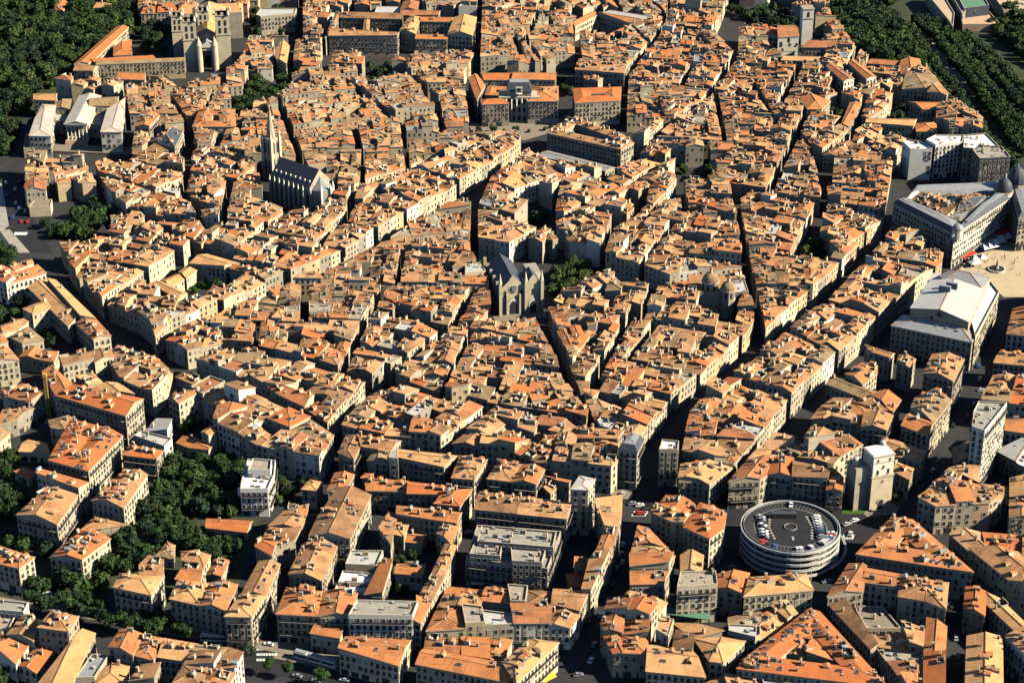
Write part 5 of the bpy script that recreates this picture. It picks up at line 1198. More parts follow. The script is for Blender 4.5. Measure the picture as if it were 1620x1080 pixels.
hand('r4c1', [(242, 725), (330, 620), (495, 660), (432, 750)], 18, 'hip', 'tile_tan', 'wall_pink', dens=1.8)
hand('r4c1', [(45, 770), (150, 640), (240, 700), (210, 810)], 12, 'gable', 'tile_tan', 'wall_cream', 'house')
hand('r4c1', [(235, 1090), (525, 758), (600, 765), (425, 1150), (215, 1150)], 10, 'gable', 'tile_sand', 'wall_pink', dens=0.15)
hand('r4c1', [(115, 968), (240, 850), (345, 880), (230, 1015)], 7, 'gable', 'tile_red', 'wall_cream', 'house', dens=0.1)
hand('r4c1', [(475, 1055), (580, 905), (690, 910), (600, 1050)], 9, 'flat', 'zinc', 'wall_stone', 'house')
hand('r4c1', [(602, 1090), (610, 1020), (710, 950), (815, 975), (790, 1090)], 8, 'hip', 'tile_sand', 'wall_cream', 'house', dens=0.3)
hand('r4c1', [(-20, 560), (180, 580), (150, 640), (-20, 625)], 13, 'flat', 'concrete', 'wall_white', 'house'); hand('r4c1', [(-20, 650), (100, 660), (60, 740), (-20, 740)], 10, 'flat', 'gravel', 'wall_white', 'house')
region('r4c1', [(1090, 1100), (1250, 845), (1440, 865), (1540, 920), (1430, 1120)], 12, 150, 9e9, 21, court=0.1)
region('r4c1', [(820, 1100), (900, 1000), (1020, 1010), (980, 1110)], 8, 150, 9e9, 22, court=0.1)
region('r4c1', [(-60, 780), (30, 780), (190, 830), (100, 960), (-60, 860)], 9, 140, 9e9, 23, court=0.3)
# bottom centre
region('r4c2', [(70, 80), (200, -40), (330, -60), (300, 60), (245, 175), (160, 130), (100, 285), (-5, 225)], 13, 150, 9e9, 24, court=0.1)
hand('r3c2', [(500, 832), (620, 842), (570, 930), (455, 935)], 14, 'gable', 'tile_orange', 'wall_cream', 'house')
hand('r4c2', [(395, 25), (520, -150), (725, -110), (595, 165), (335, 150)], 15, 'gable', 'tile_brown', 'wall_cream', ax=0)
hand('r4c2', [(300, 200), (400, 185), (512, 217), (418, 432), (208, 388)], 13, 'gable', 'tile_tan', 'wall_cream')
hand('r4c2', [(195, 478), (430, 502), (400, 655), (130, 640)], 14, 'hip', 'tile_orange', 'wall_ochre', bal=True)
hand('r4c2', [(433, 502), (640, 512), (583, 655), (403, 655)], 14.4, 'gable', 'tile_orange', 'wall_stone', bal=True)
hand('r4c2', [(285, 455), (370, 470), (350, 520), (275, 505)], 15.6, 'shed', 'tile_orange', 'wall_cream', 'house')
hand('r4c2', [(640, 562), (1025, 572), (990, 662), (584, 655)], 17, 'flat', 'concrete', 'wall_white', bal=True, label='white apartment house with flat pale roof and balconies across its front')
hand('r4c2', [(600, 250), (805, 250), (765, 345), (565, 335)], 9, 'flat', 'zinc_pale', 'wall_cream', label='low hall with glazed roof terraces, highest step of the stepped cream block')
hand('r4c2', [(548, 378), (745, 395), (725, 455), (520, 450)], 7, 'flat', 'white_paint', 'wall_white', 'house'); hand('r4c2', [(515, 455), (715, 465), (690, 525), (498, 495)], 5.5, 'flat', 'white_paint', 'wall_white', 'house')
hand('r4c2', [(802, 292), (862, 315), (800, 530), (688, 520)], 10, 'shed', 'tile_orange', 'wall_cream', 'house', dens=0.2)
hand('r4c2', [(895, 325), (1070, 330), (1052, 395), (880, 385)], 8, 'gable', 'tile_orange', 'wall_white', 'house')
hand('r4c2', [(1200, 200), (1265, 215), (1190, 405), (1112, 390)], 14, 'gable', 'tile_tan', 'wall_cream', 'house')
hand('r4c2', [(1108, 395), (1190, 408), (1110, 560), (1022, 545)], 14.5, 'gable', 'tile_brown', 'wall_cream', 'house')
hand('r4c2', [(1020, 550), (1108, 564), (1042, 700), (1000, 690), (1020, 640)], 14, 'shed', 'tile_orange', 'wall_cream', 'house')
hand('r4c2', [(845, 10), (893, 12), (852, 195), (780, 120)], 12, 'shed', 'tile_brown', 'wall_cream', 'house'); hand('r4c2', [(860, 70), (962, 82), (935, 150), (850, 132)], 10, 'hip', 'tile_sand', 'wall_cream', 'house')
hand('r4c2', [(965, 125), (1075, 140), (1045, 195), (940, 185)], 6, 'gable', 'tile_orange', 'wall_cream', 'house', dens=.3); hand('r4c2', [(1165, 95), (1275, 90), (1240, 200), (1145, 130)], 12, 'gable', 'tile_tan', 'wall_cream', 'house')
hand('r4c2', [(895, -42), (1300, 2), (1270, 65), (890, 12)], 14, 'gable', 'tile_orange', 'wall_ochre')
hand('r4c2', [(385, 712), (560, 725), (530, 792), (345, 762)], 9, 'gable', 'tile_orange', 'wall_cream', 'house', dens=.4)
hand('r4c2', [(570, 785), (978, 808), (902, 967), (525, 880)], 11, 'gable', 'tile_orange', 'wall_cream', dens=.8, label='long low block with plain bright orange roof beside the tram')
hand('r4c2', [(1012, 957), (1062, 872), (1560, 950), (1620, 1078)], 11, 'gable', 'tile_orange', 'wall_stone', dens=.6)
hand('r4c2', [(1560, 945), (1740, 800), (1912, 825), (1650, 1072)], 14, 'hip', 'tile_sand', 'wall_cream', bal=True)
region('r4c2', [(1080, 790), (1620, 785), (1550, 925), (1065, 858)], 9, 160, 9e9, 25, court=0.3)
region('r4c2', [(1225, 440), (1640, 485), (2115, 512), (2045, 640), (1990, 715), (1730, 705), (1080, 745)], 12, 190, 9e9, 26, court=0.7)
# orange house on the street, tower house and the row along the street
hand('r3c2', [(1420, 950), (2000, 1020), (1965, 1122), (1385, 1060)], 15, 'gable', 'tile_tan', 'wall_stone', bal=True)
hand('r3c3', [(375, 932), (430, 850), (525, 870), (482, 938)], 24, 'hip', 'zinc_pale', 'wall_cream', slope=.15, label='narrow tall cream tower house with a grey metal roof', dens=0)
hand('r3c3', [(160, 912), (215, 855), (300, 900), (245, 960)], 10, 'gable', 'tile_tan', 'wall_cream', 'house'); hand('r3c3', [(215, 850), (370, 878), (362, 905), (290, 890)], 12, 'shed', 'tile_orange', 'wall_cream', 'house')
region('r4c3', [(525, -60), (695, -80), (690, 20), (640, 190), (500, 492), (442, 482), (490, 290), (600, 150)], 16, 200, 9e9, 27, court=0)
hand('r4c3', [(345, 390), (440, 385), (430, 470), (370, 470)], 8, 'hip', 'tile_red', 'wall_pink', 'house', dens=0)
hand('r4c3', [(400, 300), (480, 290), (460, 355), (395, 362)], 10, 'shed', 'tile_rust', 'wall_cream', 'house')
# blocks around the round car park
region('r4c3', [(880, 12), (975, -115), (1120, -70), (1180, -40), (1085, 82), (1010, 72)], 16, 170, 9e9, 28, court=0)
hand('r4c3', [(1087, 90), (1190, -60), (1290, -30), (1355, 5), (1345, 60), (1325, 110), (1250, 165)], 17, 'ring', 'tile_red', 'wall_cream', ringw=11, bal=True, label='curved corner block with red roof and white cornice facing the round car park')
region('r4c3', [(800, 95), (860, 95), (950, 190), (1030, 270), (960, 430), (752, 435), (745, 280)], 14, 160, 9e9, 29, court=.3)
hand('r4c3', [(1068, 270), (1120, 250), (1210, 272), (1200, 375), (1070, 370)], 12, 'gable', 'tile_sand', 'wall_cream', 'house')
hand('r4c3', [(1065, 382), (1290, 378), (1302, 462), (1045, 480)], 18, 'flat', 'gravel', 'wall_cream', bal=True, label='square cream corner building with pilasters and flat balustraded roof')
hand('r4c3', [(1305, 390), (1500, 385), (1460, 510), (1304, 482)], 13, 'gable', 'tile_orange', 'wall_pink', 'house')
hand('r4c3', [(1500, 412), (1860, 390), (1905, 490), (1470, 530)], 14, 'hip', 'tile_sand', 'wall_cream')
region('r4c3', [(645, 520), (740, 500), (980, 560), (870, 700), (850, 880), (640, 872), (560, 720)], 13, 110, 9e9, 30, court=.1, palette=[2, 1, 5, 4, 1, 0, 3, 1])
hand('r4c3', [(910, 742), (940, 655), (1025, 680), (990, 787)], 16, 'flat', 'tile_sand', 'wall_cream', 'house', parapet=.4)
hand('r4c3', [(850, 1002), (865, 830), (1010, 885), (1140, 890), (1222, 1040)], 11, 'gable', 'tile_sand', 'wall_cream')
hand('r4c3', [(1040, 745), (1150, 802), (1140, 886), (1012, 880)], 12, 'shed', 'tile_brown', 'wall_stone', 'house', dens=.1)
hand('r4c3', [(1155, 802), (1330, 790), (1472, 815), (1335, 950), (1250, 940)], 11.5, 'hip', 'tile_sand', 'wall_cream', dens=.6)
hand('r4c3', [(1022, 702), (1170, 728), (1328, 785), (1155, 798)], 10, 'shed', 'tile_sand', 'wall_cream', 'house', dens=.2)
region('r4c3', [(1370, 655), (1500, 640), (1740, 560), (1805, 640), (1620, 765), (1540, 800), (1370, 760)], 11, 130, 9e9, 31, court=.1)
# bottom right
hand('r4c4', [(785, 30), (912, 45), (1297, 375), (1020, 335), (560, 262)], 15, 'ring', 'tile_orange', 'wall_stone', ringw=11, dens=1.3, label='big wedge shaped block with orange roofs around a small court')
region('r4c4', [(760, 130), (860, 150), (1020, 270), (900, 245), (720, 215)], 11, 120, 9e9, 47, court=.4, inner=True)
hand('r4c4', [(512, 325), (620, 352), (600, 500), (380, 527)], 15, 'gable', 'tile_rust', 'wall_stone', ax=0)
hand('r4c4', [(622, 352), (840, 392), (820, 470), (608, 440)], 15, 'gable', 'tile_orange', 'wall_cream')
hand('r4c4', [(842, 395), (1140, 447), (1125, 610), (1000, 560), (825, 530)], 16, 'hip', 'tile_tan', 'wall_stone', dens=1.5)
hand('r4c4', [(395, 592), (480, 570), (690, 845), (650, 862)], 11, 'shed', 'tile_brown', 'wall_stone', 'house', dens=.1)
hand('r4c4', [(540, 600), (722, 602), (842, 742), (622, 742)], 7, 'flat', 'paving', 'wall_cream', 'house')
region('r4c4', [(640, 760), (845, 745), (985, 760), (980, 1110), (890, 1110), (700, 860)], 11, 170, 9e9, 32, court=.1)
hand('r4c4', [(1008, 667), (1130, 722), (1118, 900), (990, 880)], 12, 'gable', 'tile_orange', 'wall_cream', dens=.2); hand('r4c4', [(990, 885), (1118, 905), (1114, 1130), (985, 1120)], 12.5, 'shed', 'tile_red', 'wall_cream', dens=.3)
region('r4c4', [(1150, 132), (1200, 115), (1640, 150), (1900, 250), (1900, 560), (1640, 470), (1520, 440), (1290, 255)], 15, 230, 9e9, 33, court=.4)
hand('r4c4', [(1255, 472), (1380, 502), (1370, 650), (1240, 600)], 13, 'gable', 'tile_red', 'wall_pink', 'house')
hand('r4c4', [(1382, 520), (1460, 540), (1650, 720), (1590, 772), (1375, 570)], 12, 'gable', 'tile_sand', 'wall_cream', dens=.3)
hand('r4c4', [(1262, 782), (1480, 790), (1485, 1130), (1250, 1130)], 14, 'gable', 'tile_sand', 'wall_white', dens=.6, label='wide block with a broad yellowish sand roof at the bottom right corner')
hand('r4c4', [(1500, 780), (1640, 735), (1850, 900), (1850, 1130), (1640, 930)], 15, 'gable', 'tile_sand', 'wall_white', bal=True)
hand('r4c4', [(262, 610), (325, 628), (760, 1105), (-195, 985), (-160, 935)], 13, 'ring', 'tile_red', 'wall_cream', ringw=10, dens=1.6, label='triangular block with bright red roofs pointing at the round car park')
region('r4c4', [(190, 760), (300, 760), (460, 960), (90, 900)], 11, 130, 9e9, 48, court=.35, inner=True, palette=[1, 1, 5, 5, 1, 0, 2, 1])
region('r4c3', [(1100, 1120), (1330, 1010), (1900, 1130), (1900, 1200), (1150, 1200)], 8, 200, 9e9, 34, court=.3)
# left column
hand('r3c1', [(-60, 60), (50, 50), (118, 115), (-60, 142)], 14, 'gable', 'tile_tan', 'wall_cream')
hand('r3c1', [(120, 100), (185, 25), (260, 60), (235, 110)], 8, 'gable', 'tile_orange', 'wall_cream', 'house'); hand('r3c1', [(262, 55), (370, 65), (340, 130), (240, 112)], 8, 'hip', 'tile_rust', 'wall_cream', 'house')
hand('r3c1', [(372, 95), (570, 62), (592, 108), (400, 150)], 15, 'gable', 'tile_brown', 'wall_cream'); hand('r3c1', [(572, 62), (700, 50), (722, 95), (600, 132)], 14, 'gable', 'tile_tan', 'wall_cream', 'house')
region('r3c1', [(745, 20), (990, 110), (1092, 200), (965, 332), (760, 245), (700, 150)], 13, 150, 9e9, 35, court=.3)
hand('r3c1', [(352, 338), (480, 300), (905, 362), (795, 468)], 17, 'gable', 'tile_red', 'wall_stone', bal=True, dens=1.6, label='long apartment block with a row of dormers on its orange red roof')
hand('r3c1', [(268, 190), (325, 168), (478, 290), (352, 335)], 15, 'gable', 'tile_orange', 'wall_cream')
hand('r3c1', [(480, 250), (590, 200), (660, 270), (560, 300)], 10, 'shed', 'tile_sand', 'wall_pink', 'house'); hand('r3c1', [(600, 290), (750, 260), (850, 330), (700, 330)], 12, 'gable', 'tile_sand', 'wall_cream', 'house')
region('r3c1', [(10, 300), (140, 262), (290, 342), (180, 392), (40, 352)], 10, 170, 9e9, 36, court=.1)
hand('r3c1', [(450, 493), (700, 552), (775, 595), (560, 818), (307, 748)], 16, 'ring', 'tile_red', 'wall_cream', ringw=13, bal=True, dens=1.5, label='large corner block with orange red roofs around a narrow light well')
hand('r3c1', [(772, 715), (825, 655), (1030, 690), (990, 742)], 13, 'hip', 'tile_red', 'wall_grey', bal=True, dens=1.4); hand('r3c1', [(850, 602), (895, 572), (1090, 620), (1040, 670)], 9, 'flat', 'zinc_pale', 'wall_white', 'house')
hand('r3c1', [(920, 570), (990, 487), (1088, 522), (1060, 590)], 8, 'shed', 'zinc_pale', 'wall_white', 'house', dens=.2)
hand('r3c1', [(795, 808), (932, 855), (782, 1050), (580, 1002)], 14, 'gable', 'tile_tan', 'wall_cream', dens=1.8)
hand('r3c1', [(180, 622), (292, 662), (310, 700), (120, 692)], 6, 'gable', 'tile_sand', 'wall_cream', 'house', dens=0); hand('r3c1', [(90, 820), (150, 795), (235, 830), (180, 865)], 4.5, 'hip', 'tile_red', 'wall_cream', 'house', dens=0)
hand('r3c1', [(230, 960), (300, 925), (400, 960), (330, 1040)], 12.5, 'flat', 'zinc_pale', 'wall_white', 'house')
region('r3c1', [(-60, 530), (60, 575), (-10, 650), (-60, 640)], 9, 120, 9e9, 37, court=.1); region('r3c1', [(20, 440), (230, 425), (110, 505), (0, 535)], 8, 150, 9e9, 38, court=.1)
hand('r3c1', [(310, 500), (440, 465), (470, 490), (420, 570), (320, 540)], 10, 'hip', 'tile_grey', 'wall_cream', 'house', dens=.2)
region('r3c1', [(1208, 300), (1330, 232), (1600, 330), (1970, 495), (2110, 590), (2020, 720), (1830, 690), (1620, 640), (1500, 560), (1350, 500), (1390, 400), (1250, 330)], 15, 190, 9e9, 39, court=.35, hvar=1.2)
hand('r3c1', [(1065, 352), (1235, 290), (1250, 330), (1132, 390)], 15, 'gable', 'tile_tan', 'wall_cream', 'house'); hand('r3c1', [(1112, 222), (1190, 205), (1268, 242), (1232, 275)], 11, 'gable', 'tile_tan', 'wall_white', 'house')
hand('r3c1', [(1275, 572), (1330, 532), (1367, 565), (1320, 592)], 11, 'gable', 'tile_tan', 'wall_cream', 'house', dens=0); hand('r3c1', [(1118, 640), (1200, 592), (1350, 660), (1320, 695), (1200, 672)], 5, 'gable', 'tile_orange', 'wall_cream', 'house', dens=.2)
hand('r2c1', [(-80, 640), (20, 600), (132, 660), (40, 712), (-80, 670)], 13, 'gable', 'tile_orange', 'wall_white'); hand('r2c1', [(110, 662), (240, 620), (290, 645), (62, 710)], 12, 'shed', 'tile_orange', 'wall_white'); hand('r2c1', [(42, 600), (190, 560), (212, 590), (95, 632)], 12, 'gable', 'tile_tan', 'wall_white', 'house')
hand('r2c1', [(178, 735), (300, 690), (508, 930), (432, 982)], 11, 'gable', 'tile_sand', 'wall_cream', dens=.3, label='long school hall with a wide plain sand coloured roof beside the boulevard')
hand('r2c1', [(302, 690), (350, 690), (600, 930), (512, 932)], 13, 'shed', 'tile_sand', 'wall_cream', dens=.1); hand('r2c1', [(145, 872), (300, 812), (345, 862), (205, 905)], 11, 'hip', 'tile_sand', 'wall_cream', 'house', dens=.1)
hand('r2c1', [(480, 962), (600, 932), (700, 1042), (592, 1068)], 12, 'gable', 'tile_rust', 'wall_cream', dens=1.4)
hand('r2c1', [(0, 982), (100, 940), (180, 960), (120, 1000), (20, 1030)], 9, 'gable', 'tile_tan', 'wall_cream', 'house'); hand('r2c1', [(60, 1050), (180, 985), (275, 1068), (140, 1090)], 9, 'hip', 'tile_grey', 'wall_cream', 'house', dens=.3); hand('r2c1', [(-40, 1030), (10, 1030), (50, 1080), (-40, 1100)], 9, 'hip', 'tile_orange', 'wall_cream', 'house')
# centre, along the avenue

hand('r3c2', [(522, 700), (572, 597), (640, 590), (662, 655), (618, 742)], 15, 'hip', 'tile_brown', 'wall_stone', bal=True); hand('r3c2', [(642, 590), (915, 627), (850, 690), (668, 662)], 15.5, 'gable', 'tile_tan', 'wall_stone')
hand('r3c2', [(705, 752), (760, 690), (852, 700), (832, 772)], 13, 'gable', 'tile_grey', 'wall_stone', 'house')
hand('r3c2', [(902, 682), (1272, 722), (1190, 790), (900, 738)], 15, 'gable', 'tile_sand', 'wall_stone', bal=True); hand('r3c2', [(855, 690), (898, 682), (898, 740), (840, 735)], 19, 'flat', 'gravel', 'wall_cream', 'house', parapet=.2, dens=0)
hand('r3c2', [(1290, 722), (1460, 748), (1380, 872), (1240, 860)], 15, 'hip', 'tile_tan', 'wall_cream', dens=1.5, bal=True)
hand('r3c2', [(685, 862), (960, 882), (950, 950), (700, 940)], 11, 'gable', 'tile_orange', 'wall_stone'); hand('r3c2', [(668, 860), (690, 835), (740, 838), (742, 870)], 13, 'hip', 'tile_red', 'wall_cream', 'house', dens=0)
hand('r3c2', [(968, 887), (1255, 920), (1190, 970), (958, 958)], 13, 'gable', 'tile_red', 'wall_stone', dens=.6); hand('r3c2', [(1130, 1022), (1192, 935), (1365, 935), (1290, 1040)], 14, 'hip', 'tile_red', 'wall_cream')
hand('r3c2', [(1465, 867), (1540, 750), (1690, 780), (1620, 885)], 14, 'hip', 'tile_tan', 'wall_stone', bal=True); hand('r3c2', [(1622, 886), (1692, 780), (1825, 810), (1772, 902)], 14.4, 'gable', 'tile_orange', 'wall_stone', bal=True)
hand('r3c2', [(290, 932), (342, 875), (422, 890), (382, 942)], 10, 'hip', 'tile_sand', 'wall_cream', 'house', dens=0)
# row with facade towards the lower crossroads
hand('r3c3', [(672, 682), (742, 590), (835, 620), (792, 702)], 20, 'mansard', 'slate', 'wall_cream', bal=True, dens=0, label='tall corner building with slate mansard and small dormers at the crossroads')
hand('r3c3', [(930, 690), (950, 627), (1056, 637), (1050, 692)], 19, 'flat', 'white_paint', 'wall_stone', bal=True, label='corner building with a pinkish white flat roof across the crossroads from the mansard')
hand('r3c3', [(1055, 880), (1070, 775), (1250, 780), (1390, 800), (1250, 902), (1180, 880)], 13, 'gable', 'tile_sand', 'wall_stone', dens=1.4)
# above the tower, right
hand('r3c4', [(372, 268), (400, 235), (680, 315), (632, 370)], 12, 'gable', 'tile_grey', 'wall_cream', dens=.1, label='long plain hall with arched windows and a grey brown roof')
hand('r3c4', [(490, 205), (590, 135), (690, 165), (690, 200), (600, 270)], 14, 'gable', 'tile_orange', 'wall_cream')
hand('r3c4', [(615, 25), (750, 68), (800, 75), (770, 100), (640, 60)], 14, 'gable', 'tile_tan', 'wall_stone', 'house'); hand('r3c4', [(830, 85), (935, 112), (900, 165), (815, 140)], 14, 'gable', 'tile_tan', 'wall_stone', 'house')
hand('r3c4', [(985, 200), (1040, 80), (1240, 112), (1172, 250)], 20, 'gable', 'tile_tan', 'wall_grey', bal=True, dens=1.3, ax=0)
hand('r3c4', [(935, 350), (1050, 320), (1160, 372), (1050, 512), (905, 420)], 17, 'gable', 'tile_grey', 'wall_cream', dens=1.4); hand('r3c4', [(845, 530), (905, 452), (1050, 515), (1010, 590)], 16, 'gable', 'tile_orange', 'wall_cream', bal=True)
region('r3c4', [(430, 345), (520, 372), (700, 335), (740, 335), (840, 380), (790, 450), (700, 440), (600, 540), (440, 500), (275, 480), (320, 420)], 13, 140, 9e9, 40, court=.1)
hand('r3c4', [(592, 540), (612, 445), (790, 465), (752, 560)], 16, 'gable', 'tile_tan', 'wall_stone', bal=True)
region('r3c4', [(225, 660), (300, 565), (400, 545), (500, 570), (600, 640), (500, 690), (420, 740), (330, 740)], 17, 110, 9e9, 41, court=.1, hvar=3)
hand('r3c4', [(-245, 882), (-130, 748), (10, 740), (5, 840), (-50, 870)], 15, 'gable', 'tile_rust', 'wall_stone', bal=True); hand('r3c4', [(8, 838), (14, 742), (160, 735), (152, 850)], 15.5, 'gable', 'tile_red', 'wall_stone', bal=True)
hand('r3c4', [(155, 850), (162, 755), (392, 800), (378, 870)], 16, 'gable', 'tile_brown', 'wall_stone', bal=True); hand('r3c4', [(380, 872), (394, 800), (475, 860), (470, 942), (372, 936)], 13, 'gable', 'tile_red', 'wall_stone', 'house')
region('r3c4', [(-120, 735), (40, 610), (180, 640), (270, 720), (380, 780), (150, 735)], 14, 110, 9e9, 42, court=.2)
hand('r3c4', [(722, 632), (800, 622), (1000, 692), (960, 760), (772, 720)], 13, 'gable', 'tile_tan', 'wall_stone'); hand('r3c4', [(780, 812), (802, 770), (920, 802), (896, 872)], 11, 'gable', 'tile_sand', 'wall_cream', 'house')
hand('r3c4', [(1430, 132), (1480, 60), (1720, 90), (1720, 160)], 14, 'gable', 'tile_tan', 'wall_cream'); region('r3c4', [(1350, 370), (1425, 205), (1530, 205), (1800, 250), (1800, 420), (1480, 378)], 15, 200, 9e9, 43, court=.1)
hand('r3c4', [(1300, 450), (1332, 385), (1512, 395), (1372, 572), (1290, 545)], 32, 'flat', 'concrete', 'wall_white', bal=True, label='tall white slab block with a flat roof full of ducts and rounded balconies')
hand('r3c4', [(1505, 490), (1720, 490), (1720, 590), (1500, 570)], 14, 'gable', 'tile_orange', 'wall_cream', dens=.1); hand('r3c4', [(1445, 690), (1620, 625), (1800, 700), (1720, 830), (1580, 800)], 10, 'gable', 'zinc_pale', 'wall_stone', dens=.4)
region('r3c4', [(950, 1012), (1150, 795), (1240, 772), (1340, 800), (1400, 860), (1525, 822), (1515, 965), (1400, 1030), (1060, 1050)], 14, 180, 9e9, 44, court=.1)
region('r3c4', [(1530, 885), (1620, 880), (1820, 900), (1820, 1110), (1530, 1110)], 13, 200, 9e9, 45, court=.2)
region('r3c4', [(1290, 640), (1170, 660), (1180, 760), (1280, 740)], 9, 400, 9e9, 46, court=0)
# school by the garden, upper left
hand('r2c1', [(1200, 585), (1310, 527), (1512, 585), (1420, 615)], 10, 'gable', 'tile_sand', 'wall_cream', dens=0); hand('r2c1', [(945, 715), (1020, 705), (1185, 775), (1120, 800)], 8, 'gable', 'tile_sand', 'wall_cream', 'house', dens=0)
hand('r2c1', [(1130, 640), (1205, 596), (1250, 625), (1180, 680)], 7, 'gable', 'tile_sand', 'wall_cream', 'house', dens=0); hand('r2c1', [(1025, 695), (1115, 660), (1165, 690), (1080, 735)], 7, 'gable', 'tile_sand', 'wall_cream', 'house', dens=0)
# upper part: larger single buildings
hand('r1c1', [(855, 800), (900, 700), (1010, 728), (945, 805)], 16, 'gable', 'tile_orange', 'wall_stone', bal=True); hand('r1c1', [(1220, 800), (1265, 690), (1485, 692), (1490, 800)], 14, 'ring', 'tile_orange', 'wall_cream', ringw=10)
hand('r1c1', [(955, 895), (1060, 815), (1155, 830), (1105, 930)], 14, 'hip', 'slate', 'wall_cream', slope=.6, label='building with a steep slate hipped roof right of the law court')
hand('r1c1', [(350, 20), (395, -15), (430, 20), (400, 70), (345, 60)], 9, 'hip', 'tile_orange', 'wall_cream', 'house', dens=.2); hand('r1c1', [(590, 50), (640, 15), (740, 30), (700, 55)], 8, 'gable', 'tile_sand', 'wall_white', 'house', dens=.2)
hand('r1c1', [(892, 80), (950, 10), (1060, 20), (1130, 75)], 11, 'hip', 'tile_orange', 'wall_cream'); hand('r1c1', [(1130, 70), (1140, 5), (1240, 15), (1180, 110)], 12, 'gable', 'tile_orange', 'wall_cream', 'house')
hand('r1c2', [(440, 235), (500, 90), (530, 85), (480, 220)], 14, 'gable', 'tile_tan', 'wall_stone'); hand('r1c2', [(460, 225), (480, 180), (905, 205), (895, 235)], 15, 'gable', 'tile_tan', 'wall_stone', dens=.3, label='long barrack wing with three rows of windows behind a tree')
hand('r1c2', [(530, 110), (560, 85), (930, 85), (925, 120)], 14, 'gable', 'tile_brown', 'wall_stone', dens=.2); hand('r1c2', [(680, 190), (690, 110), (720, 108), (712, 192)], 13, 'gable', 'tile_tan', 'wall_stone', dens=0)
hand('r1c2', [(905, 200), (975, 115), (1040, 110), (1010, 215)], 14, 'gable', 'tile_sand', 'wall_cream'); hand('r1c2', [(1042, 135), (1050, 108), (1245, 112), (1235, 138)], 14, 'gable', 'tile_orange', 'wall_cream', dens=.2)
hand('r1c2', [(1215, 215), (1255, 115), (1395, 110), (1370, 225)], 15, 'gable', 'tile_sand', 'wall_cream', dens=.2); hand('r1c2', [(1010, 245), (1018, 218), (1212, 220), (1210, 248)], 12, 'gable', 'tile_orange', 'wall_cream', dens=.2)
hand('r1c2', [(915, 60), (935, 10), (1030, 15), (1015, 62)], 13, 'gable', 'tile_rust', 'wall_stone', dens=.1); hand('r1c2', [(755, 78), (780, 42), (915, 45), (905, 80)], 9, 'gable', 'zinc_pale', 'wall_stone', dens=0); hand('r1c2', [(915, 95), (920, 62), (1165, 70), (1155, 98)], 12, 'gable', 'tile_rust', 'wall_pink', dens=0)
hand('r1c2', [(0, 100), (30, 60), (258, 60), (245, 90), (30, 112)], 14, 'flat', 'zinc_pale', 'wall_stone', dens=0); hand('r1c2', [(120, 320), (170, 262), (210, 290), (190, 400), (130, 380)], 12, 'gable', 'tile_sand', 'wall_cream', dens=.2)
hand('r1c3', [(375, 140), (505, 80), (545, 92), (400, 165)], 12, 'gable', 'tile_orange', 'wall_cream', dens=0); hand('r1c3', [(548, 92), (580, 80), (850, 125), (760, 150)], 12, 'gable', 'tile_orange', 'wall_cream', dens=0); hand('r1c3', [(600, 222), (800, 130), (850, 128), (640, 225)], 10, 'gable', 'tile_rust', 'wall_stone', dens=0); hand('r1c3', [(585, 80), (660, 70), (850, 108), (848, 122)], 13, 'gable', 'zinc_pale', 'wall_white', dens=0)
hand('r1c3', [(385, 560), (690, 550), (685, 635), (400, 650)], 17, 'ring', 'tile_red', 'wall_cream', ringw=11, dens=.2, label='square building with orange red roofs round a white court, two rows of tall windows')
hand('r1c3', [(222, 840), (340, 765), (420, 750), (700, 850), (770, 905), (690, 945)], 17, 'ring', 'tile_tan', 'wall_stone', ringw=8, bal=True, dens=1.6, label='large dark fronted block with tan roofs on the square')
region('r1c3', [(300, 835), (400, 780), (480, 780), (700, 870), (650, 915)], 16, 90, 9e9, 49, court=.2, inner=True)
hand('r1c3', [(165, 985), (230, 955), (650, 1060), (590, 1085)], 8, 'gable', 'zinc', 'wall_stone', dens=0, slope=.2, label='market hall with long grey metal roof'); hand('r1c3', [(100, 1010), (165, 988), (585, 1085), (480, 1110)], 6, 'flat', 'zinc_pale', 'wall_stone', dens=0)
hand('r1c3', [(400, 445), (430, 385), (740, 400), (710, 465)], 15, 'gable', 'tile_tan', 'wall_stone'); hand('r1c3', [(0, 500), (15, 458), (275, 465), (272, 505)], 15, 'gable', 'tile_orange', 'wall_cream', dens=0)
hand('r1c4', [(85, 380), (120, 355), (345, 360), (320, 385)], 13, 'gable', 'tile_sand', 'wall_cream', dens=0); hand('r1c4', [(218, 298), (300, 255), (430, 262), (425, 300)], 13, 'gable', 'tile_rust', 'wall_cream', dens=.1)
hand('r1c4', [(370, 422), (408, 398), (545, 498), (480, 515)], 15, 'gable', 'tile_rust', 'wall_white', dens=0); hand('r1c4', [(510, 400), (545, 378), (685, 485), (625, 500)], 15, 'gable', 'tile_orange', 'wall_white', dens=0)
hand('r1c4', [(620, 400), (660, 385), (840, 385), (830, 415)], 10, 'gable', 'tile_rust', 'wall_cream', dens=0); hand('r1c4', [(830, 420), (845, 385), (960, 375), (970, 430), (850, 460)], 12, 'gable', 'tile_orange', 'wall_cream', dens=0)
hand('r1c4', [(850, 565), (870, 490), (1050, 475), (1110, 560), (1020, 580)], 13, 'gable', 'tile_grey', 'wall_stone', dens=.1); hand('r1c4', [(1130, 610), (1010, 580), (1080, 520), (1140, 590)], 16, 'gable', 'tile_tan', 'wall_stone', dens=0)
hand('r1c4', [(890, 645), (1110, 645), (1160, 685), (980, 690)], 10, 'gable', 'tile_orange', 'wall_cream', dens=0); hand('r1c4', [(1130, 705), (1150, 665), (1230, 730), (1180, 745)], 12, 'hip', 'tile_orange', 'wall_cream', dens=0)
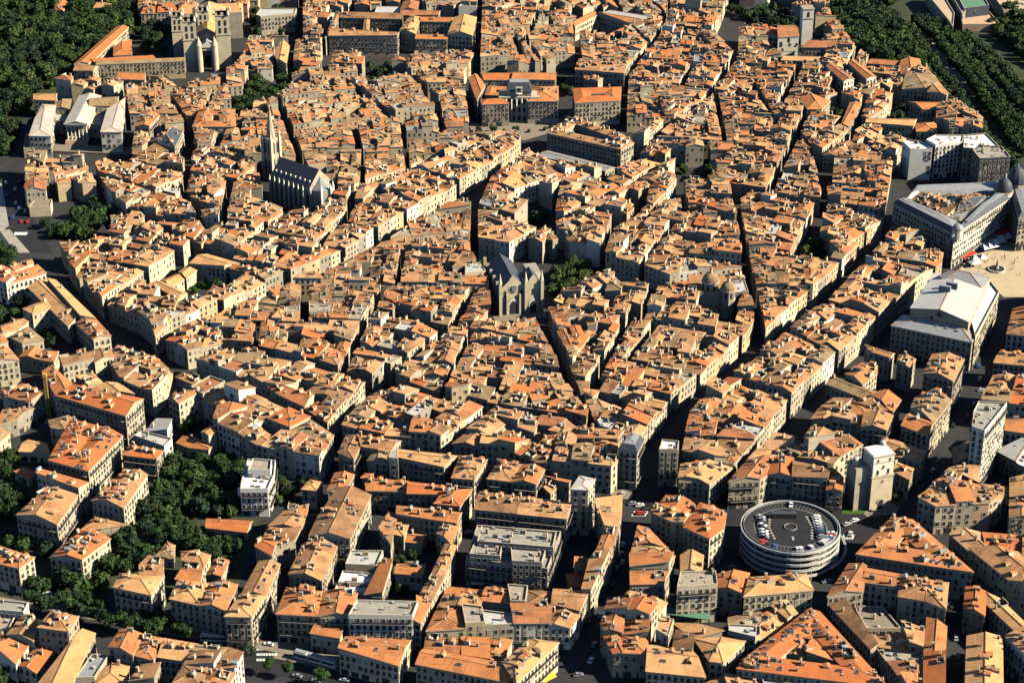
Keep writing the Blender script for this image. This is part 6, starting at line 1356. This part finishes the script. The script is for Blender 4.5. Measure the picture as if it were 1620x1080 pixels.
hand('r1c4', [(620, 780), (630, 750), (940, 755), (920, 795)], 12, 'gable', 'tile_sand', 'wall_cream', dens=0); hand('r1c4', [(930, 780), (940, 830), (1070, 830), (1060, 775)], 10, 'hip', 'tile_orange', 'wall_cream', dens=0)
hand('r1c4', [(1140, 770), (1240, 750), (1230, 800), (1150, 800)], 16, 'gable', 'tile_rust', 'wall_cream'); hand('r1c4', [(1240, 800), (1260, 755), (1350, 780), (1355, 810)], 16, 'gable', 'tile_orange', 'wall_cream')
hand('r1c4', [(465, 790), (520, 650), (590, 655), (510, 800)], 13, 'gable', 'tile_orange', 'wall_cream', dens=.1); hand('r1c4', [(180, 585), (270, 590), (395, 640), (340, 690), (250, 690)], 13, 'hip', 'tile_orange', 'wall_cream', dens=.2)
# ================================================================ dense fabric
region('', [(92, 376), (125, 362), (178, 355), (172, 328), (140, 314), (100, 312), (78, 262), (48, 254), (44, 248), (208, 250), (214, 205), (300, 232), (400, 250), (420, 300), (560, 300), (700, 250), (815, 210), (824, 222), (716, 293), (649, 328), (604, 358), (549, 388), (500, 411), (448, 429), (401, 451), (358, 471), (306, 494), (272, 506), (246, 532), (233, 503), (162, 474), (112, 420)], 12, 86, 2300, 2)
region('', [(50, 150), (110, 120), (210, 115), (300, 115), (370, 110), (395, 60), (480, 60), (480, 3), (755, 3), (748, 90), (732, 112), (742, 195), (812, 205), (700, 245), (560, 292), (430, 290), (400, 245), (300, 228), (210, 205), (200, 150)], 12, 82, 1900, 3)
region('', [(480, 20), (480, -60), (758, -60), (755, 0)], 13, 110, 2500, 4); region('', [(210, 30), (240, -60), (475, -60), (470, 15)], 12, 120, 2500, 5)
region('', [(766, -60), (1165, -60), (1065, -20), (1043, 45), (1015, 85), (990, 115), (985, 138), (880, 112), (760, 108)], 12, 82, 1900, 6)
region('', [(1070, -20), (1170, -60), (1140, 20), (1125, 48), (1160, 80), (1155, 100), (1110, 155), (1067, 182), (990, 182), (992, 125), (1020, 88), (1050, 48)], 12, 86, 2200, 7)
region('', [(1172, -60), (1310, -60), (1312, 20), (1345, 60), (1375, 92), (1455, 97), (1500, 145), (1555, 190), (1440, 215), (1415, 240), (1400, 328), (1300, 312), (1150, 288), (1130, 260), (1012, 240), (1075, 188), (1118, 160), (1168, 92)], 12, 90, 2300, 8)
region('', [(988, 240), (1006, 205), (1035, 190), (1060, 186), (1010, 235)], 15, 120, 9e9, 9)
region('', [(757, 325), (775, 285), (835, 240), (975, 272), (1010, 255), (1135, 262), (1152, 290), (1168, 355), (1173, 420), (1060, 432), (1025, 418), (985, 407), (890, 393), (810, 383), (757, 375)], 14, 105, 2200, 10)
region('', [(262, 535), (290, 518), (370, 485), (410, 468), (460, 447), (510, 430), (560, 407), (620, 375), (665, 347), (725, 315), (745, 325), (742, 400), (772, 440), (778, 508), (800, 512), (846, 504), (864, 535), (875, 560), (890, 600), (930, 655), (928, 662), (885, 650), (810, 640), (730, 622), (715, 629), (626, 599), (640, 575), (612, 577), (589, 599), (515, 572), (405, 545), (352, 540), (296, 552)], 12, 90, 2300, 11)
region('', [(541, 670), (580, 630), (620, 611), (705, 634), (810, 650), (892, 660), (918, 680), (987, 684), (975, 700), (977, 730), (967, 737), (902, 730), (850, 725), (805, 705), (747, 700), (680, 690), (610, 686), (568, 677)], 15, 130, 3000, 12, hvar=1.0)
region('', [(310, 568), (342, 552), (400, 560), (455, 570), (525, 593), (577, 601), (518, 667), (485, 646), (442, 626), (400, 599)], 15, 160, 4000, 13, hvar=1.0)
region('', [(868, 487), (900, 455), (960, 432), (985, 450), (1075, 455), (1110, 440), (1165, 435), (1176, 440), (1192, 488), (1192, 506), (1180, 526), (1112, 583), (1070, 616), (1064, 622), (1014, 686), (990, 688), (975, 680), (950, 672), (930, 640), (905, 580), (885, 530)], 12, 90, 2300, 14)
region('', [(1082, 702), (1092, 652), (1120, 618), (1210, 553), (1266, 505), (1321, 464), (1408, 372), (1432, 355), (1494, 388), (1490, 412), (1412, 473), (1357, 528), (1282, 593), (1227, 652), (1207, 682), (1162, 728), (1130, 730), (1080, 712)], 14, 120, 2600, 15)
region('', [(1212, 515), (1192, 430), (1177, 360), (1172, 312), (1190, 302), (1290, 322), (1292, 345), (1270, 385), (1285, 400), (1345, 380), (1380, 350), (1390, 352), (1293, 449), (1238, 490)], 12, 90, 2300, 16)
region('', [(1300, 325), (1397, 345), (1392, 352), (1340, 385), (1290, 385), (1302, 350)], 13, 110, 9e9, 17)
region('', [(1485, 145), (1500, 145), (1555, 195), (1545, 205), (1480, 200)], 12, 120, 9e9, 18)
hand('r2c1', [(152, 98), (175, 62), (290, 58), (288, 120), (165, 124)], 12, 'gable', 'tile_rust', 'wall_cream', 'house')
hand('r2c1', [(185, 235), (215, 190), (330, 185), (320, 230)], 6, 'flat', 'paving', 'wall_cream', 'house', dens=0)
hand('r2c4', [(1512, 1028), (1552, 872), (1760, 880), (1760, 1060)], 14, 'hip', 'tile_rust', 'wall_white', dens=.4)
region('', [(1640, 440), (1760, 430), (1790, 620), (1650, 560)], 16, 200, 9e9, 50)
region('', [(40, 300), (42, 250), (76, 262), (76, 286), (48, 290)], 11, 100, 9e9, 19)
# ================================================================ trees
def crown_mesh(seed, m, Rr=4.5, H=7.0, tall=False, n=520):
    rg = random.Random(seed); b = MB(); blobs = []
    for k in range(9):
        a = rg.uniform(0, 6.28); d = rg.uniform(.25, .62) * Rr; blobs.append((d * math.cos(a), d * math.sin(a), rg.uniform(.30, .75) * H, rg.uniform(.34, .5) * Rr))
    blobs.append((0, 0, H * .62, Rr * .6))
    if tall: blobs = [(x * .45, y * .45, z * 1.35, r * .75) for x, y, z, r in blobs] + [(0, 0, H * 1.2, Rr * .3)]
    for x, y, z, r in blobs:                      # inner mass, so that the crown is not see-through
        rr = r * .74
        for i in range(6):
            for j in range(4):
                q = lambda i, j: (x + rr * math.sin(math.pi * j / 4) * math.cos(i * 1.0472), y + rr * math.sin(math.pi * j / 4) * math.sin(i * 1.0472), z + rr * .85 * math.cos(math.pi * j / 4))
                pts = [q(i, j + 1), q(i + 1, j + 1), q(i + 1, j), q(i, j)]
                pts = pts[:3] if j == 0 else ([pts[1], pts[2], pts[3]] if j == 3 else pts)
                if j == 3: pts = [q(i, 4), q(i + 1, 3), q(i, 3)]
                b.face(pts, m)
    for k in range(n):
        x, y, z, r = rg.choice(blobs); v = Vector((rg.gauss(0, 1), rg.gauss(0, 1), rg.gauss(.25, 1))).normalized(); p = Vector((x, y, z)) + v * r * rg.uniform(.78, 1.12)
        s = rg.uniform(.28, .62); w = (v + Vector((rg.gauss(0, .55), rg.gauss(0, .55), rg.gauss(0, .55)))).normalized(); u = w.orthogonal().normalized(); u.rotate(Matrix.Rotation(rg.uniform(0, 6), 3, w)); t = w.cross(u)
        b.face([tuple(p - u * s - t * s * .5), tuple(p + u * s * .3 - t * s), tuple(p + u * s + t * s * .5), tuple(p - u * s * .3 + t * s)], m)
    return b.mesh('crown')
def trunk_mesh(seed):
    rg = random.Random(seed); b = MB(); b.cyl((0, 0), .32, -.3, 3.2, 'bark', 7, .22)
    for k in range(4): a = k * 1.57 + rg.random(); b.bar((0, 0, 2.4), (1.6 * math.cos(a), 1.6 * math.sin(a), 4.6), .16, 'bark')
    return b.mesh('trunk')
LEAF = ['leaf_a', 'leaf_b', 'leaf_c', 'leaf_d', 'leaf_e']
CROWN = {(l, v): crown_mesh(v * 7 + i, l, n=560) for i, l in enumerate(LEAF) for v in ((0, 1, 2) if i < 3 else (0,))}
CYP = crown_mesh(99, 'leaf_c', tall=True); TRK = [trunk_mesh(i) for i in range(2)]
TREES = []
LW = {'leaf_a': 'dark green', 'leaf_b': 'mid green', 'leaf_c': 'blackish green', 'leaf_d': 'yellow green', 'leaf_e': 'copper red'}
def tree(px, py, size, leaf, where, group, z=0, rg=R, world_xy=None):
    c = world_xy or G(px, py, z); TREES.append((c, z, size, leaf, where, group, rg.uniform(0, 6.28), rg.randrange(3)))
def scatter(tile, pts, where, group, step=7.0, size=1.0, w=(5, 4, 3, .6, 0), h=5, seed=1, avoid=True):
    """trees filling an area seen at crown height"""
    P = world(tile, pts, h); rg = random.Random(seed); xs = [q[0] for q in P]; ys = [q[1] for q in P]; x = min(xs); row = 0
    y = min(ys)
    while y < max(ys):
        x = min(xs) + (row % 2) * step / 2
        while x < max(xs):
            p = (x + rg.uniform(-.28, .28) * step, y + rg.uniform(-.28, .28) * step)
            if inside(p, P) and not (avoid and any(inside(p, inset(r['poly'], -2.5)) for r in NEARREC if abs(r['c'][0] - p[0]) < 40 and abs(r['c'][1] - p[1]) < 40)) and rg.random() < .93:
                TREES.append((p, 0, size * rg.uniform(.65, 1.3), rg.choices(LEAF, w)[0], where, group, rg.uniform(0, 6.28), rg.randrange(3)))
            x += step
        y += step * .87; row += 1
NEARREC = BLD
gt = 'garden trees'
scatter('r3c1', [(1100, 700), (1480, 690), (1640, 760), (1520, 900), (1520, 1080), (1340, 1110), (1120, 1080), (860, 1080), (930, 870)], 'in the park by the villa', 'trees in the park', 7.6, 1.05, seed=1)
scatter('r4c1', [(520, 20), (1100, 0), (1320, 120), (1440, 200), (1360, 280), (1100, 200), (1000, 260), (880, 340), (720, 360), (640, 280), (700, 170)], 'in the park by the villa', 'trees in the park', 7.6, 1.0, seed=2)
scatter('r4c1', [(300, 330), (640, 300), (720, 400), (660, 480), (420, 500), (140, 440)], 'in the copse above the boulevard', 'trees in the copse', 7.6, 1.05, seed=3)
scatter('r4c1', [(1150, 100), (1300, 120), (1540, 160), (1560, 280), (1400, 300), (1180, 220)], 'in the yard of the red roofed shed', 'trees in the yard', 7.5, .9, seed=4)
scatter('r3c1', [(-60, 640), (90, 700), (60, 850), (220, 1000), (80, 1100), (-60, 1130)], 'at the left edge below the school', 'trees at the left edge', 7.5, 1.0, seed=5)
scatter('r4c1', [(-60, 60), (90, 90), (330, 170), (300, 230), (0, 160), (-60, 150)], 'at the left edge below the school', 'trees at the left edge', 7.5, .9, seed=6)
scatter('r4c1', [(-60, 830), (100, 880), (190, 980), (160, 1100), (-60, 1100)], 'at the bottom left corner', 'trees at the bottom left corner', 7, 1.0, (3, 5, 2, 2, 0), seed=7)
scatter('r3c2', [(90, 770), (230, 800), (250, 960), (120, 980)], 'right of the white villa', 'trees by the villa', 7.5, 1.0, (3, 1, 5, 1, 0), seed=8); scatter('r3c2', [(230, 790), (410, 850), (280, 900), (250, 880)], 'right of the white villa', 'trees by the villa', 8, .8, seed=9)
scatter('r4c2', [(860, 180), (960, 210), (1120, 230), (1080, 310), (860, 290)], 'in the courtyard of gabled houses', 'courtyard trees', 7.5, .85, seed=10); scatter('r4c2', [(880, 420), (990, 430), (960, 520), (850, 500)], 'behind the white flat roofed block', 'courtyard trees', 7.5, .75, (3, 5, 0, 2, 0), seed=11)
scatter('r4c2', [(650, 190), (760, 200), (740, 240), (640, 240)], 'behind the stepped cream hall', 'courtyard trees', 7, .7, seed=12); scatter('r4c2', [(160, 200), (240, 180), (260, 260), (180, 310)], 'in the dark side street', 'street trees', 8, .7, seed=13)
for k, (x, y) in enumerate([(185, 545), (235, 580), (290, 600), (345, 590), (400, 560), (440, 620), (500, 560), (510, 640), (570, 590), (580, 660), (650, 605), (640, 680), (700, 710), (770, 700), (830, 730), (900, 730), (960, 760), (1010, 740), (920, 650), (1000, 670), (1070, 700), (1110, 765), (1170, 780), (1560, 900)]):
    tree(*T('r4c1', [(x, y + 10)])[0], .72 + .1 * (k % 3), LEAF[(0, 1, 0, 2)[k % 4]], 'along the lower boulevard', 'trees along the boulevard', 3)
for x, y in ((90, 985), (210, 1010), (400, 1050), (430, 1060)): tree(*T('r4c2', [(x, y)])[0], .7, 'leaf_b', 'beside the tram lane', 'trees by the tram lane', 3)
scatter('r2c1', [(230, 330), (340, 280), (480, 230), (600, 180), (700, 230), (720, 300), (600, 400), (480, 380), (300, 400)], 'in the walled grove', 'trees in the grove', 7.5, 1.0, seed=14)
scatter('r2c1', [(-60, 420), (40, 430), (140, 520), (60, 600), (-60, 590)], 'left of the avenue crossing', 'trees left of the avenue', 8, .9, (5, 2, 3, 1, 0), seed=15); scatter('', [(-20, 185), (30, 185), (22, 235), (-20, 250)], 'left of the law court', 'trees left of the avenue', 8, 1.0, (4, 3, 2, 1, 0), seed=51); scatter('r2c1', [(250, 980), (380, 960), (440, 1070), (300, 1090)], 'in the school yard', 'trees in the school yard', 7.5, .8, seed=16); scatter('r2c1', [(-20, 850), (140, 790), (140, 870), (60, 940), (-20, 940)], 'in the school yard', 'trees in the school yard', 8, .9, seed=17)
scatter('r2c1', [(1200, 650), (1380, 640), (1400, 700), (1250, 760), (1180, 750)], 'inside the walled court', 'trees in the walled court', 8.5, .65, (2, 4, 2, 0, 0), seed=18)
scatter('', [(358, 160), (372, 185), (392, 178), (425, 150), (455, 140), (485, 118), (450, 108), (420, 118), (395, 122)], 'on the terrace garden', 'trees on the terrace garden', 8.5, 1.1, seed=19); scatter('', [(395, 60), (420, 40), (468, 60), (468, 20), (400, 10)], 'between the cathedral and the barracks', 'trees by the cathedral', 9.5, 1.1, seed=20)
scatter('', [(565, 108), (612, 92), (648, 98), (655, 104), (590, 125)], 'in the gap right of the barracks', 'trees by the barracks', 8.5, .9, seed=21); scatter('', [(565, 62), (590, 60), (588, 78), (568, 76)], 'in front of the barracks', 'trees by the barracks', 9, 1.0, seed=22)
scatter('', [(212, 25), (260, 30), (258, 80), (225, 80)], 'left of the cathedral towers', 'trees by the cathedral', 9, 1.0, seed=23); scatter('', [(232, 118), (300, 122), (320, 128), (240, 128)], 'below the seminary', 'trees by the cathedral', 9, .8, seed=24)
scatter('', [(625, 238), (690, 240), (688, 252), (640, 250)], 'in the shaded street before the palace', 'courtyard trees', 9, .8, seed=25); scatter('', [(866, 413), (915, 411), (945, 428), (905, 458), (868, 474)], 'beside the rose window church', 'trees by the church', 6.5, 1.0, (1, 4, 0, 5, 0), seed=26)
scatter('', [(1008, 436), (1060, 438), (1058, 446), (1010, 446)], 'beside the rose window church', 'trees by the church', 7.5, .75, (1, 4, 0, 3, 0), seed=27); scatter('', [(755, 402), (780, 410), (782, 440), (765, 445)], 'beside the rose window church', 'trees by the church', 8, .8, seed=28)
scatter('', [(818, 322), (880, 330), (878, 350), (822, 350)], 'in the dark courtyard', 'courtyard trees', 8.5, .9, seed=29); scatter('', [(1268, 375), (1302, 378), (1300, 400), (1268, 402)], 'in a court between curved streets', 'courtyard trees', 8, 1.0, seed=30); scatter('', [(1060, 262), (1135, 265), (1130, 278)], 'along the shaded row', 'courtyard trees', 8.5, .8, seed=31)
scatter('', [(880, 118), (902, 118), (900, 142), (882, 140)], 'right of the palace', 'courtyard trees', 9, .9, seed=32); scatter('', [(905, 128), (985, 132), (980, 142), (905, 140)], 'right of the palace', 'courtyard trees', 8.5, .6, (2, 5, 0, 0, 0), seed=33); scatter('', [(1150, 12), (1190, 8), (1258, 15), (1258, 38), (1210, 35)], 'at the top right of the old town', 'courtyard trees', 9, 1.0, seed=34)
scatter('r1c4', [(385, 620), (490, 630), (480, 700), (390, 700)], 'in a walled garden', 'courtyard trees', 8.5, .9, seed=35); scatter('r1c4', [(700, 690), (830, 660), (1010, 700), (1000, 740), (720, 740)], 'in the convent garden', 'courtyard trees', 8.5, .9, seed=36); scatter('r1c4', [(740, 830), (930, 820), (900, 920), (760, 900)], 'behind the white hospital', 'courtyard trees', 8.5, 1.0, seed=37)
scatter('r3c4', [(650, 210), (760, 220), (750, 330), (690, 320)], 'in the court below the opera', 'courtyard trees', 7.5, .9, seed=38); scatter('r3c4', [(780, 900), (860, 940), (840, 990), (770, 980)], 'beside the stone tower', 'trees by the stone tower', 6, .6, seed=39); scatter('r3c4', [(480, 1000), (540, 990), (540, 1040), (480, 1050)], 'beside the stone tower', 'trees by the stone tower', 6, .6, seed=40)
scatter('r3c1', [(1090, 490), (1240, 460), (1220, 520), (1120, 540)], 'below the small white house', 'garden trees', 7, .7, seed=41); scatter('', [(745, 195), (760, 192), (800, 198), (880, 190), (880, 196), (760, 204)], 'before the prefecture palace', 'trees by the palace', 9, .5, seed=42)
for x, y in ((385, 790), (1620, 0)): pass
# rows of plane trees on the esplanade
ROWS = [[(700, 60), (880, 190), (1090, 480), (1300, 790), (1490, 1010), (1560, 1120)], [(960, 90), (1140, 260), (1330, 500), (1500, 740), (1680, 960)], [(1210, 200), (1420, 380), (1640, 640), (1760, 800)], [(1430, 110), (1560, 230), (1760, 400)], [(420, 60), (560, 250), (700, 330), (860, 390)], [(560, 20), (700, 230), (840, 350)], [(1040, 130), (1240, 360), (1460, 660), (1700, 920)]]
rr = random.Random(3)
for ri, row in enumerate(ROWS):
    W_ = [G(*T('r1c4', [p])[0], 6) for p in row]
    for i in range(len(W_) - 1):
        a, b = W_[i], W_[i + 1]; d = math.hypot(b[0] - a[0], b[1] - a[1]); n = max(1, int(d / 9.0))
        for k in range(n):
            for s in (-4.2, 4.2):
                f = (k + .5) / n; ux, uy = (b[0] - a[0]) / d, (b[1] - a[1]) / d
                TREES.append(((a[0] + (b[0] - a[0]) * f - uy * s + rr.uniform(-1, 1), a[1] + (b[1] - a[1]) * f + ux * s + rr.uniform(-1, 1)), 0, rr.uniform(1.0, 1.35), rr.choices(LEAF, (4, 4, 2, .6, 0))[0], 'in the rows of the esplanade', 'plane trees of the esplanade', rr.uniform(0, 6), rr.randrange(3)))
def wood(name, tile, pts, label, seed, step=8.0, size=1.15, h=6):
    P = world(tile, pts, h); rg = random.Random(seed); b = MB(); xs = [q[0] for q in P]; ys = [q[1] for q in P]; y = min(ys); row = 0; keep = CROWN
    while y < max(ys):
        x = min(xs) + (row % 2) * step / 2
        while x < max(xs):
            p = (x + rg.uniform(-2.5, 2.5), y + rg.uniform(-2.5, 2.5))
            if inside(p, P) and not any(inside(p, inset(r['poly'], -3)) for r in BLD if abs(r['c'][0] - p[0]) < 40 and abs(r['c'][1] - p[1]) < 40):
                merge(b, CROWN[(rg.choices(LEAF[:4], (5, 4, 3, 1))[0], 0)], (p[0], p[1], rg.uniform(-.5, 3)), rg.uniform(0, 6), size * rg.uniform(.6, 1.5)); b.cyl(p, .35, -.3, 4, 'bark', 5)
            x += step
        y += step * .87; row += 1
    return b.build(name, kind='stuff', label=label, category='wood')
def emit_trees():
    cam_d = lambda t: math.hypot(t[0][0], t[0][1]); vis = lambda t: (lambda q: -20 < q[0] < 1640 and -15 < q[1] < 1095)(pix(t[0][0], t[0][1], 6))
    V = [t for t in TREES if vis(t)]; V.sort(key=cam_d); one, rest = V[:300], V[300:]
    gr = {}
    for t in one: gr.setdefault((t[3], t[4], 'large' if t[2] > 1.05 else ('small' if t[2] < .78 else 'medium')), []).append(t)
    for (leaf, where, sz), L in gr.items():
        L.sort(key=lambda t: t[0][0])
        for i, (c, z, s, lf, wh, gp, rot, v) in enumerate(L):
            lab = '%s %s leafy tree %s' % (sz, LW[leaf], where) + ('' if len(L) == 1 else ', ' + (NUM[i] if i < len(NUM) else 'number %d' % (i + 1)) + ' from left')
            t = thing('tree', lab, 'tree', (c[0], c[1], z), gp); inst('trunk', TRK[v % 2], t, (0, 0, 0), rot, (s, s, s)); inst('crown', CROWN.get((lf, v)) or CROWN[(lf, 0)], t, (0, 0, 0), rot, (s, s, s))
    b = MB()
    for c, z, s, lf, wh, gp, rot, v in rest: merge(b, CROWN[(lf, 0)], (c[0], c[1], z), rot, s); b.cyl(c, .3, -.3, 3.2, 'bark', 5)
    b.build('distant_trees', kind='stuff', label='smaller far tree crowns along the esplanade and in the upper gardens', category='trees')
    print('trees', len(V))
emit_trees()
wood('wood', '', [(-60, -60), (215, -60), (212, 20), (205, 45), (160, 75), (115, 108), (75, 130), (45, 150), (35, 170), (-60, 190)], 'dense dark green wood filling the top left corner behind the law court', 5)
wood('wood', '', [(1312, -50), (1400, -50), (1425, 40), (1450, 90), (1395, 92), (1330, 55), (1315, 20)], 'dark tree clump behind the old town at the top right', 6, 8.5)
wood('wood', '', [(1560, -50), (1720, -50), (1720, 130), (1650, 90), (1600, 60)], 'tree mass at the top right corner beyond the esplanade', 7, 9)
emit_all()
